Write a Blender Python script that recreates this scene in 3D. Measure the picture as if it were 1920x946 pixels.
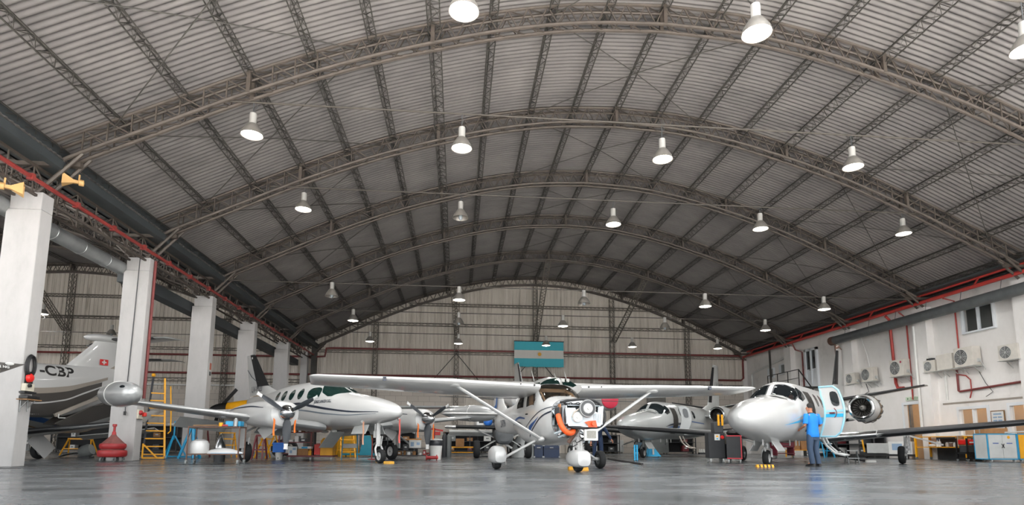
import bpy, bmesh, math, random
from math import sin, cos, pi, radians, sqrt
from mathutils import Vector, Matrix
for o in list(bpy.data.objects): bpy.data.objects.remove(o)
SC = bpy.context.scene
COL = SC.collection
random.seed(7)
# ---------------------------------------------------------------- camera, world, light, exposure
FW = Vector((0.0905353, 0.98671364, 0.13490574)); RT = Vector((0.9957515, -0.09197346, 0.00445353)); UP = Vector((-0.0168021, -0.1339294, 0.99084843))
FPX = 1113.4746; CYP = 682.3275; EYE = Vector((0, 0, .55))
cd = bpy.data.cameras.new('camera'); cam = bpy.data.objects.new('camera', cd); COL.objects.link(cam)
cd.sensor_width = 36; cd.lens = FPX/1920*36; cd.shift_y = (CYP-473)/1920; cd.clip_end = 500; cd.clip_start = .05
m = Matrix((RT, UP, -FW)).transposed().to_4x4(); m.translation = EYE; cam.matrix_world = m
SC.camera = cam
W = bpy.data.worlds.new('sky'); SC.world = W; W.use_nodes = True
nt = W.node_tree; bg = nt.nodes['Background']
bg.inputs[0].default_value = (.96, .98, 1, 1); bg.inputs[1].default_value = 2.9
sl = bpy.data.lights.new('sun', 'SUN'); sl.energy = 165; sl.angle = radians(.6); sl.color = (1, .97, .95)
so = bpy.data.objects.new('sun', sl); COL.objects.link(so); so.rotation_euler = Vector((-.5, -.36, -.79)).to_track_quat('-Z', 'Y').to_euler(); so.location = (30, 10, 40)
pl = bpy.data.lights.new('hangar_mouth', 'AREA'); pl.shape = 'RECTANGLE'; pl.size = 66; pl.size_y = 13.2
pl.cycles.is_portal = True
po = bpy.data.objects.new('hangar_mouth', pl); COL.objects.link(po); po.location = (-10.5, 8.5, 6.6); po.rotation_euler = (radians(90), 0, 0)
SC.view_settings.view_transform = 'Standard'; SC.view_settings.look = 'None'
SC.view_settings.gamma = 1; SC.view_settings.use_curve_mapping = False
SC.view_settings.exposure = 0.0
LAMP_W = 680
SC.cycles.max_bounces = 8; SC.cycles.diffuse_bounces = 5; SC.cycles.glossy_bounces = 3; SC.cycles.transparent_max_bounces = 12
SC.cycles.sample_clamp_indirect = 8; SC.cycles.caustics_reflective = False; SC.cycles.caustics_refractive = False
# ---------------------------------------------------------------- helpers
def pix(px, py): return FW*FPX + RT*(px-960) - UP*(py-CYP)
def at(px, py, z=0): d = pix(px, py); return EYE + d*((z-EYE.z)/d.z)
def atY(px, py, y): d = pix(px, py); return EYE + d*(y/d.y)
def atX(px, py, x): d = pix(px, py); return EYE + d*(x/d.x)
Z = Vector((0, 0, 1))
def lin(h):
    h = h.lstrip('#'); r = []
    for i in (0, 2, 4):
        c = int(h[i:i+2], 16)/255; r.append(c/12.92 if c <= .04045 else ((c+.055)/1.055)**2.4)
    return (*r, 1)
MATS = {}
def mat(name, hexc, rough=.5, metal=0, var=.08, scale=3, coat=0, stretch=(1, 1, 1), bump=0, spec=.5):
    if name in MATS: return MATS[name]
    m = bpy.data.materials.new(name); m.use_nodes = True; t = m.node_tree; p = t.nodes['Principled BSDF']
    c = lin(hexc)
    p.inputs['Roughness'].default_value = rough; p.inputs['Metallic'].default_value = metal
    p.inputs['Coat Weight'].default_value = coat; p.inputs['Specular IOR Level'].default_value = spec
    if coat: p.inputs['Coat Roughness'].default_value = .06
    tc = t.nodes.new('ShaderNodeTexCoord'); mp = t.nodes.new('ShaderNodeMapping'); mp.inputs[3].default_value = stretch
    n = t.nodes.new('ShaderNodeTexNoise'); n.inputs['Scale'].default_value = scale; n.inputs['Detail'].default_value = 5
    r = t.nodes.new('ShaderNodeValToRGB'); r.color_ramp.elements[0].position = .3; r.color_ramp.elements[1].position = .7
    r.color_ramp.elements[0].color = tuple(v*(1-var) for v in c[:3])+(1,); r.color_ramp.elements[1].color = tuple(min(1, v*(1+var)) for v in c[:3])+(1,)
    t.links.new(tc.outputs['Object'], mp.inputs[0]); t.links.new(mp.outputs[0], n.inputs['Vector'])
    t.links.new(n.outputs[0], r.inputs[0]); t.links.new(r.outputs[0], p.inputs['Base Color'])
    if bump:
        b = t.nodes.new('ShaderNodeBump'); b.inputs['Strength'].default_value = bump; b.inputs['Distance'].default_value = .01
        t.links.new(n.outputs[0], b.inputs['Height']); t.links.new(b.outputs[0], p.inputs['Normal'])
    MATS[name] = m; return m
def emit(name, hexc, s):
    if name in MATS: return MATS[name]
    m = bpy.data.materials.new(name); m.use_nodes = True; p = m.node_tree.nodes['Principled BSDF']
    p.inputs['Base Color'].default_value = lin(hexc); p.inputs['Emission Color'].default_value = lin(hexc); p.inputs['Emission Strength'].default_value = s
    MATS[name] = m; return m
def glassmat(name, hexc, alpha, rough=.04):
    if name in MATS: return MATS[name]
    m = mat(name, hexc, rough, 0, .03); m.node_tree.nodes['Principled BSDF'].inputs['Alpha'].default_value = alpha
    return m
def setp(o, label=None, cat=None, group=None, kind=None):
    if label: o['label'] = label
    if cat: o['category'] = cat
    if group: o['group'] = group
    if kind: o['kind'] = kind
    return o
def thing(name, label, cat, loc=(0, 0, 0), rz=0, group=None, rx=0, ry=0):
    o = bpy.data.objects.new(name, None); COL.objects.link(o); o.empty_display_size = .2
    o.location = loc; o.rotation_euler = (radians(rx), radians(ry), radians(rz))
    return setp(o, label, cat, group)
def kids(o): return [c for c in bpy.data.objects if c.parent == o]
def dup(o, parent=None):
    c = o.copy(); COL.objects.link(c); c.parent = parent
    for k in kids(o): dup(k, c)
    return c
class MB:
    def __init__(s): s.v = []; s.f = []
    def add(s, vs, fs):
        o = len(s.v); s.v += [tuple(v) for v in vs]; s.f += [tuple(i+o for i in f) for f in fs]; return s
    def box(s, x0, x1, y0, y1, z0, z1, M=None):
        v = [Vector((x, y, z)) for z in (z0, z1) for y in (y0, y1) for x in (x0, x1)]
        if M: v = [M @ a for a in v]
        return s.add(v, [(0, 2, 3, 1), (4, 5, 7, 6), (0, 1, 5, 4), (2, 6, 7, 3), (0, 4, 6, 2), (1, 3, 7, 5)])
    def cbox(s, c, d, M=None): return s.box(c[0]-d[0]/2, c[0]+d[0]/2, c[1]-d[1]/2, c[1]+d[1]/2, c[2]-d[2]/2, c[2]+d[2]/2, M)
    def rings(s, R, cap=True, closed=True):
        n = len(R[0]); o = len(s.v); s.v += [tuple(p) for r in R for p in r]
        for i in range(len(R)-1):
            for j in range(n if closed else n-1):
                k = (j+1) % n; s.f.append((o+i*n+j, o+i*n+k, o+(i+1)*n+k, o+(i+1)*n+j))
        if cap and closed: s.f.append(tuple(o+j for j in range(n))[::-1]); s.f.append(tuple(o+(len(R)-1)*n+j for j in range(n)))
        return s
    def tube(s, P, r, n=8, cap=True):
        P = [Vector(p) for p in P]; R = []
        rr = r if isinstance(r, (list, tuple)) else [r]*len(P)
        a = None
        for i, p in enumerate(P):
            t = (P[min(i+1, len(P)-1)]-P[max(i-1, 0)]).normalized()
            if a is None: a = t.orthogonal().normalized()
            else: a = (a - t*a.dot(t)); a = a.normalized() if a.length > 1e-6 else t.orthogonal().normalized()
            b = t.cross(a)
            R.append([p+(a*cos(2*pi*j/n)+b*sin(2*pi*j/n))*rr[i] for j in range(n)])
        return s.rings(R, cap)
    def rod(s, a, b, r, r1=None, n=8): return s.tube([a, b], [r, r if r1 is None else r1], n)
    def bar(s, a, b, w, h, up=Z):
        a = Vector(a); b = Vector(b); t = (b-a).normalized(); up = Vector(up)
        if abs(t.dot(up)) > .98: up = Vector((1, 0, 0))
        x = t.cross(up).normalized(); y = x.cross(t)
        return s.rings([[p+x*(i*w/2)+y*(j*h/2) for i, j in ((-1, -1), (1, -1), (1, 1), (-1, 1))] for p in (a, b)])
    def lathe(s, prof, n=24, M=None):  # (r,z) about local z
        R = []
        for r, z in prof:
            R.append([(M @ Vector((r*cos(2*pi*j/n), r*sin(2*pi*j/n), z))) if M else Vector((r*cos(2*pi*j/n), r*sin(2*pi*j/n), z)) for j in range(n)])
        return s.rings(R, False)
    def sph(s, c, r, n=14, k=8, M=None):
        r = r if isinstance(r, (tuple, list)) else (r, r, r); R = []
        for i in range(k+1):
            t = -pi/2+pi*i/k; q = max(cos(t), .01)
            R.append([Vector((c[0]+r[0]*q*cos(2*pi*j/n), c[1]+r[1]*q*sin(2*pi*j/n), c[2]+r[2]*sin(t))) for j in range(n)])
        if M: R = [[M @ p for p in q] for q in R]
        return s.rings(R)
    def prism(s, poly, d0, d1, ax=1, M=None):
        def P(a, b, d): v = Vector((a, d, b)) if ax == 1 else Vector((d, a, b)) if ax == 0 else Vector((a, b, d)); return M @ v if M else v
        return s.rings([[P(a, b, d0) for a, b in poly], [P(a, b, d1) for a, b in poly]])
    def build(s, name, material, parent=None, ang=35, bevel=0, recalc=True):
        me = bpy.data.meshes.new(name); me.from_pydata(s.v, [], s.f); me.validate()
        if recalc:
            b = bmesh.new(); b.from_mesh(me); bmesh.ops.recalc_face_normals(b, faces=b.faces); b.to_mesh(me); b.free()
        me.materials.append(material)
        if ang:
            for p in me.polygons: p.use_smooth = True
            me.set_sharp_from_angle(angle=radians(ang))
        o = bpy.data.objects.new(name, me); COL.objects.link(o)
        if parent: o.parent = parent
        if bevel:
            b = o.modifiers.new('bevel', 'BEVEL'); b.width = bevel; b.segments = 2; b.limit_method = 'ANGLE'
        return o
def RX(a): return Matrix.Rotation(radians(a), 4, 'X')
def RY(a): return Matrix.Rotation(radians(a), 4, 'Y')
def RZ(a): return Matrix.Rotation(radians(a), 4, 'Z')
def T(*a): return Matrix.Translation(a)
AXX = RY(90)     # local z -> world x
AXY = RX(90)     # local z -> world -y
def pch(xs, ys):
    n = len(xs); h = [xs[i+1]-xs[i] for i in range(n-1)]; d = [(ys[i+1]-ys[i])/h[i] for i in range(n-1)]
    m = [d[0]]+[0 if d[i-1]*d[i] <= 0 else 2*d[i-1]*d[i]/(d[i-1]+d[i]) for i in range(1, n-1)]+[d[-1]]
    def f(x):
        if x <= xs[0]: return ys[0]
        if x >= xs[-1]: return ys[-1]
        i = 0
        while x > xs[i+1]: i += 1
        t = (x-xs[i])/h[i]; a = t*t*t; b = t*t
        return ys[i]*(2*a-3*b+1)+h[i]*m[i]*(a-2*b+t)+ys[i+1]*(3*b-2*a)+h[i]*m[i+1]*(a-b)
    return f
def text_mesh(txt, size, bold=0):
    c = bpy.data.curves.new('lettering', 'FONT'); c.body = txt; c.size = size; c.align_x = 'CENTER'; c.align_y = 'CENTER'; c.offset = bold
    o = bpy.data.objects.new('lettering', c); COL.objects.link(o)
    dg = bpy.context.evaluated_depsgraph_get(); me = bpy.data.meshes.new_from_object(o.evaluated_get(dg))
    v = [tuple(q.co) for q in me.vertices]; f = [tuple(p.vertices) for p in me.polygons]
    bpy.data.objects.remove(o); bpy.data.curves.remove(c); bpy.data.meshes.remove(me); return v, f
def lettering(name, txt, size, M, material, parent, bold=0, sx=1):
    v, f = text_mesh(txt, size, bold); b = MB(); b.add([M @ Vector((a[0]*sx, a[1], 0)) for a in v], f)
    return b.build(name, material, parent, 0, recalc=False)
# ---------------------------------------------------------------- palette
white_paint = mat('white_aircraft_paint', '#cbcbc9', .3, 0, .02, 1.5, coat=.5)
grey_paint = mat('pale_grey_aircraft_paint', '#a9acab', .3, 0, .03, 1.5, coat=.5)
silver_paint = mat('silver_aircraft_paint', '#b4b6b6', .32, .35, .03, 2, coat=.4)
dark_paint = mat('dark_aircraft_paint', '#4b4845', .35, 0, .04, 2, coat=.3)
tan_paint = mat('tan_aircraft_paint', '#9a9288', .35, 0, .04, 2, coat=.3)
boot = mat('black_rubber_boot', '#17181a', .5, 0, .15, 6)
bare = mat('bare_polished_metal', '#c9cbcc', .16, 1, .05, 3)
steel = mat('dull_steel', '#8d8f8f', .4, .8, .1, 5)
tyre = mat('tyre_rubber', '#1c1d1e', .8, 0, .15, 8)
black = mat('black_plastic', '#141415', .5, 0, .1, 6)
navy = mat('navy_stripe_paint', '#1b2536', .35, 0, .03)
blue_s = mat('blue_stripe_paint', '#1d4f8c', .35, 0, .03)
sky_s = mat('sky_blue_stripe_paint', '#35b2e0', .35, 0, .03)
lsky_s = mat('pale_sky_blue_stripe_paint', '#9fd5e6', .35, 0, .03)
orange = mat('orange_fabric', '#ef7a2b', .7, 0, .1, 12)
red_tag = mat('red_fabric', '#d8605a', .7, 0, .1, 12)
red_paint = mat('red_paint', '#9e2a2c', .45, 0, .12, 5)
dkred = mat('dark_red_paint', '#6b2a2e', .5, 0, .12, 5)
yellow = mat('yellow_paint', '#e8a412', .45, 0, .08, 5)
cyan = mat('cyan_paint', '#2296c4', .45, 0, .08, 5)
teal = mat('teal_paint', '#1f8296', .5, 0, .08, 5)
bluep = mat('bright_blue_plastic', '#1f63b8', .5, 0, .08, 5)
grey = mat('grey_paint', '#7f8382', .5, 0, .08, 4)
lgrey = mat('light_grey_paint', '#b8bab8', .5, 0, .06, 4)
dgrey = mat('dark_grey_paint', '#3a3c3e', .55, 0, .12, 4)
whitep = mat('white_plastic', '#d9d9d5', .5, 0, .05, 6)
card = mat('cardboard', '#9b7148', .8, 0, .1, 8)
wood = mat('worn_wood', '#7d5f3f', .7, 0, .2, 6, stretch=(1, 8, 8))
brown = mat('brown_rusty_steel', '#5d4438', .6, .2, .25, 9)
win = mat('dark_window_glass', '#1b2224', .06, 0, .05, 1, spec=.8)
gwin = mat('green_tinted_window_glass', '#17302c', .06, 0, .05, 1, spec=.8)
tglass = glassmat('tinted_clear_glass', '#20262a', .45)
skin = mat('skin', '#b5795c', .6, 0, .06, 10)
hair_m = mat('black_hair', '#14110f', .7, 0, .3, 40)
# ---------------------------------------------------------------- the building
XC = 5.67; XCL = -26.77; HW = 16.2; YB = 42.94
YT = [9.68, 14.86, 20.04, 25.15, 30.40, 36.42, 42.94]
_pf = pch([0, 2, 4, 6.3, 8.7, 11.2, 13.7, 16.2, 17], [12.9, 12.8, 12.5, 11.92, 11.15, 10.12, 8.94, 7.75, 7.37])
prof = lambda d: _pf(abs(d))
def nodes_of(m): t = m.node_tree; return t, t.nodes['Principled BSDF'], t.nodes.new, t.links.new
def floor_material():
    m = bpy.data.materials.new('polished_concrete'); m.use_nodes = True; t, p, N, L = nodes_of(m)
    tc = N('ShaderNodeTexCoord'); a = N('ShaderNodeTexNoise'); a.inputs['Scale'].default_value = .35; a.inputs['Detail'].default_value = 8; a.inputs['Roughness'].default_value = .65
    L(tc.outputs['Object'], a.inputs['Vector'])
    mp = N('ShaderNodeMapping'); mp.inputs[3].default_value = (.6, 1.0, 1); b = N('ShaderNodeTexNoise'); b.inputs['Scale'].default_value = 1.2; b.inputs['Detail'].default_value = 6
    L(tc.outputs['Object'], mp.inputs[0]); L(mp.outputs[0], b.inputs['Vector'])
    mx = N('ShaderNodeMath'); mx.operation = 'ADD'; L(a.outputs[0], mx.inputs[0]); L(b.outputs[0], mx.inputs[1])
    hf = N('ShaderNodeMath'); hf.operation = 'MULTIPLY'; hf.inputs[1].default_value = .5; L(mx.outputs[0], hf.inputs[0])
    r = N('ShaderNodeValToRGB'); e = r.color_ramp.elements; e[0].position = .36; e[0].color = lin('#4c5052'); e[1].position = .66; e[1].color = lin('#686c6f')
    L(hf.outputs[0], r.inputs[0])
    br = N('ShaderNodeTexBrick'); br.offset = 0; br.inputs['Scale'].default_value = 1; br.inputs['Brick Width'].default_value = 5.1; br.inputs['Row Height'].default_value = 5.1; br.inputs['Mortar Size'].default_value = .02
    br.inputs['Color1'].default_value = (1, 1, 1, 1); br.inputs['Color2'].default_value = (.95, .95, .95, 1); br.inputs['Mortar'].default_value = (.55, .55, .55, 1)
    L(tc.outputs['Object'], br.inputs['Vector'])
    mm = N('ShaderNodeMix'); mm.data_type = 'RGBA'; mm.blend_type = 'MULTIPLY'; mm.inputs['Factor'].default_value = 1
    L(r.outputs[0], mm.inputs['A']); L(br.outputs[0], mm.inputs['B']); L(mm.outputs['Result'], p.inputs['Base Color'])
    rr = N('ShaderNodeMapRange'); rr.inputs['From Min'].default_value = .35; rr.inputs['From Max'].default_value = .65; rr.inputs['To Min'].default_value = .16; rr.inputs['To Max'].default_value = .34
    L(b.outputs[0], rr.inputs[0]); L(rr.outputs[0], p.inputs['Roughness'])
    bp = N('ShaderNodeBump'); bp.inputs['Strength'].default_value = .025; bp.inputs['Distance'].default_value = .02; L(b.outputs[0], bp.inputs['Height']); L(bp.outputs[0], p.inputs['Normal'])
    p.inputs['Specular IOR Level'].default_value = .6
    return m
def stain_material(name, c0, c1, c2, stretch, scale, rough=.7, metal=0):
    m = bpy.data.materials.new(name); m.use_nodes = True; t, p, N, L = nodes_of(m)
    tc = N('ShaderNodeTexCoord'); mp = N('ShaderNodeMapping'); mp.inputs[3].default_value = stretch; L(tc.outputs['Object'], mp.inputs[0])
    a = N('ShaderNodeTexNoise'); a.inputs['Scale'].default_value = scale; a.inputs['Detail'].default_value = 9; a.inputs['Roughness'].default_value = .7; L(mp.outputs[0], a.inputs['Vector'])
    r = N('ShaderNodeValToRGB'); e = r.color_ramp.elements; e[0].position = .3; e[0].color = lin(c0); e[1].position = .62; e[1].color = lin(c2)
    k = r.color_ramp.elements.new(.44); k.color = lin(c1); L(a.outputs[0], r.inputs[0])
    L(r.outputs[0], p.inputs['Base Color']); p.inputs['Roughness'].default_value = rough; p.inputs['Metallic'].default_value = metal
    return m
m_roof = stain_material('corrugated_roof_sheet', '#4c4a49', '#575453', '#615e5c', (.5, .9, 1), .9, .6)
m_sheet = stain_material('stained_wall_sheet', '#8b8479', '#c6beb3', '#d8d1c7', (3.0, 1, .16), 1.0, .7)
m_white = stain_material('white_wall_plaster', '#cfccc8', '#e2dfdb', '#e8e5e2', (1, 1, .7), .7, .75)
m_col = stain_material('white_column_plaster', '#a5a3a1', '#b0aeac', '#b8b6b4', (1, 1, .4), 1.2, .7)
m_truss = mat('beige_truss_steel', '#463f39', .6, .1, .22, 4)
m_purlin = mat('dark_purlin_steel', '#35332f', .65, .1, .2, 4)
m_girt = mat('grey_girt_steel', '#625d55', .65, .1, .2, 4)
m_gutter = mat('dark_gutter_sheet', '#33383a', .6, .1, .15, 1)
m_redpipe = mat('red_sprinkler_pipe', '#99302a', .45, 0, .12, 3)
m_dredpipe = mat('dark_red_pipe', '#6d2d2b', .5, 0, .12, 3)
m_wire = mat('conduit_grey', '#3d3832', .6, 0, .1)
def block_material():
    m = bpy.data.materials.new('painted_block_wall'); m.use_nodes = True; t, p, N, L = nodes_of(m)
    tc = N('ShaderNodeTexCoord'); mp = N('ShaderNodeMapping'); mp.inputs[2].default_value = (radians(90), 0, 0); L(tc.outputs['Object'], mp.inputs[0])
    br = N('ShaderNodeTexBrick'); br.inputs['Scale'].default_value = 1; br.inputs['Brick Width'].default_value = .8; br.inputs['Row Height'].default_value = .4; br.inputs['Mortar Size'].default_value = .014
    br.inputs['Color1'].default_value = lin('#c3bab0'); br.inputs['Color2'].default_value = lin('#b9b1a7'); br.inputs['Mortar'].default_value = lin('#9d968d'); L(mp.outputs[0], br.inputs['Vector'])
    L(br.outputs[0], p.inputs['Base Color']); p.inputs['Roughness'].default_value = .8; return m
def struct(o): o['kind'] = 'structure'; return o
b = MB(); b.box(-70, 50, 3, 46, -.3, 0); struct(b.build('floor', floor_material(), ang=0))
b = MB(); b.box(-90, 80, -5, 3, -.3, -.004); struct(b.build('ground_apron_bounce', stain_material('apron_bounce_concrete', '#b4b1ac', '#c2bfba', '#cbc8c4', (.3, .3, 1), .5, .85), ang=0))  # unseen pale strip, sized and brightened to bounce sun onto the near ceiling
b = MB(); b.box(-90, 80, -90, -5, -.3, -.004); struct(b.build('ground_low_bounce', mat('low_bounce_asphalt', '#4a4a49', .9), ang=0))  # unseen dark ground, added to keep sun bounce off the far ceiling
def roof(xc, name):
    b = MB(); nd = 46; ny = int((YB+.6-8.6)/.0221)
    ys = [8.6+(YB+.6-8.6)*i/ny for i in range(ny+1)]
    h = [-.012, -.012+.03, .018+.012, .018]
    w = [0, .012, .034, .046, .034, .012]
    R = []
    for i, y in enumerate(ys):
        z = .026*cos(2*pi*y/.177)
        R.append([(xc-17+34*j/nd, y, prof(-17+34*j/nd)+.12+z) for j in range(nd+1)])
    b.rings(R, False, False)
    # outer skin so that no light leaks
    return struct(b.build(name, m_roof, ang=60, recalc=False))
roof(XC, 'ceiling'); roof(XCL, 'ceiling_left')
# arched trusses: one box-lattice mesh, copied
def truss_mesh():
    b = MB(); D = .32; H = .56
    segs = 58; xs = [-HW+2*HW*i/segs for i in range(segs+1)]
    top = lambda x: prof(x); bot = lambda x: prof(x)-H
    for y in (0, D):
        b.tube([(x, y, top(x)) for x in xs], .045, 6)
        xb = [x for x in xs if abs(x) < 15.3]
        b.tube([(xb[0]-.45, y, bot(xb[0])-.24)]+[(x, y, bot(x)) for x in xb]+[(xb[-1]+.45, y, bot(xb[-1])-.24)], .05, 6)
        for i in range(1, segs):
            x0 = xs[i]; 
            if abs(x0) > 15.3: continue
            x1 = xs[i+1] if x0 < 0 else xs[i-1]
            mid = abs(x0) < 9
            if mid:
                xm = (x0+xs[i+1])/2 if i+1 <= segs else x0
                b.rod((x0, y, top(x0)), (xm, y, bot(xm)), .02, n=4); b.rod((xm, y, bot(xm)), (xs[i+1], y, top(xs[i+1])), .02, n=4)
            else:
                b.rod((x0, y, top(x0)), (x0, y, bot(x0)), .022, n=4)
                s = 1 if x0 < 0 else -1
                b.rod((x0, y, top(x0)), (xs[i+s], y, bot(xs[i+s]) if abs(xs[i+s]) < 15.3 else bot(xs[i+s])), .02, n=4)
    for i in range(1, segs):
        x0 = xs[i]; x1 = xs[i+1]
        if abs(x0) < 15.3 and abs(x1) < 15.3:
            b.rod((x0, 0, bot(x0)), (x1, D, bot(x1)), .016, n=4); b.rod((x0, 0, top(x0)), (x1, D, top(x1)), .014, n=4)
    for x in (0, -11.2, 11.2, -6.5, 6.5):
        for y in (0, D): b.box(x-.05, x+.05, y-.05, y+.05, bot(x)-.02, top(x)+.03)
    # inner tie pipe seen through the lattice
    b.tube([(x, D/2, top(x)-.12) for x in xs[2:-2]], .035, 5)
    return b
ordn = ['nearest the open front', 'second from the open front', 'third from the open front', 'fourth from the open front', 'fifth from the open front', 'last but one before the back wall', 'against the back wall']
T0 = None
for hall, xc in (('main hall', XC), ('left hall', XCL)):
    for i, y in enumerate(YT):
        lab = 'arched lattice roof truss of the %s, %s' % (hall, ordn[i])
        if T0 is None:
            T0 = truss_mesh().build('roof_truss', m_truss, ang=40); o = T0
        else: o = T0.copy(); COL.objects.link(o)
        o.location = (xc, y-(0 if i < 6 else .5), 0); setp(o, lab, 'roof truss', 'arched roof trusses')
# supports from the column tops to the trusses (left) and off the wall (right)
for i, y in enumerate(YT):
    yy = y+.2 if i < 6 else y-.3
    b = MB()
    b.box(-12.0, -9.5, yy-.06, yy+.06, 7.4, 7.52)
    for dy in (-.17, .17):
        b.rod((-10.35, yy+dy, 6.65), (-9.4, yy+dy, 7.7), .05, n=6); b.rod((-10.85, yy+dy, 6.65), (-12.0, yy+dy, 7.7), .05, n=6)
        b.rod((-9.8, yy+dy, 7.45), (-10.3, yy+dy, 7.8), .025, n=5)
    setp(b.build('truss_bracket', m_truss), 'splayed steel struts on the white columns, carrying the %s' % ['front roof truss', 'second roof truss', 'third roof truss', 'fourth roof truss', 'fifth roof truss', 'sixth roof truss', 'roof truss at the back wall'][i], 'bracket', 'column head struts')
    if i == 0: continue
    b = MB()
    b.box(20.8, 22.2, yy-.06, yy+.06, 7.4, 7.5)
    for dy in (-.17, .17): b.rod((20.75, yy+dy, 7.7), (21.6, yy+dy, 6.95), .05, n=6)
    setp(b.build('truss_bracket', m_truss), 'splayed steel bracket on the right wall top, under the %s' % ['', 'second roof truss', 'third roof truss', 'fourth roof truss', 'fifth roof truss', 'sixth roof truss', 'roof truss at the back wall'][i], 'bracket', 'wall head brackets')
# purlins: lattice beams lying across the trusses
def purlin_mesh(w, d):
    b = MB(); y0, y1 = 8.7, YB
    for x in (-w/2, w/2): b.box(x-.014, x+.014, y0, y1, -d, -d+.028)
    b.box(-.014, .014, y0, y1, -.03, 0)
    n = int((y1-y0)/.3)
    for i in range(n):
        a = y0+(y1-y0)*i/n; c = y0+(y1-y0)*(i+1)/n; s = 1 if i % 2 else -1
        b.bar((-s*w/2, a, -d+.014), (s*w/2, c, -d+.014), .014, .014)
        for x in (-w/2, w/2): b.bar((x if s > 0 else 0, a, -d if s > 0 else -.015), (0 if s > 0 else x, c, -.015 if s > 0 else -d), .013, .013)
    return b
pos = [0, 1.6, 3.22, 4.9, 6.55, 8.15, 9.7, 11.22, 12.8, 14.36, 15.85]
P1 = P2 = None
for hall, xc in (('main', XC), ('left', XCL)):
    for k in range(-len(pos)+1, len(pos)):
        d = pos[abs(k)]*(1 if k >= 0 else -1); big = abs(k) == 4
        if hall == 'left' and abs(k) % 2: continue
        if big and P2 is None: o = P2 = purlin_mesh(.34, .34).build('roof_purlin', m_purlin, ang=0)
        elif not big and P1 is None: o = P1 = purlin_mesh(.23, .2).build('roof_purlin', m_purlin, ang=0)
        else: o = (P2 if big else P1).copy(); COL.objects.link(o)
        o.location = (xc+d, 0, prof(d)+.09); o.rotation_euler = (0, math.atan2(prof(d)-prof(d+.01), .01), 0); struct(o)
# brace rods crossing under the roof sheets
k = 0
for i in range(0, 6):
    for (d0, d1) in ((-14.5, -8.5), (-8.5, -14.5), (-3.2, 3.2), (3.2, -3.2), (8.5, 14.5), (14.5, 8.5)):
        b = MB(); n = 8
        b.tube([(XC+d0+(d1-d0)*j/n, YT[i]+.3+(YT[i+1]-YT[i]-.2)*j/n, prof(d0+(d1-d0)*j/n)-.2) for j in range(n+1)], .014, 5)
        struct(b.build('roof_brace_rod', m_purlin))
# left valley between the two halls
b = MB(); b.box(-11.0, -10.12, 8.7, YB-.3, 7.5, 7.62); b.box(-10.2, -10.12, 8.7, YB-.3, 7.5, 7.98); b.box(-11.0, -10.92, 8.7, YB-.3, 7.5, 7.98); struct(b.build('roof_valley_gutter', m_gutter, ang=0))
b = MB(); b.box(-9.98, -9.8, 8.7, YB-.4, 7.24, 7.46); struct(b.build('roof_valley_tray', m_gutter, ang=0))
def girder(x, z0, z1, y0, y1, w, n, name, material):
    b = MB()
    for dx in (-w/2, w/2):
        for z in (z0, z1): b.box(x+dx-.03, x+dx+.03, y0, y1, z-.03, z+.03)
        for i in range(n):
            a = y0+(y1-y0)*i/n; c = y0+(y1-y0)*(i+1)/n
            b.rod((x+dx, a, z0), (x+dx, a, z1), .02, n=4); b.rod((x+dx, a, z1 if i % 2 else z0), (x+dx, c, z0 if i % 2 else z1), .02, n=4)
    return struct(b.build(name, material))
girder(-10.6, 6.55, 7.25, 8.8, YB-.4, .5, 40, 'roof_valley_girder', m_truss)
# columns
for i, y in enumerate(YT[:-1]):
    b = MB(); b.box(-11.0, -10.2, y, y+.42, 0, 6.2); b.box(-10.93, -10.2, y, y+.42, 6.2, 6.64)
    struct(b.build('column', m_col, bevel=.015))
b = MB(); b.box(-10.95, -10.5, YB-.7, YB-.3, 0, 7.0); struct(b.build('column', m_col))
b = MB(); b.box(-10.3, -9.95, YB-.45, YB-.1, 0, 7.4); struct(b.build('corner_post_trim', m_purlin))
# back wall: trapezoid sheets above, blocks and sheets below
def sheet(x0, x1, zb, zt, y, pitch=.26, amp=.035):
    b = MB(); x = x0; P = []
    while x < x1:
        for dx, a in ((0, 0), (.1, 0), (.13, 1), (.23, 1)): P.append((x+dx*pitch/.26, y-a*amp))
        x += pitch
    R = [[(px, py, zb) for px, py in P], [(px, py, zt(px)) for px, py in P]]
    b.rings(R, False, False); return b
def top_of(x): return max(prof(min(17, abs(x-XC))), prof(min(17, abs(x-XCL))))+.1
struct(sheet(-43.5, 22.2, 4.28, top_of, YB).build('wall_back', m_sheet, ang=20, recalc=False))
struct(sheet(.5, 11.2, 0, lambda x: 4.3, YB+.02, .24, .04).build('wall_back_lower', m_sheet, ang=20, recalc=False))
bm = block_material()
b = MB(); b.box(-43.5, .5, YB-.02, YB+.3, 0, 4.28); b.box(11.2, 22.2, YB-.02, YB+.3, 0, 4.28); struct(b.build('wall_back_blocks', bm, ang=0))
b = MB(); b.box(-44, 22.5, YB+.31, YB+.5, 0, 13.2); struct(b.build('wall_back_outer', m_sheet, ang=0))
b = MB(); b.box(-44, -43.2, 8.6, YB, 0, 9); struct(b.build('wall_left', m_white, ang=0))
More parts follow.
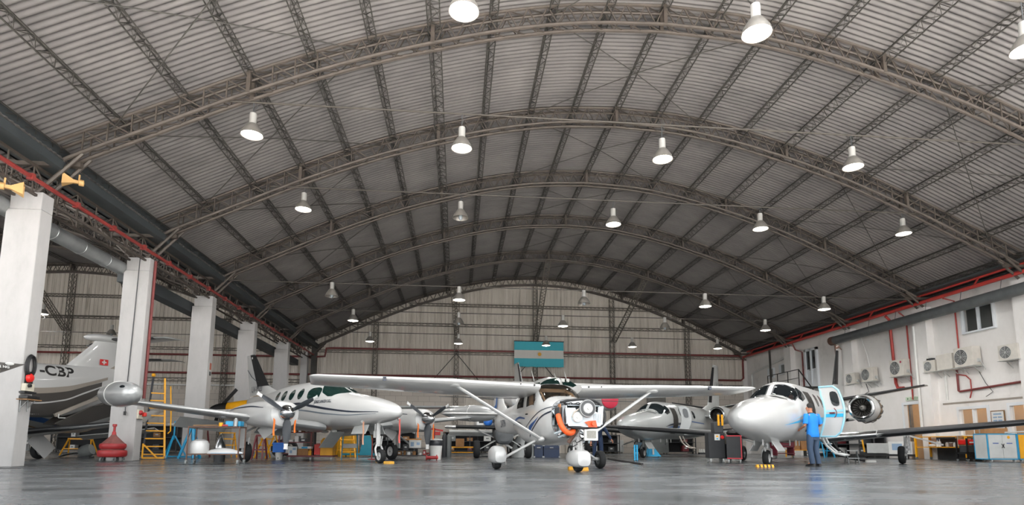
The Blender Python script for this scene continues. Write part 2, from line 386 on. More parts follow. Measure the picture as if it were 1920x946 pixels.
# girts, posts and raking struts of the back wall
def lattice(p, q, w, n, r=.02, up=(0, 1, 0)):
    p = Vector(p); q = Vector(q); t = (q-p); u = t.normalized(); s = u.cross(Vector(up)).normalized()*w/2; e = Vector(up)*w/2; b = MB()
    c = [s+e, s-e, -s-e, -s+e]
    for a in c: b.rod(p+a, q+a, r*1.3, n=4)
    for i in range(n):
        a = p+t*(i/n); d = p+t*((i+1)/n)
        for j in range(4): b.rod(a+c[j], d+c[(j+1) % 4], r*.8, n=4)
    return b
for x in (-5.9, -.13, 5.62, 11.38, 17.13, -16.2, -21.9, -26.7, -32.5, -38.2):
    struct(lattice((x, YB-.28, 0 if x < 0 or x > 11.3 else 4.2), (x, YB-.28, top_of(x)-.75), .3, 30).build('back_wall_post_trim', m_girt))
for z in (9.19, 10.69):
    for x0, x1 in ((-8.6 if z < 10 else -4.4, 16.5 if z > 10 else 19.5), (-37.5 if z < 10 else -35, -16 if z < 10 else -18.5)):
        struct(lattice((x0 if z < 10 else x0+.8, YB-.16, z), (x1 if z < 10 else x1-1.6, YB-.16, z), .18, 60, .016).build('back_wall_girt_trim', m_girt))
for x0, x1 in ((-9.9, 21.4), (-42, -11)):
    struct(lattice((x0, YB-.16, 7.12), (x1, YB-.16, 7.12), .16, 60, .014).build('back_wall_girt_trim', m_girt))
    struct(lattice((x0, YB-.16, 4.95), (x1, YB-.16, 4.95), .22, 70, .014).build('back_wall_girt_trim', m_girt))
for x, z in ((5.68, 12.3), (12.2, 11.5), (-.5, 11.6), (-26.7, 12.3), (-20.6, 11.5), (-33, 11.6)):
    xe = {5.68: 5.65, 12.2: 11.45, -.5: -.1, -26.7: -26.7, -20.6: -21.9, -33: -32.5}[x]
    struct(lattice((x, YT[5]+.3, z), (xe, YB-.4, 8.15), .32, 26).build('raking_strut_trim', m_girt))
for x in (-.13, 5.62):
    for s in (-1, 1):
        b = MB(); b.bar((x, YB-.3, 7.1), (x+s*1.6, YB-.3, 5.2), .05, .05); struct(b.build('back_wall_brace_trim', m_purlin))
# right wall with its openings
def holed_wall(x0, x1, y0, y1, z0, z1, holes, b):
    ys = sorted({y0, y1, *[h[0] for h in holes], *[h[1] for h in holes]}); zs = sorted({z0, z1, *[h[2] for h in holes], *[h[3] for h in holes]})
    for i in range(len(ys)-1):
        for j in range(len(zs)-1):
            cy = (ys[i]+ys[i+1])/2; cz = (zs[j]+zs[j+1])/2
            if any(h[0] < cy < h[1] and h[2] < cz < h[3] for h in holes): continue
            b.box(x0, x1, ys[i], ys[i+1], zs[j], zs[j+1])
XW = 21.85
H_low = [(25.85, 27.35, 0, 2.62), (22.5, 24.1, .95, 2.28), (20.05, 21.7, .95, 2.3), (17.2, 19.4, .95, 2.3)]
H_up = [(21.85, 23.45, 5.38, 6.5), (33.9, 35.2, 4.18, 6.58)]
b = MB(); holed_wall(XW, XW+.2, 8.6, YB, 0, 7.35, H_low+H_up, b); struct(b.build('wall_right', m_white, ang=0))
b = MB(); holed_wall(XW-.1, XW, 8.6, 24.75, 0, 2.45, H_low, b); struct(b.build('wall_right_thick_base', m_white, ang=0))
for i, y in enumerate(YT):
    b = MB(); b.box(21.5, XW+.02, y-.05, y+.72, 0, 7.0); struct(b.build('column', m_white))
b = MB(); b.box(22.3, 22.6, 8.6, YB, 7.2, 7.7); b.box(21.4, 22.6, 8.6, YB, 7.66, 7.74); b.box(22.04, 22.9, 8.6, YB, 7.2, 7.46); struct(b.build('eaves_gutter_and_sun_seal_trim', m_gutter, ang=0))  # gutter, plus a last box added to stop sun leaking in over the wall
beige = mat('beige_room_wall', '#b89c7c', .8, 0, .06, 2)
b = MB(); b.box(24.3, 24.5, 15, 30, 0, 3.4); b.box(XW+.2, 24.5, 15, 30, 3.2, 3.4); b.box(XW+.2, 24.4, 27.4, 27.5, 0, 3.3); b.box(XW+.2, 24.4, 24.5, 24.6, 0, 3.3); b.box(XW+.2, 24.4, 15, 15.1, 0, 3.3); struct(b.build('wall_offices', beige, ang=0))
b = MB(); b.box(22.8, 23.6, 17, 27, 3.14, 3.19); struct(b.build('ceiling_light_office', emit('office_light', '#fff0dd', 6), ang=0))
b = MB(); b.box(XW+1.6, XW+1.8, 20, 37, 4, 7.2); b.box(XW+.2, XW+1.8, 20, 37, 4, 4.1); b.box(XW+.2, XW+1.8, 20, 37, 7.1, 7.2); b.box(XW+.2, XW+1.8, 20, 20.1, 4, 7.2); b.box(XW+.2, XW+1.8, 36.9, 37, 4, 7.2); struct(b.build('wall_upper_rooms', mat('dim_room_wall', '#77726b', .8), ang=0))
fr_m = mat('white_window_frame', '#dfe3e6', .4, 0, .02)
def window_unit(n, y0, y1, z0, z1, bars, wide=.07):
    t = struct(thing('window_%d' % n, None, None)); b = MB()
    for a in (y0, y1-wide): b.box(XW-.118, XW+.058, a, a+wide, z0+wide, z1-wide)
    for a in (z0, z1-wide): b.box(XW-.12, XW+.06, y0, y1, a, a+wide)
    for a in bars: b.box(XW-.08, XW+.04, a-wide/2, a+wide/2, z0+wide, z1-wide)
    b.build('window_frame', fr_m, t, 0); b = MB(); b.box(XW-.01, XW, y0, y1, z0, z1); b.build('window_pane', glassmat('office_pane', '#8a9090', .12), t, 0)
window_unit(1, 21.85, 23.45, 5.38, 6.5, (22.65,))
window_unit(2, 22.5, 24.1, .95, 2.28, (23.3,), .12)
window_unit(3, 20.05, 21.7, .95, 2.3, (20.9,), .12)
window_unit(4, 17.2, 19.4, .95, 2.3, (18.3,), .12)
# upper glazed door and lower open doorway
t = struct(thing('door_1', None, None)); b = MB()
for a in (33.9, 35.05, 34.5): b.box(XW-.14, XW+.06, a, a+(.15 if a != 34.5 else .1), 4.18, 6.58)
b.box(XW-.14, XW+.06, 33.9, 35.2, 6.43, 6.58); b.build('door_frame', fr_m, t, 0)
b = MB(); b.box(XW-.08, XW-.02, 34.0, 35.1, 4.18, 5.3); b.build('door_leaf', fr_m, t, 0)
b = MB(); b.box(XW-.06, XW-.04, 34.0, 35.1, 5.3, 6.45); b.build('door_pane', win, t, 0)
b = MB(); b.rod((XW-.1, 34.62, 5.25), (XW-.1, 34.75, 5.25), .02); b.build('door_handle', black, t)
t = struct(thing('door_2', None, None)); b = MB()
for a in (25.8, 27.25): b.box(XW-.048, XW+.148, a, a+.13, 0, 2.58)
b.box(XW-.05, XW+.15, 25.8, 27.38, 2.58, 2.7); b.build('door_frame', fr_m, t, 0)
b = MB(); b.box(XW-.02, XW+.12, 26.9, 26.98, 0, 2.6); b.build('door_edge', steel, t, 0)
# small high windows near the back corner
for n, (y, z) in enumerate(((39.4, 5.6), (37.9, 5.7))):
    t = struct(thing('window_%d' % (5+n), None, None)); b = MB(); b.box(XW-.12, XW-.002, y-.45, y+.35, z-.35, z+.35); b.build('window_frame', fr_m, t, 0)
    b = MB(); b.box(XW-.13, XW-.119, y-.38, y, z-.28, z+.28); b.build('window_pane', grey, t, 0)
# ---------------------------------------------------------------- pipes, ducts, cables (things fixed to the building)
def pipe(name, pts, r, material, label, cat='pipe', n=10, group=None):
    b = MB(); b.tube(pts, r, n); return setp(b.build(name, material), label, cat, group)
o = pipe('sprinkler_pipe', [(-10.12, 8.7, 6.78), (-10.12, YB-.6, 6.78)], .055, mat('aged_red_pipe', '#7e2c28', .5, 0, .12, 3), 'red sprinkler pipe running along the heads of the white columns')
for y in [9.2+1.7*i for i in range(19)]: MB().cbox((-10.12, y, 6.78), (.15, .1, .15)).build('pipe_coupling', mat('aged_red_pipe', '#7e2c28'), o)
pipe('sprinkler_pipe', [(21.38, 8.7, 7.19), (21.38, YB-.4, 7.19)], .085, m_redpipe, 'thick bright red sprinkler pipe along the top of the right wall')
o = pipe('sprinkler_pipe', [(21.75, 8.7, 7.62), (21.75, YB-.4, 7.62)], .055, m_redpipe, 'thinner red pipe above the thick one in the right eaves')
for y in [9.5+3.2*i for i in range(11)]: MB().rod((21.7, y, 7.62), (21.4, y, 7.2), .04, n=6).build('pipe_link', m_redpipe, o)
pipe('fire_main', [(-42, YB-.32, 6.68), (-10.9, YB-.32, 6.68), (-10.0, YB-.32, 6.68), (-9.4, YB-.32, 6.72), (-9.3, YB-.32, 7.3), (-8.9, YB-.32, 7.32), (21.2, YB-.32, 7.3), (21.5, YB-.32, 7.2)], .07, m_dredpipe, 'dark red pipe across the back wall, upper of two')
pipe('fire_main', [(-42, YB-.32, 5.4), (-10, YB-.32, 5.42), (21.2, YB-.32, 5.44), (21.4, YB-.32, 5.6), (21.42, YB-.32, 7.1)], .07, m_dredpipe, 'dark red pipe across the back wall, lower of two')
pipe('conduit', [(-42, YB-.25, 4.58), (-10.5, YB-.25, 4.58)], .06, whitep, 'white horizontal pipe on the back wall of the left hall')
# round duct on the left, rectangular duct further on
o = pipe('ventilation_duct', [(-11.14, 8.7, 6.28), (-11.14, 20.1, 6.28)], .22, mat('galvanised_duct', '#8b8e8e', .45, .5, .15, 3), 'round galvanised duct passing behind the first white columns', 'duct', 16)
for y in [9.2+1.25*i for i in range(9)]: MB().lathe([(.222, -.04), (.235, -.03), (.235, .03), (.222, .04)], 16, T(-11.14, y, 6.28) @ AXY).build('duct_seam', steel, o)
b = MB(); b.box(-11.5, -11.03, 20.6, 42, 5.95, 6.35); setp(b.build('ventilation_duct', m_gutter, ang=0), 'dark rectangular duct along the far white columns', 'duct')
o = pipe('ventilation_duct', [(21.2, 8.7, 6.5), (21.2, 31.3, 6.5)], .23, mat('dark_duct', '#55595a', .5, .3, .15, 3), 'long dark round duct along the right wall, open rusty end', 'duct', 16)
b = MB(); b.rod((21.2, 31.25, 6.5), (21.2, 31.6, 6.5), .24, .25, 16); b.rod((21.2, 31.3, 6.3), (21.3, 31.4, 5.6), .05, n=6); b.build('duct_end', brown, o)
for y in [9.5+1.9*i for i in range(12)]: MB().rod((21.2, y, 6.7), (21.3, y, 7.15), .012, n=4).build('duct_hanger', steel, o)
# lighting conduits
for i, y in enumerate(YT[:6]):
    zz = 9.35 if i < 3 else 7.36
    hw = 12.2 if i < 3 else 15.6
    b = MB(); b.rod((XC-hw, y+.1, zz), (XC+hw, y+.1, zz), .022, n=6)
    setp(b.build('lamp_conduit', m_wire), 'thin conduit spanning the hall that carries the %s row of lamps' % ['front', 'second', 'third', 'fourth', 'fifth', 'sixth'][i], 'conduit', 'lamp conduits')
for k, (z, lab) in enumerate(((8.35, 'upper'), (7.36, 'lower'))):
    b = MB(); b.rod((-41, 38.5, z), (-11.5, 38.5, z), .02, n=5); setp(b.build('lamp_conduit', m_wire), 'thin dark conduit across the left hall, %s one' % lab, 'conduit')
# pendant lamps
m_shade = mat('lamp_shade_metal', '#8e8a84', .4, .5, .08, 6); m_shin = mat('lamp_inner_white', '#dcdcd8', .5); m_ball = mat('lamp_ballast', '#b9b7b2', .45, .2, .05, 6)
m_glow = emit('lamp_glow', '#fff6ea', 9); m_off = mat('unlit_lamp_glass', '#8f979c', .2, 0, .05)
def lamp(x, y, z, wire, label, on=True, small=False):
    t = thing('pendant_lamp', label, 'lamp', (x, y, z), 0, 'hanging high-bay lamps')
    b = MB(); b.lathe([(.03, .62), (.085, .6), (.09, .56), (.09, .34), (.1, .31), (.06, .3)], 16); b.build('lamp_ballast', m_ball, t)
    b = MB(); b.lathe([(.1, .31), (.13, .29), (.19, .2), (.25, .1), (.275, .01), (.278, 0), (.27, 0), (.24, .1), (.18, .19), (.1, .27)], 24); b.build('lamp_shade', m_shade, t)
    b = MB()
    if on: b.lathe([(.0, -.045), (.06, -.04), (.15, -.015), (.255, .012), (.255, .03), (.0, .03)], 20)
    else: b.sph((0, 0, .03), (.075, .075, .11), 12, 8)
    b.build('lamp_bulb', m_glow if on else m_off, t)
    b = MB(); b.rod((0, 0, .6), (0, 0, wire-z), .012, n=5); b.tube([(.05, .02, wire-z), (.09, .02, wire-z-.12), (.0, .02, wire-z-.22)], .008, 4); b.build('lamp_hanger', dgrey, t)
    if on:
        l = bpy.data.lights.new('lamp_light', 'SPOT'); l.energy = LAMP_W; l.spot_size = radians(165); l.spot_blend = .6; l.shadow_soft_size = .2; l.color = (1, .98, .95)
        lo = bpy.data.objects.new('lamp_light', l); COL.objects.link(lo); lo.parent = t; lo.location = (0, 0, -.07)
LX = [-5.4, 0.0, 5.5, 11.05, 16.7]
rn = ['front', 'second', 'third', 'fourth', 'fifth', 'sixth']; pn = ['leftmost', 'second from the left', 'middle', 'fourth from the left', 'rightmost']
lampz = [8.27, 8.36, 8.47, 6.76, 6.8, 6.77]
off = {(2, 1), (3, 0), (3, 2), (4, 1), (4, 3)}
seen = {0: (1, 2, 3), 1: (0, 1, 2, 3), 2: (0, 1, 2, 3, 4), 3: (0, 1, 2, 3, 4), 4: (0, 1, 2, 3, 4), 5: (0, 1, 2, 3, 4)}
for i in range(6):
    for j in seen[i]:
        st = 'unlit' if (i, j) in off else 'lit'
        x = LX[j]; lz = lampz[i]+{0: .08, 1: 0, 2: -.03, 3: .02, 4: .05}[j]*(1 if i < 3 else .3)
        lamp(x, YT[i]+.1, lz, 9.35 if i < 3 else 7.36, '%s bell-shaped lamp hanging %s in the %s row from the front' % (st, pn[j], rn[i]), (i, j) not in off)
p = atY(79, 588, 38.4); lamp(p.x, 38.5, p.z, 8.35, 'small lit lamp in the left hall beside the nearest white column')
p = atY(207, 626, 38.4); lamp(p.x, 38.5, p.z, 7.36, 'unlit lamp in the left hall above the striped T-tail', False)
# ---------------------------------------------------------------- aircraft building blocks
sg = lambda v: (v > 0)-(v < 0)
class Fus:   # lofted body; stations (y, zc, half width, height up, height down, exponent); y runs aft from the nose
    def __init__(s, st):
        s.st = st; ys = [r[0] for r in st]; s.y0, s.y1 = ys[0], ys[-1]; s.g = [pch(ys, [r[k] for r in st]) for k in range(1, 6)]
    def pt(s, y, th, off=0):
        zc, hw, ht, hb, n = [f(y) for f in s.g]; t = radians(th); c, q = cos(t), sin(t); e = 2/n
        h = ht if q >= 0 else hb
        return Vector(((hw+off)*sg(c)*abs(c)**e, y, zc+(h+off)*sg(q)*abs(q)**e))
    def th(s, y, z, side):
        zc, hw, ht, hb, n = [f(y) for f in s.g]; d = z-zc; h = ht if d >= 0 else hb
        a = math.degrees(math.asin(min(1, (abs(d)/h) if h else 0)**(n/2) if abs(d) < h else 1))*sg(d)
        return a if side > 0 else 180-a
    def body(s, ny=56, nt=48, hole=None, sc=0):
        b = MB(); y0 = s.y0+(.4 if sc < 0 else 0); ys = [y0+(s.y1-y0)*((i/ny)**1.35) for i in range(ny+1)]
        R = [[s.pt(y, 360*j/nt-90, sc) for j in range(nt)] for y in ys]
        if not hole: b.rings(R); return b
        o = len(b.v); b.v += [tuple(p) for r in R for p in r]
        for i in range(ny):
            for j in range(nt):
                k = (j+1) % nt; ym = (ys[i]+ys[i+1])/2; tm = 360*(j+.5)/nt-90
                if hole(ym, tm % 360): continue
                b.f.append((i*nt+j, i*nt+k, (i+1)*nt+k, (i+1)*nt+j))
        return b
    def patch(s, out, rings=4, off=.006, sub=3, inner=0):
        P = []
        for i in range(len(out)):
            a, c = out[i], out[(i+1) % len(out)]
            for j in range(sub): P.append((a[0]+(c[0]-a[0])*j/sub, a[1]+(c[1]-a[1])*j/sub))
        cy = sum(p[0] for p in P)/len(P); ct = sum(p[1] for p in P)/len(P); b = MB(); n = len(P); R = []
        for r in range(rings+1):
            k = 1-(1-inner)*r/rings if inner else max(1-r/rings, .001)
            R.append([s.pt(cy+(p[0]-cy)*k, ct+(p[1]-ct)*k, off) for p in P])
        return b.rings(R, False)
    def side(s, out, side, **k): return s.patch([(y, s.th(y, z, side)) for y, z in out], **k)
    def band(s, pts, side, off=.005, n=4, step=.06):
        f0 = pch([p[0] for p in pts], [p[1] for p in pts]); f1 = pch([p[0] for p in pts], [p[2] for p in pts]); R = []
        m = max(6, int((pts[-1][0]-pts[0][0])/step))
        for i in range(m+1):
            y = pts[0][0]+(pts[-1][0]-pts[0][0])*i/m; a = s.th(y, f0(y), side); c = s.th(y, f1(y), side)
            R.append([s.pt(y, a+(c-a)*j/n, off) for j in range(n+1)])
        return MB().rings(R, False, False)
    def text(s, name, txt, y, z, size, side, material, parent, sx=1, off=.006, slope=0):
        v, f = text_mesh(txt, size, .012*size/.4); b = MB(); P = []
        for a in v:
            yy = y-side*0+ (a[0]*sx if side > 0 else -a[0]*sx)*(1); zz = z+a[1]+slope*(yy-y)
            P.append(s.pt(yy, s.th(yy, zz, side), off))
        b.add(P, f); return b.build(name, material, parent, 0, recalc=False)
def rrect(y0, y1, z0, z1, r=.4, n=5, lean=0):
    P = []; ry = (y1-y0)/2*r; rz = (z1-z0)/2*r
    for cx, cz, a in ((y1-ry, z1-rz, 0), (y0+ry, z1-rz, 90), (y0+ry, z0+rz, 180), (y1-ry, z0+rz, 270)):
        for i in range(n): t = radians(a+90*i/(n-1)); P.append((cx+ry*cos(t), cz+rz*sin(t)))
    return [(y+lean*(z-z0), z) for y, z in P]
_afu = [(1-cos(pi*i/12))/2 for i in range(13)]
_yt = lambda u: 5*(.2969*sqrt(u)-.126*u-.3516*u*u+.2843*u**3-.1036*u**4)
def wing(secs, vert=False, tip=1, frac=None, off=0, refine=10, inc=0):  # secs: (LE point, chord, thickness ratio)
    S = []
    for i in range(len(secs)-1):
        (p, c, t), (p2, c2, t2) = secs[i], secs[i+1]; p = Vector(p); p2 = Vector(p2)
        for j in range(refine if i < len(secs)-2 or True else 1): k = j/refine; S.append((p+(p2-p)*k, c+(c2-c)*k, t+(t2-t)*k))
    p, c, t = secs[-1]; p = Vector(p); S.append((p, c, t)); d = (p-Vector(secs[-2][0])).normalized()
    if tip:
        for e, q, w in ((.04, .97, .8), (.07, .92, .5), (.085, .85, .15)): S.append((p+d*e*tip+Vector((0, c*(1-q)*.6, 0)), c*q, t*w))
    us = _afu if not frac else [frac*u for u in _afu]
    R = []
    for p, c, t in S:
        up = [(u, _yt(u)*t*1.15) for u in us]; lo = [(u, -_yt(u)*t*.85) for u in us]
        ring = up[::-1]+lo[1:(-1 if not frac else None)]
        R.append([p+(Vector((h*c+sg(h)*off, u*c-(off if u < .01 else 0), 0)) if vert else Vector((0, u*c-(off if u < .01 else 0), h*c-inc*u*c+sg(h)*off))) for u, h in ring])
    return MB().rings(R, not frac, not frac)
def wheel(parent, x, y, r, w, hubm=None, ax=(1, 0, 0)):
    M = T(x, y, r) @ AXX; b = MB(); h = w/2
    b.lathe([(r*.56, -h*.7), (r*.7, -h*.98), (r*.88, -h*.92), (r*.97, -h*.6), (r, -h*.2), (r, h*.2), (r*.97, h*.6), (r*.88, h*.92), (r*.7, h*.98), (r*.56, h*.7)], 32, M); b.build('tire', tyre, parent)
    b = MB(); b.lathe([(r*.08, -h*.75), (r*.2, -h*.7), (r*.25, -h*.35), (r*.48, -h*.35), (r*.57, -h*.72), (r*.57, h*.72), (r*.48, h*.35), (r*.25, h*.35), (r*.2, h*.7), (r*.08, h*.75)], 24, M)
    for i in range(6):
        a = pi*i/3
        for s in (-1, 1): b.cbox((0, 0, 0), (.02, .02, .02), M @ T(r*.36*cos(a), r*.36*sin(a), s*h*.4))
    b.build('wheel_rim', hubm or white_paint, parent)
def propeller(parent, x, y, z, dia, nb, a0, material=black, tipm=white_paint, spinm=bare, sr=.2, sl=.42):
    hub = MB(); hub.lathe([(sr*1.0, .0), (sr*.98, .1*sl), (sr*.86, .35*sl), (sr*.62, .65*sl), (sr*.3, .9*sl), (.01, sl)], 24, T(x, y, z) @ AXY); hub.build('spinner', spinm, parent)
    for i in range(nb):
        M = T(x, y-.08, z) @ RY(a0+360*i/nb); R = []; R2 = []; L = dia/2
        for j in range(13):
            k = j/12; rr = .1+(L-.1)*k; c = .05+.075*sin(pi*min(1, k*1.15)**.75) if k < .95 else .06; tw = radians(62-44*k); th = .022*(1-.7*k)+.004
            if k < .12: c = .045; th = .04
            ring = [Vector((c*cos(q)*cos(tw)-th*sin(q)*sin(tw), c*cos(q)*sin(tw)+th*sin(q)*cos(tw), rr)) for q in [2*pi*t/10 for t in range(10)]]
            R.append([M @ p for p in ring])
        o = MB().rings(R[:11]).build('propeller_blade', material, parent); MB().rings(R[10:]).build('blade_tip', tipm, o)
def streamer(label, c, length, w=.05, disc=.1, material=orange, rz=0, tilt=0):
    t = thing('intake_cover', label, 'cover', c, rz, 'covers with hanging streamers'); b = MB()
    if disc: b.lathe([(.0, -.03), (disc, -.03), (disc, .02), (.0, .02)], 18, AXY); b.build('cover_plug', lgrey, t)
    b = MB(); n = 8
    b.rings([[(-w/2+tilt*length*k/n, -.05+.012*sin(k*1.3), -length*k/n), (w/2+tilt*length*k/n, -.05+.012*sin(k*1.3), -length*k/n), (w/2+tilt*length*k/n, -.056+.012*sin(k*1.3), -length*k/n), (-w/2+tilt*length*k/n, -.056+.012*sin(k*1.3), -length*k/n)] for k in range(n+1)])
    b.build('streamer', material, t); return t
def world(fr, l):
    x, y, rz = fr; a = radians(rz); return Vector((x+cos(a)*l[0]-sin(a)*l[1], y+sin(a)*l[0]+cos(a)*l[1], l[2]))
# ---------------------------------------------------------------- 1. high-wing single with its engine uncovered
FR = (2.72, 11.44, 11)
ac = thing('light_aircraft', 'white high-wing single-engine plane with blue stripes and its engine uncovered, in the centre', 'aircraft', (FR[0], FR[1], 0), FR[2])
F1 = Fus([(1.18, 1.17, .50, .36, .46, 3.0), (1.5, 1.17, .545, .42, .55, 3.0), (1.75, 1.17, .555, .47, .58, 3.0), (2.1, 1.2, .56, .66, .64, 3.4), (2.45, 1.22, .56, .76, .67, 3.6), (3.0, 1.25, .56, .76, .70, 3.4), (3.6, 1.28, .53, .70, .68, 3.2), (4.1, 1.3, .47, .55, .60, 2.8), (4.8, 1.34, .36, .36, .50, 2.5), (6.2, 1.3, .22, .33, .42, 2.3), (7.5, 1.3, .1, .26, .32, 2.2), (7.9, 1.32, .01, .1, .12, 2)])
wsO = [(1.72, 32), (1.74, 60), (1.74, 90), (1.74, 120), (1.72, 148), (2.05, 141), (2.4, 129), (2.4, 90), (2.4, 51), (2.05, 39)]
def w_side(y0, y1, z0, z1, side, lean=0): return [(y, F1.th(y, z, side)) for y, z in rrect(y0, y1, z0, z1, .3, 4, lean)]
sideL = {}
for s in (-1, 1):
    sideL[s] = [[(y, F1.th(y, z, s)) for y, z in ((2.2, 1.42), (2.12, 1.55), (2.36, 1.86), (2.78, 1.86), (2.82, 1.40))],
                [(y, F1.th(y, z, s)) for y, z in ((2.98, 1.42), (2.96, 1.84), (3.35, 1.80), (3.72, 1.52), (3.7, 1.42))]]
def inpoly(y, t, P, sh=.93):
    cy = sum(p[0] for p in P)/len(P); ct = sum(p[1] for p in P)/len(P); Q = [(cy+(a-cy)*sh, ct+(c-ct)*sh) for a, c in P]; r = False
    for i in range(len(Q)):
        (y1, t1), (y2, t2) = Q[i], Q[i-1]
        if (t1 > t) != (t2 > t) and y < (y2-y1)*(t-t1)/(t2-t1)+y1: r = not r
    return r
def hole1(y, t):
    for P in [wsO]+sideL[1]+sideL[-1]:
        if inpoly(y, t, P) or inpoly(y, t-360, P): return True
    return False
F1.body(150, 120, hole1).build('fuselage', white_paint, ac)
F1.body(90, 72, hole1, -.03).build('cabin_lining', mat('dark_cabin_lining', '#3b352d', .8), ac)
F1.patch(wsO, 8, .004, 6).build('windshield', glassmat('smoky_windshield', '#2a2620', .5), ac, 60)
F1.patch(wsO, 2, .007, 6, inner=.94).build('windshield_seal', white_paint, ac)
for s in (-1, 1):
    for P in sideL[s]:
        o = F1.patch(P, 6, .004, 5).build('side_window', tglass, ac, 60); F1.patch(P, 2, .007, 5, inner=.9).build('window_seal', white_paint, o)
tanm = mat('tan_cabin_trim', '#a98663', .7, 0, .08)
b = MB()
for s in (-1, 1): b.tube([(s*.4, 1.86, 1.46), (s*.38, 2.25, 1.72), (s*.36, 2.6, 1.84)], .045, 6); b.box(s*.42-.05, s*.42+.05, 2.85, 2.95, 1.1, 1.9)
b.box(-.36, .36, 2.52, 2.6, 1.8, 1.88); b.build('cabin_pillars', tanm, ac)
b = MB()
for s in (-1, 1): b.box(s*.25-.18, s*.25+.18, 3.0, 3.12, .95, 1.62); b.box(s*.25-.1, s*.25+.1, 3.0, 3.08, 1.62, 1.8)
b.build('seats', mat('seat_leather', '#6b543e', .7), ac, bevel=.03)
# wings (one each side), struts, tail
for s in (-1, 1):
    dz = .03 if s > 0 else -.04
    sec = [((s*.5, 1.9, 1.86), 1.6, .13), ((s*2.6, 1.9, 1.93+dz*.4), 1.6, .125), ((s*5.3, 2.1, 2.0+dz), 1.12, .1)]
    w = wing(sec, tip=2, inc=.095).build('wing', white_paint, ac)
    b = MB(); b.rings([[(s*x, 1.93+1.62*.72, z-.115+.01*(x > 3)) for z in (1.78, 1.795)] + [(s*x, 1.93+1.62*.735, z-.115) for z in (1.795, 1.78)] for x in (.7, 2.6)]); b.build('flap_gap', dgrey, w)
    b = MB(); x = 3.95

    for i in range(2): b.cbox((s*3.95, 1.985, 1.925+.05*i+dz*.7), (.07, .06, .035))
    b.build('landing_light', navy, w)
    b = MB(); b.lathe([(.0, 0), (.022, 0), (.022, .02), (0, .02)], 10, T(s*.66, 1.885, 1.885) @ AXY); b.lathe([(.0, 0), (.016, 0), (.016, .02), (0, .02)], 10, T(s*.98, 1.885, 1.9) @ AXY); b.build('fuel_vent', black, w)
    b = MB(); P0 = Vector((s*.54, 1.75, .68 if s < 0 else .72)); P1v = Vector((s*2.42, 2.15, 1.86)); R = []
    for k in range(7):
        p = P0+(P1v-P0)*k/6; R.append([p+Vector((0, .085*cos(q), .04*sin(q))) for q in [2*pi*j/12 for j in range(12)]])
    b.rings(R); b.sph(P1v, (.16, .2, .06)); b.sph(P0, (.07, .13, .06)); b.build('wing_strut', white_paint, ac)
    b = MB(); b.rings([[Vector((s*x, y+d, z)) for d in (-.02, .02)]+[Vector((s*x, y+.02, z-.02)), Vector((s*x, y-.02, z-.02))] for x, y, z in ((1.2, 3.3, 1.74), (1.2, 3.4, 1.66))]); b.build('flap_track', lgrey, w)
    sec = [((s*.06, 6.95, 1.5), 1.15, .09), ((s*1.72, 7.2, 1.5), .75, .08)]; wing(sec).build('tailplane', white_paint, ac)
fin = wing([((0, 6.3, 1.55), 1.55, .08), ((0, 6.75, 1.78), 1.25, .08), ((0, 7.3, 2.42), .78, .08)], True).build('fin', white_paint, ac)
b = MB()
for s in (-1, 1): b.prism([(7.3, 2.05), (7.42, 2.05), (7.5, 1.82), (7.95, 1.66), (7.4, 1.72)], s*.075, s*.08, 0)
b.build('fin_stripe', blue_s, fin)
for s in (-1, 1):
    for m_, pts in ((navy, [(1.22, 1.36, 1.375), (1.7, 1.31, 1.33), (2.3, 1.16, 1.185), (2.9, .93, .95)]), (navy, [(1.22, 1.25, 1.285), (1.7, 1.16, 1.2), (2.2, .96, 1.0), (2.65, .74, .77)]),
                    (blue_s, [(1.9, 1.18, 1.19), (2.2, 1.04, 1.1), (2.5, .9, 1.02), (2.6, .86, .98)]), (blue_s, [(2.9, 1.17, 1.2), (3.4, 1.2, 1.25), (3.9, 1.14, 1.2), (4.05, 1.1, 1.13)]), (navy, [(3.0, .95, 1.0), (3.4, 1.06, 1.12), (3.9, 1.1, 1.15), (4.4, 1.04, 1.06)])):
        F1.band(pts, s).build('stripe', m_, ac, 60)
    F1.text('registration_letters', 'LV-FYH', 6.1, 1.17, .27, s, navy, ac, .9)
    b = MB(); b.cbox((s*.57, 2.75, 1.28), (.02, .14, .03)); b.build('door_handle', black, ac)
# landing gear
for s in (-1, 1):
    g = MB(); R = []
    for k in range(6):
        p = Vector((s*.42, 2.5, .66)).lerp(Vector((s*1.16, 2.72, .24)), k/5); R.append([p+Vector((0, .07*cos(q), .035*sin(q))) for q in [2*pi*j/10 for j in range(10)]])
    g.rings(R); g.rod((s*1.1, 2.72, .24), (s*1.3, 2.72, .22), .04); g.rod((s*1.08, 2.8, .3), (s*1.05, 2.82, .1), .015)
    g = g.build('main_gear', white_paint, ac); wheel(g, s*1.3, 2.72, .215, .16, steel)
    if s < 0:
        b = MB(); R = []
        for y, hw, z0, z1 in ((2.28, .06, .28, .34), (2.34, .13, .16, .44), (2.5, .165, .13, .52), (2.75, .165, .13, .54), (3.0, .14, .17, .48), (3.25, .07, .26, .4), (3.4, .02, .31, .34)):
            R.append([Vector((s*1.3+hw*sg(cos(q))*abs(cos(q))**.7, y, (z0+z1)/2+(z1-z0)/2*sg(sin(q))*abs(sin(q))**.7)) for q in [2*pi*j/20 for j in range(20)]])
        b.rings(R); b.build('wheel_fairing', white_paint, g)
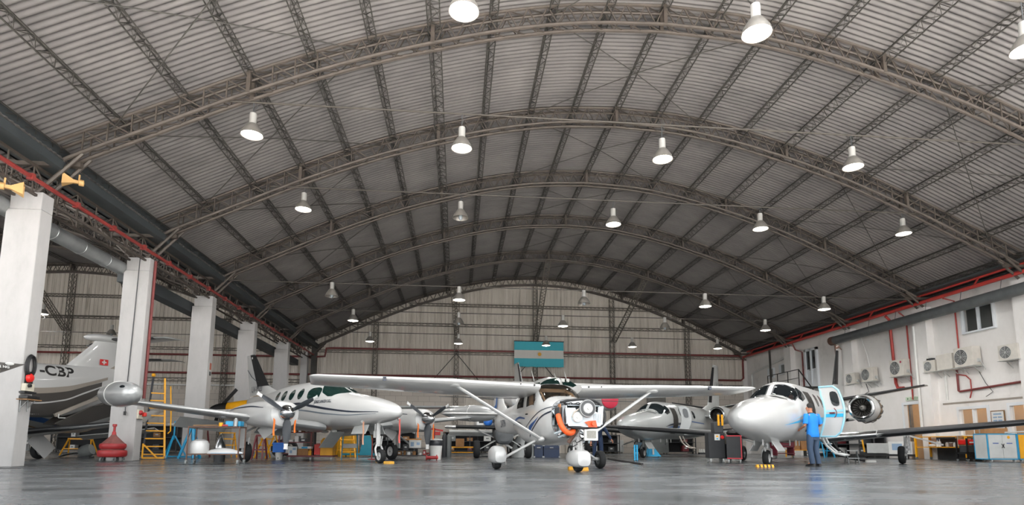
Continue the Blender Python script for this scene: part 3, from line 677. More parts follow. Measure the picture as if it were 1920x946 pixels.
g = MB(); g.rod((0, .98, 1.0), (0, .92, .45), .05); g.rod((0, .95, .72), (0, .93, .5), .075); g.rod((-.09, .93, .62), (.09, .93, .62), .04); g.rod((-.2, .95, .66), (-.05, .95, .72), .05); g.rod((0, .78, .62), (0, .8, .42), .02); g.rod((0, .78, .62), (0, .93, .72), .02)
for q in (-1, 1): g.rod((q*.1, .95, .62), (q*.1, .98, .16), .025)
g = g.build('nose_gear', white_paint, ac); wheel(g, 0, .98, .19, .14, steel)
b = MB(); R = []
for y, hw, z0, z1 in ((.6, .05, .24, .34), (.64, .14, .13, .43), (.76, .18, .1, .46), (1.0, .185, .1, .47), (1.25, .15, .13, .43), (1.5, .07, .22, .35), (1.6, .02, .27, .3)):
    R.append([Vector((hw*sg(cos(q))*abs(cos(q))**.65, y, (z0+z1)/2+(z1-z0)/2*sg(sin(q))*abs(sin(q))**.65)) for q in [2*pi*j/20 for j in range(20)]])
b.rings(R); b.build('wheel_fairing', white_paint, g)
# uncovered engine
lb = mat('pale_blue_engine_tin', '#c9d3d8', .45, .1, .05, 6); eng = MB()
eng.cbox((.02, .95, 1.2), (.5, .4, .34)); eng.cbox((.02, .98, 1.05), (.78, .32, .12))
for s in (-1, 1):
    for y in (.78, 1.0):
        for i in range(7): eng.lathe([(.0, -.008), (.11, -.008), (.11, .008), (0, .008)], 14, T(s*(.22+.03*i), y, 1.16) @ AXX)
eng = eng.build('engine_block', mat('grey_engine_castings', '#5b6064', .5, .5, .25, 10), ac, bevel=.01)
b = MB(); poly = [(x*1.07, z) for x, z in [(-.4, 1.31), (-.38, 1.02), (-.33, .94), (.31, .94), (.36, 1.0), (.39, 1.36), (.28, 1.34), (.27, 1.22), (.18, 1.26), (-.18, 1.26), (-.2, 1.31)]]
b.prism(poly, .58, .6, 1); b.box(-.41, -.39, .6, 1.1, .98, 1.36); b.box(.38, .4, .6, 1.1, .98, 1.36); b.box(-.39, .39, .62, 1.1, 1.36, 1.37); b.build('engine_baffle', lb, eng, 20)
b = MB()
for i in range(5): b.box(.2+.035*i, .215+.035*i, .565, .58, 1.02, 1.2)
b.build('baffle_ribs', lb, eng, 0)
b = MB(); sl = [(-.52, 1.42), (-.36, 1.46), (0, 1.5), (.24, 1.47), (.4, 1.38), (.46, 1.2), (.45, 1.02), (.36, .92), (0, .895), (-.3, .91), (-.39, .97), (-.43, 1.1), (-.43, 1.25), (-.36, 1.36), (-.46, 1.42)]

def chaikin(P, k=2):
    for _ in range(k): P = [P[0]]+[tuple(a[j]*w+c[j]*(1-w) for j in range(len(a))) for a, c in zip(P, P[1:]) for w in (.75, .25)]+[P[-1]]
    return P
b.tube(chaikin([(x, .62+.03*sin(i*2.1), z) for i, (x, z) in enumerate(sl)]), .027, 8); b.build('rubber_seal', boot, eng)
b = MB(); b.lathe([(.055, -.02), (.175, -.025), (.185, 0), (.175, .025), (.1, .035), (.095, .03), (.055, .03)], 36, T(.02, .5, 1.3) @ AXY); fw = b.build('flywheel', steel, eng)
b = MB(); b.lathe([(.105, .0), (.16, .0), (.16, .034), (.105, .034)], 32, T(.02, .5, 1.3) @ AXY); b.build('flywheel_face', dgrey, fw)
b = MB(); b.lathe([(.0, .0), (.098, .0), (.095, .05), (.03, .055), (.028, .09), (0, .09)], 24, T(.02, .5, 1.3) @ AXY)
for i in range(6): b.lathe([(0, 0), (.012, 0), (.012, .015), (0, .015)], 8, T(.02+.065*cos(i*pi/3), .45, 1.3+.065*sin(i*pi/3)) @ AXY)
b.build('propeller_flange', whitep, fw)
b = MB(); b.lathe([(0, -.05), (.105, -.05), (.11, 0), (.1, .04), (.06, .045), (.055, .03), (.03, .03), (.03, .06), (0, .06)], 24, T(-.18, .56, 1.12) @ AXY); b.build('alternator', whitep, eng)
b = MB(); b.tube([(-.12, .55, 1.3), (-.25, .55, 1.22), (-.29, .55, 1.12)], .02, 6); b.build('drive_belt', tan_paint, eng)
b = MB(); b.prism([(-.03, 1.02), (.04, .97), (.06, .92), (.25, .92), (.22, 1.06), (.08, 1.05)], .535, .55, 1); b.lathe([(0, 0), (.045, 0), (.04, .05), (0, .05)], 14, T(.15, .53, .99) @ AXY); b.build('orange_cover', mat('orange_tape', '#e2562a', .5, 0, .08), eng)
b = MB(); hp = [(-.52, .75, 1.16), (-.53, .68, 1.08), (-.5, .64, .95), (-.44, .62, .85), (-.34, .64, .79), (-.24, .68, .81), (-.2, .74, .86)]
b.tube(chaikin(hp), .058, 12); b.build('scat_hose', mat('orange_hose', '#e2581f', .5, 0, .12, 30, bump=.4), eng)
b = MB(); b.rod((-.08, .8, .88), (-.26, .86, .6), .045, .04, 12); b.build('exhaust_pipe', brown, eng)
b = MB(); b.cbox((.0, .62, .77), (.3, .06, .24), T(.14, 0, .0)); b.build('oil_cooler', whitep, eng, bevel=.008)
b = MB(); b.cbox((.14, .585, .775), (.2, .01, .15)); b.build('oil_cooler_core', mat('grey_core', '#8d8b84', .6, 0, .2, 40), eng, 0)
b = MB()
for p, q in (((-.45, 1.2, 1.3), (-.25, .95, 1.2)), ((-.48, 1.2, 1.28), (-.4, .9, 1.02)), ((-.4, 1.2, .78), (-.25, .9, .95)), ((-.44, 1.2, .8), (-.2, .85, .9)), ((.4, 1.2, .78), (.25, .9, .95)), ((-.35, 1.2, .72), (0, .98, .9)), ((.35, 1.2, .72), (0, .98, .9)), ((.1, .9, .6), (.18, .8, .9)), ((.22, .9, .6), (.2, .8, .9))): b.rod(p, q, .02, n=6)
b.build('engine_mount', lb, eng)
b = MB(); b.cbox((-.4, .95, 1.24), (.16, .3, .2)); b.cbox((-.3, .8, 1.38), (.1, .1, .08)); b.cbox((.3, .75, 1.36), (.16, .1, .1)); b.cbox((-.1, .7, 1.38), (.3, .1, .06)); b.build('accessory_box', dgrey, eng, bevel=.015)
b = MB(); random.seed(3)
for i in range(12):
    p = Vector((random.uniform(-.4, .35), .75+random.uniform(0, .2), random.uniform(1.3, 1.42))); b.tube([p, p+Vector((.08, -.05, .03)), p+Vector((.2, .0, -.02)), p+Vector((.28, .05, .0))], .01, 5)
for i in range(8):
    p = Vector((random.uniform(-.2, .3), .8, random.uniform(.6, .85))); b.tube([p, p+Vector((.03, -.04, -.08)), p+Vector((-.06, .02, -.14))], .01, 5)
b.build('engine_wiring', black, eng)
b = MB(); b.box(-.47, -.44, .8, .9, 1.06, 1.4); b.box(.1, .25, .7, .75, 1.38, 1.41); b.build('copper_bracket', mat('copper_part', '#a8714a', .5, .3, .1), eng)
b = MB(); b.rings([[F1.pt(1.17, t, -.015) for t in range(0, 360, 12)]], True); b = MB(); R0 = [F1.pt(1.19, t, -.004) for t in range(0, 360, 10)]; b.rings([R0, [p+Vector((0, .01, 0)) for p in R0]]); b.build('firewall', bare, ac, 0)
b = MB(); b.tube([F1.pt(1.2, t, .002) for t in range(0, 361, 10)], .006, 5); b.build('cowl_edge', dgrey, ac)
# ---------------------------------------------------------------- 2. twin with tip tanks
FR2 = (-1.22, 16.8, 40)
tw = thing('twin_propeller_aircraft', 'white low-wing twin-propeller plane with tip tanks and oval windows, on the left', 'aircraft', (FR2[0], FR2[1], 0), FR2[2])
F2 = Fus([(.62, 1.47, .012, .012, .012, 2), (.66, 1.47, .09, .09, .09, 2), (.8, 1.49, .2, .17, .18, 2.1), (1.23, 1.52, .37, .29, .29, 2.2), (1.84, 1.55, .5, .40, .38, 2.3), (2.6, 1.58, .6, .5, .5, 2.4), (3.2, 1.62, .66, .56, .57, 2.4), (3.8, 1.66, .7, .74, .62, 2.3), (4.5, 1.7, .72, .9, .68, 2.3), (5.3, 1.74, .73, .95, .72, 2.3), (6.5, 1.78, .72, .92, .76, 2.3), (7.6, 1.83, .66, .83, .76, 2.3), (8.9, 1.93, .48, .63, .66, 2.2), (10.3, 2.08, .26, .4, .45, 2.1), (11.7, 2.2, .06, .18, .2, 2), (11.8, 2.2, .01, .04, .04, 2)])
F2.body(90, 56).build('fuselage', white_paint, tw)
for s in (-1, 1):
    F2.patch([(3.2, 88 if s > 0 else 92), (3.25, 68 if s > 0 else 112), (3.55, 35 if s > 0 else 145), (3.75, 30 if s > 0 else 150), (4.15, 36 if s > 0 else 144), (4.42, 62 if s > 0 else 118), (4.5, 87 if s > 0 else 93)], 5, .006, 5).build('windshield', gwin, tw, 60)
    F2.side(rrect(4.2, 5.0, 1.98, 2.4, .75, 6, .1), s).build('side_window', gwin, tw, 60)
    for y, w in ((5.55, .22), (6.2, .22), (6.85, .22), (7.45, .18)):
        o = F2.side(rrect(y-w, y+w, 2.02, 2.44, 1, 6, -.12), s, off=.004).build('window_seal', white_paint, tw, 60); F2.side(rrect(y-w*.88, y+w*.88, 2.045, 2.415, 1, 6, -.12), s).build('cabin_window', gwin, o, 60)
    F2.band([(1.2, 1.485, 1.5), (2.2, 1.5, 1.54), (3.4, 1.6, 1.66), (4.6, 1.74, 1.82), (5.6, 1.86, 1.94), (6.2, 1.86, 1.93), (6.8, 1.75, 1.79), (7.2, 1.58, 1.6)], s).build('stripe', navy, tw, 60)
    F2.band([(1.3, 1.44, 1.45), (2.4, 1.42, 1.445), (3.6, 1.48, 1.52), (5, 1.62, 1.67), (6.2, 1.72, 1.77)], s).build('stripe', mat('slate_stripe_paint', '#6b7680', .35), tw, 60)
    F2.text('lettering', 'JORGE LANUZA S.R.L.', 3.95, 1.9, .13, s, navy, tw, .8)
    w = wing([((s*.5, 3.95, 1.08), 2.0, .17), ((s*2.45, 3.98, 1.28), 1.75, .15), ((s*5.9, 4.15, 1.63), 1.05, .12)], tip=0).build('wing', silver_paint, tw)
    b = MB(); b.bar((s*1.0, 5.75, .98), (s*1.95, 5.78, 1.06), .55, .025, (0, .65, 1)); b.bar((s*2.95, 5.6, 1.05), (s*4.4, 5.55, 1.2), .5, .025, (0, .65, 1)); b.build('lowered_flap', lgrey, w, 0)
    tk = Fus([(3.0, 1.78, .01, .01, .01, 2), (3.03, 1.78, .1, .1, .1, 2), (3.2, 1.78, .22, .2, .22, 2), (3.7, 1.79, .33, .3, .31, 2), (4.3, 1.81, .36, .33, .33, 2), (5.2, 1.85, .33, .28, .3, 2), (6.0, 1.92, .2, .16, .18, 2), (6.7, 1.98, .03, .03, .03, 2)]); B = tk.body(34, 28)
    B.v = [(a+s*6.1, c, d) for a, c, d in B.v]; t_ = B.build('tip_tank', silver_paint, tw)
    B = tk.patch(rrect(3.2, 3.42, 30 if s > 0 else 130, 52 if s > 0 else 150, 1, 5), 3, .006); B.v = [(a+s*6.1, c, d) for a, c, d in B.v]; B.build('tank_light', win, t_, 60)
    B = MB(); B.tube([tk.pt(4.35, q, .004) for q in range(0, 361, 12)], .01, 5); B.v = [(a+s*6.1, c, d) for a, c, d in B.v]; B.build('tank_seam', whitep, t_)
    nc = Fus([(2.62, 1.42, .26, .22, .26, 2.4), (2.7, 1.42, .4, .3, .38, 2.5), (3.0, 1.42, .47, .36, .44, 2.6), (3.9, 1.44, .48, .37, .42, 2.5), (5.2, 1.48, .42, .3, .34, 2.3), (6.6, 1.5, .2, .14, .2, 2.2), (7.4, 1.5, .03, .03, .04, 2)]); B = nc.body(44, 36)
    B.v = [(a+s*2.45, c, d) for a, c, d in B.v]; n_ = B.build('engine_nacelle', white_paint, tw)
    for q in (-1, 1):
        B = nc.band([(3.1, 1.56, 1.58), (4.2, 1.62, 1.66), (5.4, 1.62, 1.65), (6.2, 1.56, 1.57)], q); B.v = [(a+s*2.45, c, d) for a, c, d in B.v]; B.build('nacelle_stripe', navy, n_, 60)
    pr = MB(); pr.rod((s*2.45, 2.75, 1.42), (s*2.45, 2.6, 1.42), .2, n=20); pr = pr.build('propeller', bare, tw); propeller(pr, s*2.45, 2.62, 1.42, 2.02, 3, 180, mat('dark_blue_grey_blade', '#2f3439', .45), white_paint, bare, .23, .4)
    g = MB(); g.rod((s*2.7, 4.85, 1.2), (s*2.7, 4.85, .45), .06); g.rod((s*2.7, 4.85, .5), (s*2.7, 4.9, .3), .045); g.rod((s*2.62, 4.7, .75), (s*2.62, 4.72, .45), .025); g.rod((s*2.7, 4.85, .9), (s*2.2, 4.9, 1.15), .03); g.cbox((s*2.76, 4.8, .8), (.03, .42, .75)); g.rod((s*2.6, 4.9, .3), (s*2.85, 4.9, .3), .04)
    g = g.build('main_gear', white_paint, tw); wheel(g, s*2.62, 4.9, .31, .2)
    b = MB(); b.cbox((0, 0, 0), (.5, .02, .34), T(s*2.2, 4.4, .98) @ RY(s*38)); b.build('gear_door', white_paint, tw, 0)
    wing([((s*.1, 10.4, 1.9), 1.35, .1), ((s*2.3, 10.7, 1.78), .85, .09)]).build('tailplane', white_paint, tw)
fin = wing([((0, 8.6, 2.5), 2.9, .07), ((0, 9.75, 2.85), 1.9, .08), ((0, 11.2, 4.2), .85, .08)], True).build('fin', white_paint, tw)
wing([((0, 9.75, 2.85), 1.9, .085), ((0, 11.2, 4.2), .85, .085)], True, 1, .46, .012).build('fin_boot', boot, fin)
b = MB(); b.prism([(11.35, 4.14), (11.42, 4.14), (11.4, 4.06), (11.33, 4.06)], -.06, .06, 0); b.build('beacon', whitep, fin)
for s in (-1,): lettering('registration_letters', 'LV-MZI', .34, T(-.1, 10.6, 2.75) @ RZ(-90) @ RX(90), navy, fin)
b = MB(); b.tube([(-.085, 10.4, 3.02), (-.085, 10.8, 3.12), (-.085, 11.2, 3.28), (-.06, 11.75, 3.62)], .012, 5); b.build('fin_stripe', navy, fin)
g = MB(); g.rod((0, 1.75, 1.2), (0, 1.7, .5), .06); g.rod((0, 1.72, .75), (0, 1.7, .55), .075)
for q in (-1, 1): g.tube([(q*.06, 1.7, .55), (q*.12, 1.68, .42), (q*.12, 1.6, .22)], .03, 6); g.rod((q*.1, 1.75, 1.15), (0, 1.9, .8), .02); g.rod((q*.03, 1.55, .8), (q*.03, 1.6, .55), .015)
g.cbox((0, 1.85, .85), (.16, .05, .2)); g = g.build('nose_gear', white_paint, tw); wheel(g, 0, 1.58, .21, .17)
for q in (-1, 1): MB().cbox((0, 0, 0), (.02, .8, .3), T(q*.28, 2.3, 1.0) @ RY(q*-25)).build('gear_door', lgrey, tw, 0)
MB().cbox((0, 0, 0), (.5, .9, .02), T(.1, 4.7, .7) @ RX(-35)).build('gear_door', lgrey, tw, 0)
MB().sph((-.05, 4.3, .98), (.09, .14, .06)).build('belly_fairing', whitep, tw); MB().sph((0, 5.0, .97), (.12, .16, .05)).build('belly_fairing', whitep, tw); MB().rod((.0, 2.6, 1.12), (0, 2.62, .95), .02).build('belly_antenna', whitep, tw)
for (x, y, z, L_, d, m_, lab) in ((-2.76, 2.72, 1.46, .5, .1, orange, 'grey round plug with an orange streamer on the left side of the near propeller'), (-2.16, 2.72, 1.44, .42, .1, orange, 'grey round plug with an orange streamer between the near propeller and the fuselage'), (2.14, 2.72, 1.46, .5, .1, orange, 'grey round plug with an orange streamer beside the far propeller'), (2.78, 2.72, 1.4, .5, .06, orange, 'bright orange streamer hanging right of the far propeller'), (-.38, 2.0, 1.22, .5, .05, mat('faded_orange_fabric', '#d9a487', .8), 'faded orange streamer hanging under the nose of the tip-tank twin'), (.35, 1.2, 1.3, .52, .04, red_tag, 'pale red streamer hanging behind the nose tip of the tip-tank twin')):
    p = world(FR2, (x, y, z)); streamer(lab, p, L_*1.35, .05, d, m_, FR2[2])
# ---------------------------------------------------------------- 3. business jets
def jet(fr, label, near, cz):
    t = thing('business_jet', label, 'aircraft', (fr[0], fr[1], 0), fr[2]); base = white_paint if near else grey_paint
    zo = 0 if near else .14
    st = [(-.35, 1.28, .004, .004, .004, 2), (-.345, 1.28, .06, .05, .05, 2), (-.325, 1.28, .12, .1, .1, 2), (-.27, 1.28, .2, .165, .175, 2), (-.1, 1.28, .34, .28, .3, 2), (.35, 1.31, .52, .4, .46, 2.1), (1.0, 1.36, .64, .48, .62, 2.2), (1.7, 1.42, .73, .52, .76, 2.2), (2.25, 1.46, .77, .56, .8, 2.15), (2.75, 1.5, .8, .84, .83, 2.1), (3.3, 1.55, .81, .95, .85, 2.05), (4.5, 1.58, .81, .96, .86, 2), (7.5, 1.6, .8, .95, .84, 2), (9.5, 1.68, .68, .86, .74, 2), (11.5, 1.9, .42, .62, .56, 2), (13.2, 2.12, .18, .36, .34, 2), (14.0, 2.2, .02, .06, .08, 2)]
    F = Fus([(a, z+zo, w, h, l, n) for a, z, w, h, l, n in st])
    def TH(y, z, s): return F.th(y, z+zo, s)
    wsp = {}
    for s in (-1, 1):
        q = lambda a: a if s > 0 else 180-a
        wsp[s] = [(2.27, q(86)), (2.26, q(66)), (2.36, q(40)), (2.5, q(31)), (2.85, q(32)), (3.08, q(48)), (2.98, q(68)), (2.82, q(86))]
    hole = (lambda y, a: any(inpoly(y, a, P, .95) for P in wsp.values())) if near else None
    door_hole = [(3.62, TH(3.62, z, 1)) for z in (1.0, 1.5, 2.2)]+[(4.25, TH(4.25, z, 1)) for z in (2.2, 1.5, 1.0)]
    F.body(130 if near else 70, 110 if near else 52, hole).build('fuselage', base, t)
    if near: F.body(70, 64, hole, -.04).build('cabin_lining', mat('dark_cockpit_lining', '#2a2a2b', .8), t)
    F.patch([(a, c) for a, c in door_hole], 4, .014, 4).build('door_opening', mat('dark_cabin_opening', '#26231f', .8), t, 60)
    for s in (-1, 1):
        o = F.patch(wsp[s], 6, .005, 5).build('windshield', glassmat('jet_windshield', '#22272a', .5) if near else win, t, 60)
        if near: F.patch(wsp[s], 2, .008, 5, inner=.93).build('windshield_seal', dgrey, o, 60)
        F.side([(2.78, 1.93+zo), (3.0, 2.2+zo), (3.28, 2.3+zo), (3.45, 2.15+zo), (3.38, 1.95+zo), (3.0, 1.85+zo)], s).build('side_window', win, t, 60)
        for i in range(5 if near else 4):
            y = 4.65+.62*i; F.side(rrect(y, y+.34, 1.8+zo, 2.2+zo, .9, 5, .1), s).build('cabin_window', win, t, 60)
        F.patch([(2.2, 88 if s > 0 else 92), (1.9, 80 if s > 0 else 100), (1.92, 58 if s > 0 else 122), (2.2, 44 if s > 0 else 136), (2.28, 60 if s > 0 else 120)], 3, .03).build('windshield_deflector', base, t, 60)
        if near:
            F.band([(1.35, 1.12, 1.125), (1.9, 1.17, 1.2), (2.8, 1.24, 1.34), (3.6, 1.28, 1.42), (6, 1.34, 1.5), (9, 1.5, 1.7)], s).build('stripe', sky_s, t, 60)
            F.band([(1.6, 1.2, 1.205), (2.4, 1.36, 1.38), (3.2, 1.5, 1.53), (3.9, 1.62, 1.64)], s).build('stripe', lsky_s, t, 60)
        else:
            F.band([(2.7, 1.28+zo, 1.285+zo), (3.4, 1.36+zo, 1.44+zo), (4.4, 1.42+zo, 1.52+zo), (5.4, 1.3+zo, 1.42+zo), (6.6, 1.0+zo, 1.08+zo)], s).build('stripe', navy, t, 60)
            F.band([(2.9, 1.24+zo, 1.245+zo), (3.6, 1.27+zo, 1.33+zo), (4.4, 1.26+zo, 1.36+zo), (4.9, 1.18+zo, 1.22+zo)], s).build('stripe', blue_s, t, 60)
            F.band([(6.0, 1.62+zo, 1.66+zo), (8.2, 1.56+zo, 1.6+zo)], s).build('stripe', blue_s, t, 60)
        zw = .8 if near else 1.1
        w = wing([((s*.6, 5.55, zw), 2.4, .13), ((s*2.5, 5.65, zw+.16), 1.95, .12), ((s*(7.9 if s > 0 or not near else 8.7), 5.95, zw+.62), 1.05, .12)]).build('wing', lgrey if near else grey_paint, t)
        x0 = 2.2 if near else 1.6; sc_ = [((s*x0, 5.65, zw+.16*x0/2.5), 2.0, .122), ((s*2.5, 5.65, zw+.16), 1.95, .122), ((s*(7.8 if s > 0 or not near else 8.6), 5.945, zw+.612), 1.06, .124)]
        wing(sc_, False, 0, .13, .006).build('wing_boot', boot, w)
        if near: wing([((s*.82, 5.56, zw+.02), 2.36, .132), ((s*2.18, 5.64, zw+.135), 2.0, .124)], False, 0, .1, .005).build('polished_leading_edge', bare, w)
        ez = 1.93 if near else 2.2; ex = 1.42; M = T(s*ex, 8.3, ez)
        b = MB(); b.lathe([(.33, -.02), (.37, -.05), (.415, -.02), (.43, .06), (.385, .06)], 36, M @ RX(-90)); b.build('intake_lip', bare, t)
        b = MB(); b.lathe([(.42, .05), (.47, .35), (.49, .8), (.48, 1.3), (.42, 1.9), (.34, 2.5), (.3, 2.62), (.24, 2.62), (.24, 2.5)], 36, M @ RX(-90)); n_ = b.build('engine_nacelle', base, t)
        b = MB(); b.lathe([(.34, .0), (.35, .2), (.34, .5), (.02, .52)], 32, M @ RX(-90)); b.build('intake_duct', mat('dark_intake', '#3a3836', .4, .6, .1), n_)
        b = MB(); b.lathe([(.02, .16), (.06, .2), (.11, .32), (.12, .5)], 20, M @ RX(-90)); b.build('fan_spinner', mat('spinner_grey', '#b8b4ae', .3, .4), n_)
        b = MB()
        for i in range(20): b.cbox((.22, 0, 0), (.22, .04, .006), M @ T(0, .42, 0) @ RY(18*i) @ RX(40))
        b.build('fan_blades', mat('dark_fan', '#55524e', .35, .7), n_, 0)
        b = MB(); b.rings([[Vector((s*(x), y, ez-.02+zz)) for y, zz in ((8.7, -.05), (8.8, .06), (10.2, .07), (10.6, 0), (10.2, -.07), (8.8, -.06))] for x in (.55, 1.05)]); b.build('engine_pylon', base, t)
        if near:
            b = MB(); b.cbox((0, -.0, 0), (.18, .02, .1), M @ T(-.02, .22, -.44)); b.build('intake_placard', dgrey, n_)
            if s > 0:
                b = MB(); b.lathe([(.50, .82), (.505, 1.0), (.47, 1.45), (.40, 1.6)], 36, M @ RX(-90)); b.build('uncowled_engine', mat('bare_engine', '#8a7458', .45, .5, .3, 14), n_)
                b = MB()
                for i in range(14): a = i*.45; b.tube([M @ Vector((.5*cos(a), .85, .5*sin(a))), M @ Vector((.53*cos(a+.1), 1.1, .53*sin(a+.1))), M @ Vector((.48*cos(a+.3), 1.5, .48*sin(a+.3)))], .015, 5)
                b.build('engine_piping', dgrey, n_)
        hz = 2.5 if near else 2.75
        hs = [((s*.08, 12.0, hz), 1.35, .1), ((s*2.95, 13.45, hz+.55), .75, .09)]; o = wing(hs).build('tailplane', lgrey if near else grey_paint, t); wing([(p, c, k*1.02) for p, c, k in hs], False, 0, .16, .006).build('tailplane_boot', boot, o)
        gx = 2.72
        g = MB(); g.rod((s*gx, 7.75, zw+.1), (s*gx, 7.72, .35), .055); g.rod((s*gx, 7.73, .6), (s*gx, 7.72, .4), .075); g.rod((s*(gx+.12), 7.6, .9), (s*(gx+.12), 7.65, .35), .03); g.rod((s*gx, 7.75, .95), (s*(gx-.7), 7.75, .95), .03); g.rod((s*(gx+.02), 7.72, .3), (s*(gx-.2), 7.72, .3), .05)
        for i in range(4): g.cbox((s*(gx+.09), 7.62, .4+.14*i), (.06, .08, .07))
        g = g.build('main_gear', white_paint if near else grey, t); wheel(g, s*(gx-.13), 7.72, .29, .2, steel)
        b = MB(); b.bar((s*gx, 7.75, .95), (s*(gx+1.0), 7.85, .62), .05, .22, (0, 1, 0)); b.build('gear_door', white_paint if near else grey_paint, t, 0)
    fz = .1 if near else .75
    fin = wing([((0, 9.8, 2.5), 3.4, .05), ((0, 11.35, 2.95), 2.3, .085), ((0, 12.62, 4.65+fz), 1.05, .085)], True).build('fin', grey_paint if near else lgrey, t)
    wing([((0, 11.45, 3.1), 2.25, .09), ((0, 12.55, 4.55+fz), 1.08, .09)], True, 0, .16, .008).build('fin_boot', boot, fin)
    if near:
        b = MB(); b.tube([(0, 12.6, 4.65+fz), (0, 13.0, 4.75+fz), (0, 13.66, 4.72+fz)], [.05, .07, .03], 8); b.build('fin_tip', brown, fin)
    else: lettering('registration_letters', 'LV-WJF', .5, T(.12, 13.3, 4.2) @ RZ(90) @ RX(90), navy, fin)
    g = MB(); g.rod((0, 1.95, .85), (0, 1.92, .5), .06); g.rod((0, 1.93, .62), (0, 1.92, .48), .085)
    for q in (-1, 1): g.tube([(q*.03, 1.92, .52), (q*.12, 1.92, .46), (q*.13, 1.88, .25)], .03, 6)
    g.tube([(0, 1.75, .42), (0, 1.7, .5), (0, 1.85, .56)], .03, 6); g = g.build('nose_gear', white_paint if near else grey, t); wheel(g, 0, 1.88, .225, .17)
    for q in (-1, 1): MB().cbox((0, 0, 0), (.025, .72, .34), T(q*.3, 1.95, .56) @ RY(q*-32)).build('gear_door', white_paint if near else grey_paint, t, 0, bevel=.01)
    b = MB()
    for i, (x, y) in enumerate(((.12, 1.1), (-.15, 1.25), (.1, 2.7), (.25, 3.3), (-.2, 3.1), (.2, 4.2), (.1, 5.0))): b.prism([(y, .75+zo), (y+.12, .75+zo), (y+.1, .58+zo), (y+.03, .57+zo)], x-.008, x+.008, 0)
    b.build('belly_antenna', white_paint, t, 0)
    # open door, standing out from the left side of the plane
    dm = MB(); D = []
    for k in range(11): z = .86+1.42*k/10; D.append((z, .30*sin(pi*(k/10)**.9)))
    hx = 1.02 if near else .98
    Mh = T(hx+.05, 3.62, zo) @ RZ(-16 if near else 10)
    def dring(x0, x1, z0, z1, o, th): return
    R = []
    for k in range(13):
        z = (.84+1.46*k/12) if near else (1.06+1.2*k/12); c = .16*cos(pi*(k/12-.5)*1.1); w_ = (.62 if 0 < k < 12 else .5)*(.9 if near else .76)
        x0 = .0+c+.0; R.append([Mh @ Vector((x0+.04*(k > 10), -.02, z)), Mh @ Vector((x0+w_, -.02, z)), Mh @ Vector((x0+w_, .05, z)), Mh @ Vector((x0, .05, z))])
    dr = MB().rings(R).build('cabin_door', base, t, 30, bevel=.015)
    if near:
        E = []
        for k in range(0, 13): E.append(R[k][0])
        E += [R[12][1]]+[R[k][1] for k in range(11, -1, -1)]+[R[0][0]]
        n0 = (Mh.to_3x3() @ Vector((0, -1, 0)))
        b = MB(); b.tube([p+n0*.005 for p in E], .028, 6); b.build('door_edge_trim', lsky_s, dr)
        def dq(u0, u1, k0, k1, nn=4): 
            bb = MB(); RR = []
            for j in range(nn+1):
                z = .84+1.46*(k0+(k1-k0)*j/nn)/12; c = .16*cos(pi*((k0+(k1-k0)*j/nn)/12-.5)*1.1); RR.append([Mh @ Vector((c+u, -.03, z)) for u in (u0, u1)])
            return bb.rings(RR, False, False)
        dq(.03, .54, 4.6, 5.4).build('door_stripe', sky_s, dr, 0); dq(.03, .54, 5.8, 6.3).build('door_stripe', lsky_s, dr, 0)
        b = MB(); b.tube([Mh @ Vector((.33+.17*cos(a), -.035, 1.52+.17*sin(a))) for a in [-.9+.3*i for i in range(7)]], .012, 5); b.cbox((0, 0, 0), (.14, .04, .04), Mh @ T(.38, -.05, 1.52)); b.build('door_latch', dkred, dr)
    w0 = MB(); RR = []
    for k in range(13):
        a = 2*pi*k/12; RR.append(Mh @ Vector(((.46 if near else .36)+.12*sg(cos(a))*abs(cos(a))**.6+.05*sin(a)*-1, -.032, 1.93+.22*sg(sin(a))*abs(sin(a))**.7)))
    c0 = Mh @ Vector(((.46 if near else .36), -.032, 1.93)); w0.add(RR[:12]+[c0], [(i, (i+1) % 12, 12) for i in range(12)]); w0.build('door_window', win, dr, 0, recalc=False)
    # airstair hanging below the door
    b = MB()
    Ms = T(1.05, 3.9, .86+zo) @ RZ(-90)
    for dx in (-.22, .22): b.tube([Ms @ Vector((dx, 0, 0)), Ms @ Vector((dx, .12, -.28)), Ms @ Vector((dx, .34, -.5)), Ms @ Vector((dx, .6, -.56))], .035, 6)
    for y, z in ((.1, -.22), (.32, -.46), (.55, -.55)): b.cbox((0, 0, 0), (.46, .18, .025), Ms @ T(0, y, z))
    b.build('airstair', tan_paint if not near else lgrey, t)
    return t, F
jet1, FJ = jet((7.41, 14.88, -44.4), 'white business jet with a light blue stripe and open door, on the right', True, 0)
jet2, _ = jet((7.2, 25.15, -41), 'grey business jet with dark blue stripes and black leading edges, behind the high-wing plane', False, 0)
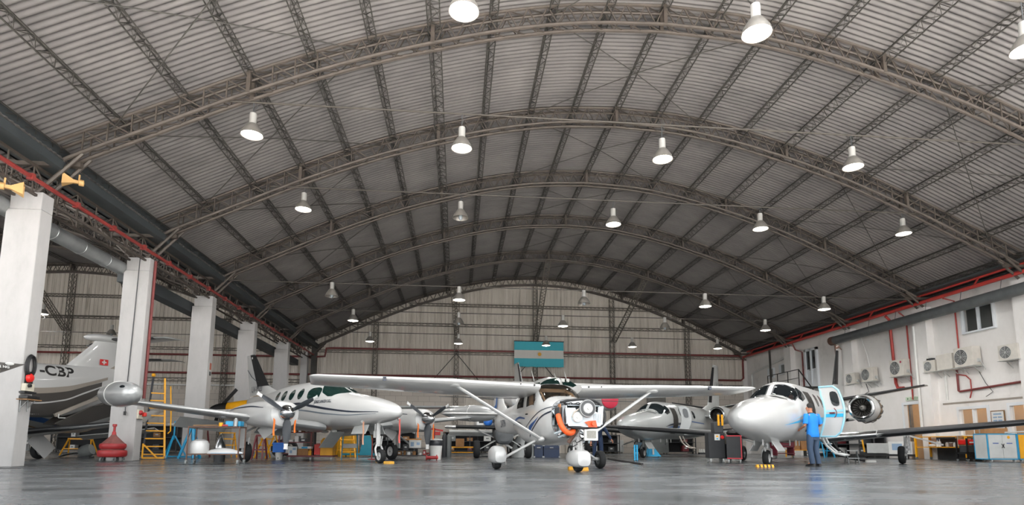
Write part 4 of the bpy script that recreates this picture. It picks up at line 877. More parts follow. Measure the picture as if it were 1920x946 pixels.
# ---------------------------------------------------------------- 4. T-tailed turboprops in the left hall
def tprop(fr, label, kind):
    t = thing('turboprop_aircraft', label, 'aircraft', (fr[0], fr[1], 0), fr[2]); A = kind == 'A'
    zt = 3.27 if A else 2.75; zb = 1.4 if A else .95
    F = Fus([(.8, 1.5, .05, .05, .05, 2), (1.0, 1.5, .25, .25, .3, 2), (2.5, 1.6, .55, .5, .6, 2.2), (4, (zt+zb)/2-.15, .8, .95, .85, 2.2), (8, (zt+zb)/2-.05, .82, .95, .88, 2.2), (9.5, (zt+zb)/2+.1, .7, .85, .96, 2.1), (10.8, zb+1.15, .5, .72, 1.13, 2.1), (11.7, zb+1.3, .36, .62, 1.2, 2.0), (12.8, zb+1.55, .22, .5, 1.0, 2), (14.2, zb+1.8, .06, .3, .4, 2), (14.4, zb+1.85, .01, .1, .1, 2)])
    F.body(80, 44).build('fuselage', white_paint if A else grey_paint, t)
    fin = wing([((0, 10.3, zt-.35), 4.2, .04), ((0, 11.65, zt+.05), 2.9, .08), ((0, 12.45, 4.2), 2.0, .1), ((0, 12.55, 4.42), 1.9, .1)], True).build('fin', white_paint if A else grey_paint, t)
    b = Fus([(12.12, 4.42, .01, .01, .01, 2), (12.25, 4.43, .14, .1, .1, 2), (12.7, 4.46, .24, .16, .14, 2), (13.6, 4.47, .22, .14, .14, 2), (14.6, 4.46, .02, .02, .02, 2)]).body(24, 20); b.build('tail_bullet', white_paint if A else grey_paint, t)
    for s in (-1, 1):
        hs = [((s*.1, 12.95, 4.45), 1.15, .1), ((s*2.35, 13.55, 4.47), .72, .09), ((s*2.6, 13.85, 4.43), .42, .09)]; o = wing(hs).build('tailplane', grey_paint, t); wing([((s*.2, 12.97, 4.45), 1.14, .105), ((s*1.95, 13.44, 4.467), .79, .1)], False, 0, .18, .006).build('tailplane_boot', boot, o)
        if A:
            F.band([(4, 1.42, 2.05), (9, 1.42, 2.12), (10.5, 1.45, 2.2), (11.5, 1.6, 2.34), (12.2, 2.0, 2.58), (12.8, 2.4, 2.8)], s, .007).build('belly_stripe', dark_paint, t, 60)
            F.band([(4, 2.06, 2.24), (9, 2.12, 2.32), (10.5, 2.19, 2.38), (11.5, 2.34, 2.52), (12.2, 2.58, 2.72), (13, 2.9, 3.0)], s, .01).build('stripe', tan_paint, t, 60)
            F.band([(4, 1.86, 1.91), (9, 1.86, 1.91), (10.5, 1.86, 1.91), (11.5, 2.02, 2.07), (12.2, 2.32, 2.38), (12.8, 2.6, 2.65)], s, .014).build('stripe', white_paint, t, 60)
            F.band([(4, .9, 1.43), (10.5, .9, 1.46), (11.6, 1.0, 1.62)], s, .003).build('belly_paint', mat('charcoal_paint', '#4c4d4c', .35), t, 60)
            b = MB()
            fa = lambda y, z: Vector((s*.125, y, z))
            b.rings([[fa(12.5, 2.74), fa(12.5, 2.92)], [fa(13.3, 3.3), fa(13.3, 3.5)], [fa(14.1, 3.92), fa(14.1, 4.1)]], False, False); b.build('fin_stripe', tan_paint, fin, 0)
            b = MB(); b.rings([[fa(12.5, 2.5), fa(12.5, 2.74)], [fa(13.3, 2.98), fa(13.3, 3.3)], [fa(14.1, 3.5), fa(14.1, 3.92)]], False, False); b.build('fin_stripe', dark_paint, fin, 0)
            b = MB(); b.prism([(11.3, 1.5), (12.2, 2.2), (13.6, 2.75), (13.2, 1.95), (12.0, 1.42)], -.03, .03, 0, T(s*.3, 0, 0) @ RY(-s*28) @ T(0, 0, -.12)); b.build('ventral_strake', dark_paint, t, 0)
            b = MB(); b.bar((s*.33, 11.28, 1.5), (s*.3, 13.3, 2.55), .1, .12, (0, -1, .5)); b.build('strake_edge', tan_paint, t, 0)
        else:
            F.band([(4, 1.62, 1.72), (7, 1.5, 1.68), (9, 1.3, 1.48), (10.5, 1.1, 1.2)], s).build('stripe', blue_s, t, 60); F.band([(4, 1.45, 1.5), (7, 1.3, 1.35), (9, 1.08, 1.1)], s).build('stripe', mat('gold_stripe', '#7a5a2a', .4), t, 60)
            F.band([(9.8, 1.5, 1.52), (11, 1.6, 1.8), (12.4, 1.9, 2.3)], s).build('stripe', blue_s, t, 60)
        if A: g = MB(); g.rod((s*2.3, 6.5, 1.3), (s*2.3, 6.6, .3), .07); g = g.build('main_gear', white_paint, t); wheel(g, s*2.42, 6.6, .3, .2)
        if A and s < 0: continue
        sp = 8.0 if A else 6.1; yt_ = 4.45 if A else 5.75; zr = .95 if A else .68; zt_ = 1.75 if A else 1.22
        ws = [((s*.6, 5.3, zr), 2.2, .14), ((s*sp, yt_, zt_), 1.1, .11)]; w = wing(ws, tip=0).build('wing', grey_paint, t); wing([((s*1.0, 5.32, zr+.04), 2.15, .145), ((s*(sp-.2), yt_, zt_-.01), 1.12, .115)], False, 0, .14, .006).build('wing_boot', boot, w)
        wl = [((s*sp, yt_, zt_), 1.1, .11), ((s*(sp+.1), yt_+.12, zt_+.06), 1.05, .1), ((s*(sp+.16), yt_+.7, zt_+.3), .95, .07), ((s*(sp+.2), yt_+1.35, zt_+.48), .62, .05), ((s*(sp+.2), yt_+1.95, zt_+.5), .06, .05)]
        b = MB(); R = []
        for (p, c, th) in wl: R.append([Vector(p)+Vector((0, u*c, 0))+Vector((h*c*.8*s, 0, h*c*.5)) for u, h in [(u, _yt(u)*th*1.1) for u in _afu[::-1]]+[(u, -_yt(u)*th) for u in _afu[1:-1]]])
        b.rings(R); wo = b.build('winglet', dark_paint if A else grey_paint, w)
        if A and s > 0:
            lettering('winglet_letters', '-12 NG', .075, T(sp+.235, 6.03, zt_+.4) @ RZ(90) @ RX(75), lgrey, wo, .003, 1.1)
            b = MB(); b.sph((0, 0, 0), (.01, .085, .035), 14, 6, T(sp+.24, 6.15, zt_+.475) @ RY(15)); b.build('winglet_emblem', whitep, wo)
        if not A:
            g = MB(); g.rod((s*2.3, 6.5, .75), (s*2.3, 6.5, .3), .07); g.rod((s*2.3, 6.5, .35), (s*2.3, 6.85, .26), .06); g.cbox((s*2.3, 6.42, .4), (.12, .1, .24)); g = g.build('main_gear', white_paint, t); wheel(g, s*2.42, 6.85, .3, .2)
            b = MB(); b.bar((s*2.55, 6.4, .8), (s*2.75, 6.95, .2), .03, .55, (0, 1, .9)); b.bar((s*2.4, 6.2, .78), (s*3.1, 6.5, .9), .45, .03); b.build('gear_door', white_paint, t, 0)
            b = MB(); b.bar((s*3.3, 7.6, .75), (s*4.4, 7.7, .85), .35, .03, (0, .4, 1)); b.bar((s*4.9, 7.6, .9), (s*6.2, 7.6, 1.05), .3, .03, (0, .4, 1)); b.build('lowered_flap', lgrey, w, 0)
    if A:
        F.text('registration_letters', 'HB -CBP', 10.76, 3.0, .48, 1, mat('dark_lettering', '#2c2b2a', .4), t, 1.12)
        b = MB(); x = .17; b.add([(x, 12.68, 3.44), (x, 12.98, 3.44), (x-.01, 12.98, 3.66), (x-.01, 12.68, 3.66)], [(0, 1, 2, 3)]); fl = b.build('fin_flag', mat('flag_red', '#c22a2a', .5), fin, 0, recalc=False)
        b = MB(); x += .004; b.box(x-.006, x, 12.805, 12.855, 3.47, 3.63); b.box(x-.006, x, 12.75, 12.91, 3.525, 3.575); b.build('flag_cross', whitep, fin, 0)
        g = MB(); g.rod((0, 2.0, 1.3), (0, 1.9, .3), .05); g = g.build('nose_gear', white_paint, t); wheel(g, 0, 1.9, .22, .16)
        b = MB(); b.box(.47, .5, 11.3, 11.33, 1.42, 1.55); b.cbox((.4, 11.5, 1.42), (.05, .25, .03)); b.build('belly_light', whitep, t)
    else:
        g = MB(); g.rod((0, 2.0, 1.1), (0, 1.9, .3), .05); g = g.build('nose_gear', white_paint, t); wheel(g, 0, 1.9, .22, .16)
    return t
tprop((-19.75, 12.3, -30), 'white T-tailed turboprop with brown stripe and red fin flag, behind the first columns', 'A')
tprop((-18.17, 16.17, -10), 'pale turboprop with blue stripes and black wing edges, in the left hall', 'B')
# ---------------------------------------------------------------- 5. more aircraft behind
def fix_x(B, dx): B.v = [(a+dx, c, d) for a, c, d in B.v]; return B
t = thing('high_wing_twin_aircraft', 'white high-wing twin with green-tinted cockpit windows seen over the centre wing', 'aircraft', (5.3, 25.4, 0), 8); t.scale = (1.12, 1.12, 1.12)
F = Fus([(0, 2.0, .02, .02, .02, 2), (.15, 2.0, .3, .25, .28, 2.1), (1.2, 2.15, .62, .5, .75, 2.3), (2.0, 2.25, .95, .62, .9, 2.3), (2.7, 2.35, 1.1, 1.0, 1.0, 2.3), (3.6, 2.4, 1.15, 1.12, 1.0, 2.3), (5.5, 2.45, 1.1, 1.02, .95, 2.3), (8, 2.55, .7, .65, .65, 2.2), (10.8, 2.8, .2, .25, .25, 2), (11.2, 2.8, .02, .03, .03, 2)])
F.body(60, 44).build('fuselage', white_paint, t)
for P in ([(2.25, 88), (2.22, 60), (2.35, 40), (2.75, 46), (2.85, 88)], [(2.25, 92), (2.22, 120), (2.35, 140), (2.75, 134), (2.85, 92)], [(2.4, 36), (2.5, 18), (3.3, 20), (3.5, 40), (2.95, 50)], [(2.4, 144), (2.5, 162), (3.3, 160), (3.5, 140), (2.95, 130)]): F.patch(P, 4, .008, 4).build('windshield', gwin, t, 60)
b = MB()
for x, y, h in ((-.9, 3.4, .5), (-.1, 2.6, .28), (.7, 3.6, .5)): b.rod((x, y, 3.3), (x-.1, y+.1, 3.3+h), .02, .01, 6)
b.box(.05, .2, 2.45, 2.6, 3.1, 3.35); b.box(.3, .42, 2.5, 2.6, 3.1, 3.35); b.build('roof_antenna', whitep, t)
for s in (-1, 1):
    w = wing([((s*.8, 3.6, 3.18), 2.0, .14), ((s*3.2, 3.7, 3.2), 1.8, .13), ((s*9.0, 3.9, 3.27), 1.0, .09)]).build('wing', white_paint, t)
    n_ = fix_x(Fus([(1.5, 2.4, .3, .3, .34, 2.4), (1.7, 2.4, .42, .38, .44, 2.4), (3.2, 2.6, .45, .42, .46, 2.4), (5.2, 2.95, .3, .28, .3, 2.2), (6.4, 3.05, .04, .05, .05, 2)]).body(20, 24), s*1.9).build('engine_nacelle', white_paint, t)
    g = MB(); g.rod((s*1.9, 4.2, 2.5), (s*1.9, 4.2, .5), .06); g.rod((s*1.9, 4.2, .5), (s*1.75, 4.2, .4), .05); g = g.build('main_gear', grey, t); wheel(g, s*1.75, 4.2, .42, .26)
    wing([((s*.1, 9.8, 2.9), 1.2, .1), ((s*2.8, 10.1, 3.1), .7, .09)]).build('tailplane', white_paint, t)
b = MB(); b.lathe([(.0, -.14), (.2, -.12), (.36, -.04), (.38, 0), (.0, .0)], 20, T(1.85, 1.45, 2.4) @ RX(-90)); b.build('intake_plug', mat('red_cover', '#c8324a', .55), t)
fin = wing([((0, 8.4, 2.9), 2.6, .07), ((0, 9.9, 5.0), 1.0, .08)], True).build('fin', grey_paint, t); wing([((0, 8.5, 3.0), 2.5, .075), ((0, 9.88, 4.95), 1.0, .085)], True, 0, .14, .008).build('fin_boot', boot, fin)
g = MB(); g.rod((0, 1.2, 1.6), (0, 1.1, .4), .05); g = g.build('nose_gear', grey, t); wheel(g, 0, 1.1, .25, .18)
# taildragger with crossed gear struts
t = thing('taildragger_aircraft', 'grey taildragger with crossed landing-gear struts and fat tyres, behind the white bin', 'aircraft', (2.0, 25.0, 0), 0)
F = Fus([(.0, .95, .25, .2, .25, 2.6), (.1, .95, .38, .3, .35, 2.8), (1.2, 1.0, .42, .38, .4, 2.8), (2.2, 1.3, .4, .4, .5, 2.6), (4.0, 1.1, .25, .25, .35, 2.4), (6.0, .9, .06, .1, .12, 2)]); F.body(24, 28).build('fuselage', mat('dark_fabric_skin', '#55585a', .6), t)
b = MB(); b.rod((-.2, .3, .82), (-1.05, .5, .36), .022); b.rod((.2, .3, .82), (.95, .5, .36), .022); b.rod((-.35, .5, .42), (.3, .35, .8), .05); b.rod((.35, .5, .42), (-.3, .35, .8), .05); b.rod((-.3, .9, .8), (-1.05, .52, .34), .02); b.rod((.3, .9, .8), (.95, .52, .34), .02)
g = b.build('main_gear', lgrey, t)
for x in (-1.15, 1.05): wheel(g, x, .5, .38, .28, steel)
for s in (-1, 1):
    tx = 2.45 if s < 0 else 1.0; w = wing([((s*.2, .7, 1.3), 1.35, .12), ((s*tx, .7, 1.32), 1.35, .11)], tip=1).build('wing', white_paint, t); wing([((s*.22, .7, 1.3), 1.35, .125), ((s*(tx-.4), .7, 1.317), 1.35, .115)], False, 0, .12, .008).build('wing_boot', boot, w)
    b = MB(); b.bar((s*.3, 2.1, 1.08), (s*(tx-.1), 2.1, 1.1), .5, .03, (0, -.5, .85)); b.build('lowered_flap', lgrey, w, 0)
    b = MB(); b.rod((s*1.3, 1.0, 1.27), (s*.35, .9, .85), .025); b.build('wing_strut', lgrey, t)
fin = wing([((0, 4.9, 1.1), 1.2, .06), ((0, 5.5, 2.0), .6, .06)], True).build('fin', white_paint, t)
# high-wing plane almost hidden behind the nose of the tip-tank twin
t = thing('high_wing_aircraft', 'grey-winged high-wing plane mostly hidden behind the nose of the tip-tank twin', 'aircraft', (-3.1, 30.0, 0), 8)
F = Fus([(-.5, 1.45, .02, .02, .02, 2), (-.35, 1.45, .28, .25, .28, 2.2), (.6, 1.45, .48, .38, .45, 2.5), (1.6, 1.55, .55, .9, .6, 2.8), (3.2, 1.6, .5, .85, .6, 2.6), (4.5, 1.5, .3, .4, .45, 2.3), (7, 1.55, .08, .15, .2, 2), (7.2, 1.55, .02, .02, .02, 2)]); F.body(30, 32).build('fuselage', white_paint, t)
for s in (-1, 1):
    wing([((s*.3, 1.6, 2.5), 1.6, .12), ((s*5.4, 1.75, 2.62), 1.1, .1)]).build('wing', grey_paint, t)
    F.side([(1.75, 1.75), (1.9, 2.3), (2.7, 2.3), (2.9, 1.75)], s).build('side_window', win, t, 60)
    g = MB(); g.rod((s*.4, 2.4, 1.0), (s*1.25, 2.5, .3), .05); g = g.build('main_gear', grey, t); wheel(g, s*1.3, 2.5, .24, .16)
    wing([((s*.05, 6.1, 1.6), 1.0, .09), ((s*1.6, 6.3, 1.6), .7, .09)]).build('tailplane', white_paint, t)
wing([((0, 5.6, 1.65), 1.4, .06), ((0, 6.4, 2.5), .7, .06)], True).build('fin', white_paint, t)
pr = MB().rod((0, -.35, 1.45), (0, -.55, 1.45), .12, n=16).build('propeller', steel, t); propeller(pr, 0, -.5, 1.45, 2.1, 3, -12, black, white_paint, dgrey, .16, .25)
g = MB(); g.rod((0, .6, 1.2), (0, .6, .3), .05); g = g.build('nose_gear', grey, t); wheel(g, 0, .6, .22, .14)
p = atY(915, 789, 27.6); t = thing('engine_on_stand', 'white engine nose with two square black intakes and a blue spinner cover', 'engine', (p.x, 27.4, 0), 6)
b = MB(); b.box(-.55, .5, 0, .9, p.z-.22, p.z+.2); b.build('cowling', white_paint, t, bevel=.05)
b = MB(); b.sph((-.02, -.06, p.z-.03), (.21, .16, .21), 20, 12); b.build('spinner_cover', bluep, t)
for q in (-.33, .3): b = MB(); b.box(q-.1, q+.1, -.03, .02, p.z-.1, p.z+.09); b.build('intake', black, t, bevel=.03)
b = MB(); b.box(.1, .48, -.02, .3, p.z+.12, p.z+.24); b.build('cover_strip', bluep, t)
b = MB(); b.rod((-.4, .5, 0), (-.4, .5, p.z-.2), .03); b.rod((.35, .5, 0), (.35, .5, p.z-.2), .03); b.box(-.5, .45, .2, .8, 0, .05); b.build('engine_stand', dgrey, t)
# yellow aircraft behind the twin
t = thing('yellow_aircraft', 'yellow propeller plane with a black spinner behind the white tip-tank twin', 'aircraft', (-10.85, 26.8, 0), 0)
R90 = RZ(90)
F = Fus([(0, 2.05, .28, .27, .3, 2.2), (.9, 2.05, .42, .4, .55, 2.4), (3.0, 2.05, .5, .4, .6, 2.5), (4.3, 2.0, .4, .35, .5, 2.3), (5.6, 2.0, .12, .2, .2, 2)]); B = F.body(26, 28); M = T(.95, 0, 0) @ RZ(-90); B.v = [tuple(M @ Vector(v)) for v in B.v]; B.build('fuselage', yellow, t)
b = MB(); b.lathe([(.29, 0), (.27, .2), (.2, .5), (.1, .7), (.01, .78)], 20, T(.95, 0, 2.05) @ RY(-90)); b.rod((.15, 0, 2.05), (-.2, 0, 2.1), .02, .01); sp_ = b.build('spinner', black, t)
b = MB(); b.bar((.6, 0, 2.1), (1.3, -.1, 2.9), .14, .03, (0, 1, 0)); b.bar((.6, 0, 2.0), (.3, .3, 1.3), .14, .03, (0, 1, 0)); b.build('propeller_blade', black, sp_, 0)
b = MB(); b.rod((3.4, .8, 1.6), (3.4, .8, .4), .05); b.rod((3.4, -.6, 1.6), (3.4, -.6, .4), .05); g = b.build('main_gear', grey, t)
for y in (.8, -.6):
    b = MB(); b.lathe([(.2, -.1), (.34, -.1), (.38, 0), (.34, .1), (.2, .1)], 24, T(3.4, y, .38) @ AXY); b.build('tire', tyre, g)
# ---------------------------------------------------------------- 6. people
def skinned(name, J, E, material, parent, sub=2):
    me = bpy.data.meshes.new(name); K = list(J); me.from_pydata([J[k][0] for k in K], [(K.index(a), K.index(c)) for a, c in E], [])
    o = bpy.data.objects.new(name, me); COL.objects.link(o); o.parent = parent
    md = o.modifiers.new('skin', 'SKIN'); md.use_smooth_shade = True
    if not me.skin_vertices: me.skin_vertices.new()
    for i, k in enumerate(K): r = J[k][1]; me.skin_vertices[0].data[i].radius = r if isinstance(r, tuple) else (r, r)
    me.skin_vertices[0].data[0].use_root = True
    s = o.modifiers.new('subdivision', 'SUBSURF'); s.levels = s.render_levels = sub
    me.materials.append(material); return o
def person(t, J, shirt, trousers, shoes=black, long=False, headturn=0, haircol=None, standing=True):
    V3 = lambda k: Vector(J[k])
    B = {'pel': (J['pel'], (.11, .085)), 'bel': (V3('pel').lerp(V3('che'), .5), (.12, .09)), 'che': (J['che'], (.14, .1)), 'nek': (J['nek'], .055), 'jaw': (J['jaw'], (.06, .07)), 'hed': (J['hed'], (.075, .095)), 'top': (J['top'], (.06, .075))}
    E = [('pel', 'bel'), ('bel', 'che'), ('che', 'nek'), ('nek', 'jaw'), ('jaw', 'hed'), ('hed', 'top')]
    for s in 'LR':
        q = 1 if s == 'R' else -1
        B.update({s+'sh': (J[s+'sh'], .055), s+'el': (J[s+'el'], .04), s+'wr': (J[s+'wr'], .026), s+'hip': (J[s+'hip'], .085), s+'kn': (J[s+'kn'], .055), s+'an': (J[s+'an'], .036), s+'toe': (J[s+'toe'], .03)})
        E += [('che', s+'sh'), (s+'sh', s+'el'), (s+'el', s+'wr'), ('pel', s+'hip'), (s+'hip', s+'kn'), (s+'kn', s+'an'), (s+'an', s+'toe')]
        d = (V3(s+'wr')-V3(s+'el')).normalized(); x = d.cross(Vector((0, 0, 1))); x = x.normalized() if x.length > .1 else Vector((1, 0, 0)); n = x.cross(d)
        palm = V3(s+'wr')+d*.06; B[s+'pa'] = (palm, (.034, .02)); E.append((s+'wr', s+'pa'))
        for i in range(4):
            o_ = x*(-.027+.018*i); f1 = palm+d*.035+o_; f2 = f1+d*(.04-.006*abs(i-1.3))-n*.012; f3 = f2+d*.018-n*.02
            B.update({s+'a%d' % i: (f1, .0095), s+'b%d' % i: (f2, .009), s+'c%d' % i: (f3, .008)}); E += [(s+'pa', s+'a%d' % i), (s+'a%d' % i, s+'b%d' % i), (s+'b%d' % i, s+'c%d' % i)]
        th = palm-d*.02-x*.035*q; B.update({s+'t1': (th, .011), s+'t2': (th+d*.03-x*.012*q-n*.01, .01)}); E += [(s+'pa', s+'t1'), (s+'t1', s+'t2')]
    f = Vector(J['face']); H = V3('hed'); sd = f.cross(Z).normalized()
    B['nos'] = (H+f*.105+Z*-.01, .012); E.append(('hed', 'nos'))
    for q in (-1, 1): B['ear%d' % q] = (H+sd*.085*q-f*.01, (.012, .02)); E.append(('hed', 'ear%d' % q))
    body = skinned('body', B, E, skin, t)
    b = MB(); R = []
    Hc = H+Z*.035-f*.018
    for i in range(9):
        a = -.25+(pi/2+.25)*i/8; rr = max(cos(a), .02)
        R.append([Hc+f*((.086 if cos(q) > 0 else .108)*rr*cos(q))+sd*(.092*rr*sin(q))+Z*(.115*sin(a)+(.05 if cos(q) > .35 else 0)*max(0, cos(a))*(1-i/8)) for q in [2*pi*j/20 for j in range(20)]])
    b.rings(R); b.build('hair', haircol or hair_m, body)
    b = MB()
    for q in (-1, 1): b.sph(H+f*.088+sd*.03*q+Z*.012, .011, 8, 6)
    b.build('eyes', whitep, body); b = MB(); b.bar(H+f*.09-sd*.022-Z*.055, H+f*.09+sd*.022-Z*.055, .008, .008); b.build('mouth', mat('lips', '#8a4a40', .6), body)
    sx = (V3('Rsh')-V3('Lsh')); sx.z *= .3; sx.normalize()
    def torso(rows):
        bb = MB(); R = []
        for c, rx, ry, d in rows:
            d = d.normalized(); fw_ = sx.cross(d).normalized()*-1; R.append([c+sx*rx*sg(cos(q))*abs(cos(q))**.85+fw_*ry*sin(q) for q in [2*pi*k/28 for k in range(28)]])
        return bb.rings(R)
    pel, che, nek = V3('pel'), V3('che'), V3('nek'); up = che-pel; un = up.normalized(); nd = (nek-che)
    sb = torso([(pel-un*.12, .172, .128, up), (pel-un*.11, .182, .136, up), (pel-un*.02, .18, .134, up), (pel.lerp(che, .35), .166, .122, up), (pel.lerp(che, .65), .176, .126, up), (che-un*.02, .19, .13, up+nd), (che.lerp(nek, .35), .19, .115, up+nd), (che.lerp(nek, .6), .14, .1, nd), (che.lerp(nek, .85), .085, .085, nd), (nek, .07, .075, nd)])
    for s in 'LR':
        a, e, w = V3(s+'sh'), V3(s+'el'), V3(s+'wr'); ins = a.lerp(che.lerp(nek, .3), .45)
        if long: sb.tube([ins, a, a.lerp(e, .5), e, e.lerp(w, .5), e.lerp(w, .92)], [.06, .078, .066, .058, .05, .044], 14)
        else: sb.tube([ins, a, a.lerp(e, .5), a.lerp(e, .86)], [.06, .078, .07, .07], 14)
    sh_ = sb.build('shirt', shirt, body, 70)
    b = MB(); b.tube([nek+Vector((.07*cos(q), .072*sin(q), .0)) for q in [2*pi*k/18 for k in range(19)]], .017, 7); b.build('collar', black, sh_)
    pb = torso([(pel-un*.2, .12, .1, up), (pel-un*.12, .16, .12, up), (pel-un*.02, .165, .122, up), (pel+un*.06, .15, .11, up)])
    for s in 'LR':
        h, k, a = V3(s+'hip'), V3(s+'kn'), V3(s+'an'); pb.tube([h+Z*.04, h-Z*.05, h.lerp(k, .5), k, k.lerp(a, .35), k.lerp(a, .7), a-Z*.02], [.08, .1, .093, .078, .077, .072, .07], 16)
    pb.build('trousers', trousers, body, 70)
    for s in 'LR':
        a, c = V3(s+'an'), V3(s+'toe'); d = (c-a); d.z = 0; d.normalize(); x = d.cross(Z); z0 = min(a.z, c.z)-.05; b = MB(); R = []
        for k, w_, h in ((-.08, .03, .07), (-.06, .042, .09), (.04, .045, .1), (.12, .05, .07), (.18, .042, .055), (.205, .02, .04)):
            o_ = a+d*k; o_.z = z0; R.append([o_+x*w_*1.0+Z*.0, o_+x*w_*.9+Z*h*.7, o_+x*w_*.4+Z*h, o_-x*w_*.4+Z*h, o_-x*w_*.9+Z*h*.7, o_-x*w_])
        b.rings(R); b.build('shoe', shoes, body, 50)
    return body
sh_blue = mat('blue_work_shirt', '#1d7fd6', .8, 0, .08, 6, bump=.2); tr_blue = mat('slate_blue_trousers', '#3a4a60', .85, 0, .1, 6, bump=.25); nv = mat('navy_overall', '#1f2f4a', .85, 0, .12, 6, bump=.25)
mp_ = at(1528, 873.5); t = thing('person', 'man in a bright blue shirt standing with his back turned beside the open jet door', 'person', (mp_.x, mp_.y, 0), 12)
J = dict(pel=(0, 0, .93), che=(.0, .0, 1.36), nek=(-.01, .02, 1.49), jaw=(-.02, .05, 1.55), hed=(-.02, .05, 1.63), top=(-.02, .05, 1.70), face=(-.5, .86, 0),
         Lsh=(-.19, .0, 1.42), Lel=(-.27, -.02, 1.14), Lwr=(-.22, .2, 1.06), Rsh=(.19, .0, 1.42), Rel=(.285, -.02, 1.15), Rwr=(.2, .2, 1.1),
         Lhip=(-.095, 0, .88), Lkn=(-.115, .02, .49), Lan=(-.1, -.03, .09), Ltoe=(-.14, .1, .045), Rhip=(.095, 0, .88), Rkn=(.1, .03, .49), Ran=(.13, -.01, .09), Rtoe=(.16, .12, .045))
person(t, J, sh_blue, tr_blue)
p = at(1121, 862); t = thing('person', 'person in navy work clothes stooping behind the uncovered engine, legs and one hand showing', 'person', (p.x, p.y, 0), 0)
J = dict(pel=(0, .0, .93), che=(-.02, -.22, 1.25), nek=(-.03, -.33, 1.33), jaw=(-.03, -.4, 1.36), hed=(-.03, -.45, 1.38), top=(-.03, -.5, 1.41), face=(0, -.7, -.7),
         Lsh=(-.2, -.22, 1.26), Lel=(-.3, -.28, .95), Lwr=(-.34, -.38, .68), Rsh=(.17, -.22, 1.26), Rel=(.36, -.15, 1.0), Rwr=(.5, -.14, .78),
         Lhip=(-.1, 0, .88), Lkn=(-.13, -.03, .49), Lan=(-.13, .02, .09), Ltoe=(-.15, -.12, .045), Rhip=(.1, 0, .88), Rkn=(.13, -.03, .49), Ran=(.15, .02, .09), Rtoe=(.18, -.12, .045))
person(t, J, nv, nv, long=True)
p = world((7.41, 14.88, -44.4), (.3, 3.45, 1.05)); t = thing('person', 'dark-haired person sitting in the cockpit of the white jet, seen through the windshield', 'person', (p.x, p.y, p.z), -44.4)
J = dict(pel=(0, .3, .3), che=(0, .25, .72), nek=(0, .22, .86), jaw=(0, .18, .92), hed=(0, .17, 1.0), top=(0, .18, 1.07), face=(.5, -.86, 0),
         Lsh=(-.19, .24, .78), Lel=(-.24, .1, .52), Lwr=(-.2, -.15, .5), Rsh=(.19, .24, .78), Rel=(.24, .1, .52), Rwr=(.2, -.15, .55),
         Lhip=(-.1, .25, .27), Lkn=(-.12, -.15, .3), Lan=(-.12, -.25, .02), Ltoe=(-.12, -.33, .0), Rhip=(.1, .25, .27), Rkn=(.12, -.15, .3), Ran=(.12, -.25, .02), Rtoe=(.12, -.33, .0))
person(t, J, nv, nv)
# ---------------------------------------------------------------- 7. things on the walls and columns
b = MB(); n = 30; R = []
for j in range(9):
    z = 1-j/8
    R.append([(3.62*i/n, -.05+.02*sin(i*1.3+j*.4)*(1-z)+.012*sin(i*2.9), 1.86*z-.01*sin(i)*(1-z)) for i in range(n+1)])
fm = bpy.data.materials.new('striped_flag_cloth'); fm.use_nodes = True; tt, pp, N, L = nodes_of(fm); tc = N('ShaderNodeTexCoord'); sx = N('ShaderNodeSeparateXYZ'); rp = N('ShaderNodeValToRGB'); rp.color_ramp.interpolation = 'CONSTANT'
e = rp.color_ramp.elements; e[0].position = 0; e[0].color = lin('#46a9b8'); e[1].position = .335; e[1].color = lin('#d6d3cd'); k = e.new(.66); k.color = lin('#46a9b8'); L(tc.outputs['Generated'], sx.inputs[0]); L(sx.outputs['Z'], rp.inputs[0]); L(rp.outputs[0], pp.inputs['Base Color']); pp.inputs['Roughness'].default_value = .9
t = thing('wall_flag', 'light blue and white striped flag with a golden sun on the back wall', 'flag', (4.05, YB-.5, 6.18))
b.rings(R, False, False); b.build('flag_cloth', fm, t, 60, recalc=False)
b = MB(); b.lathe([(0, 0), (.12, 0), (.12, .012), (0, .012)], 24, T(1.85, -.08, .93) @ AXY)
for i in range(16): a = 2*pi*i/16; b.prism([(.12*cos(a-.12), .12*sin(a-.12)), (.12*cos(a+.12), .12*sin(a+.12)), (.17*cos(a), .17*sin(a))], -.092, -.084, 1, T(1.85, 0, .93))
b.build('flag_sun', mat('sun_gold', '#b98a2a', .7), t, 0)
b = MB(); b.rod((-.02, -.05, 1.88), (3.66, -.05, 1.88), .03); b.build('flag_pole', black, t)
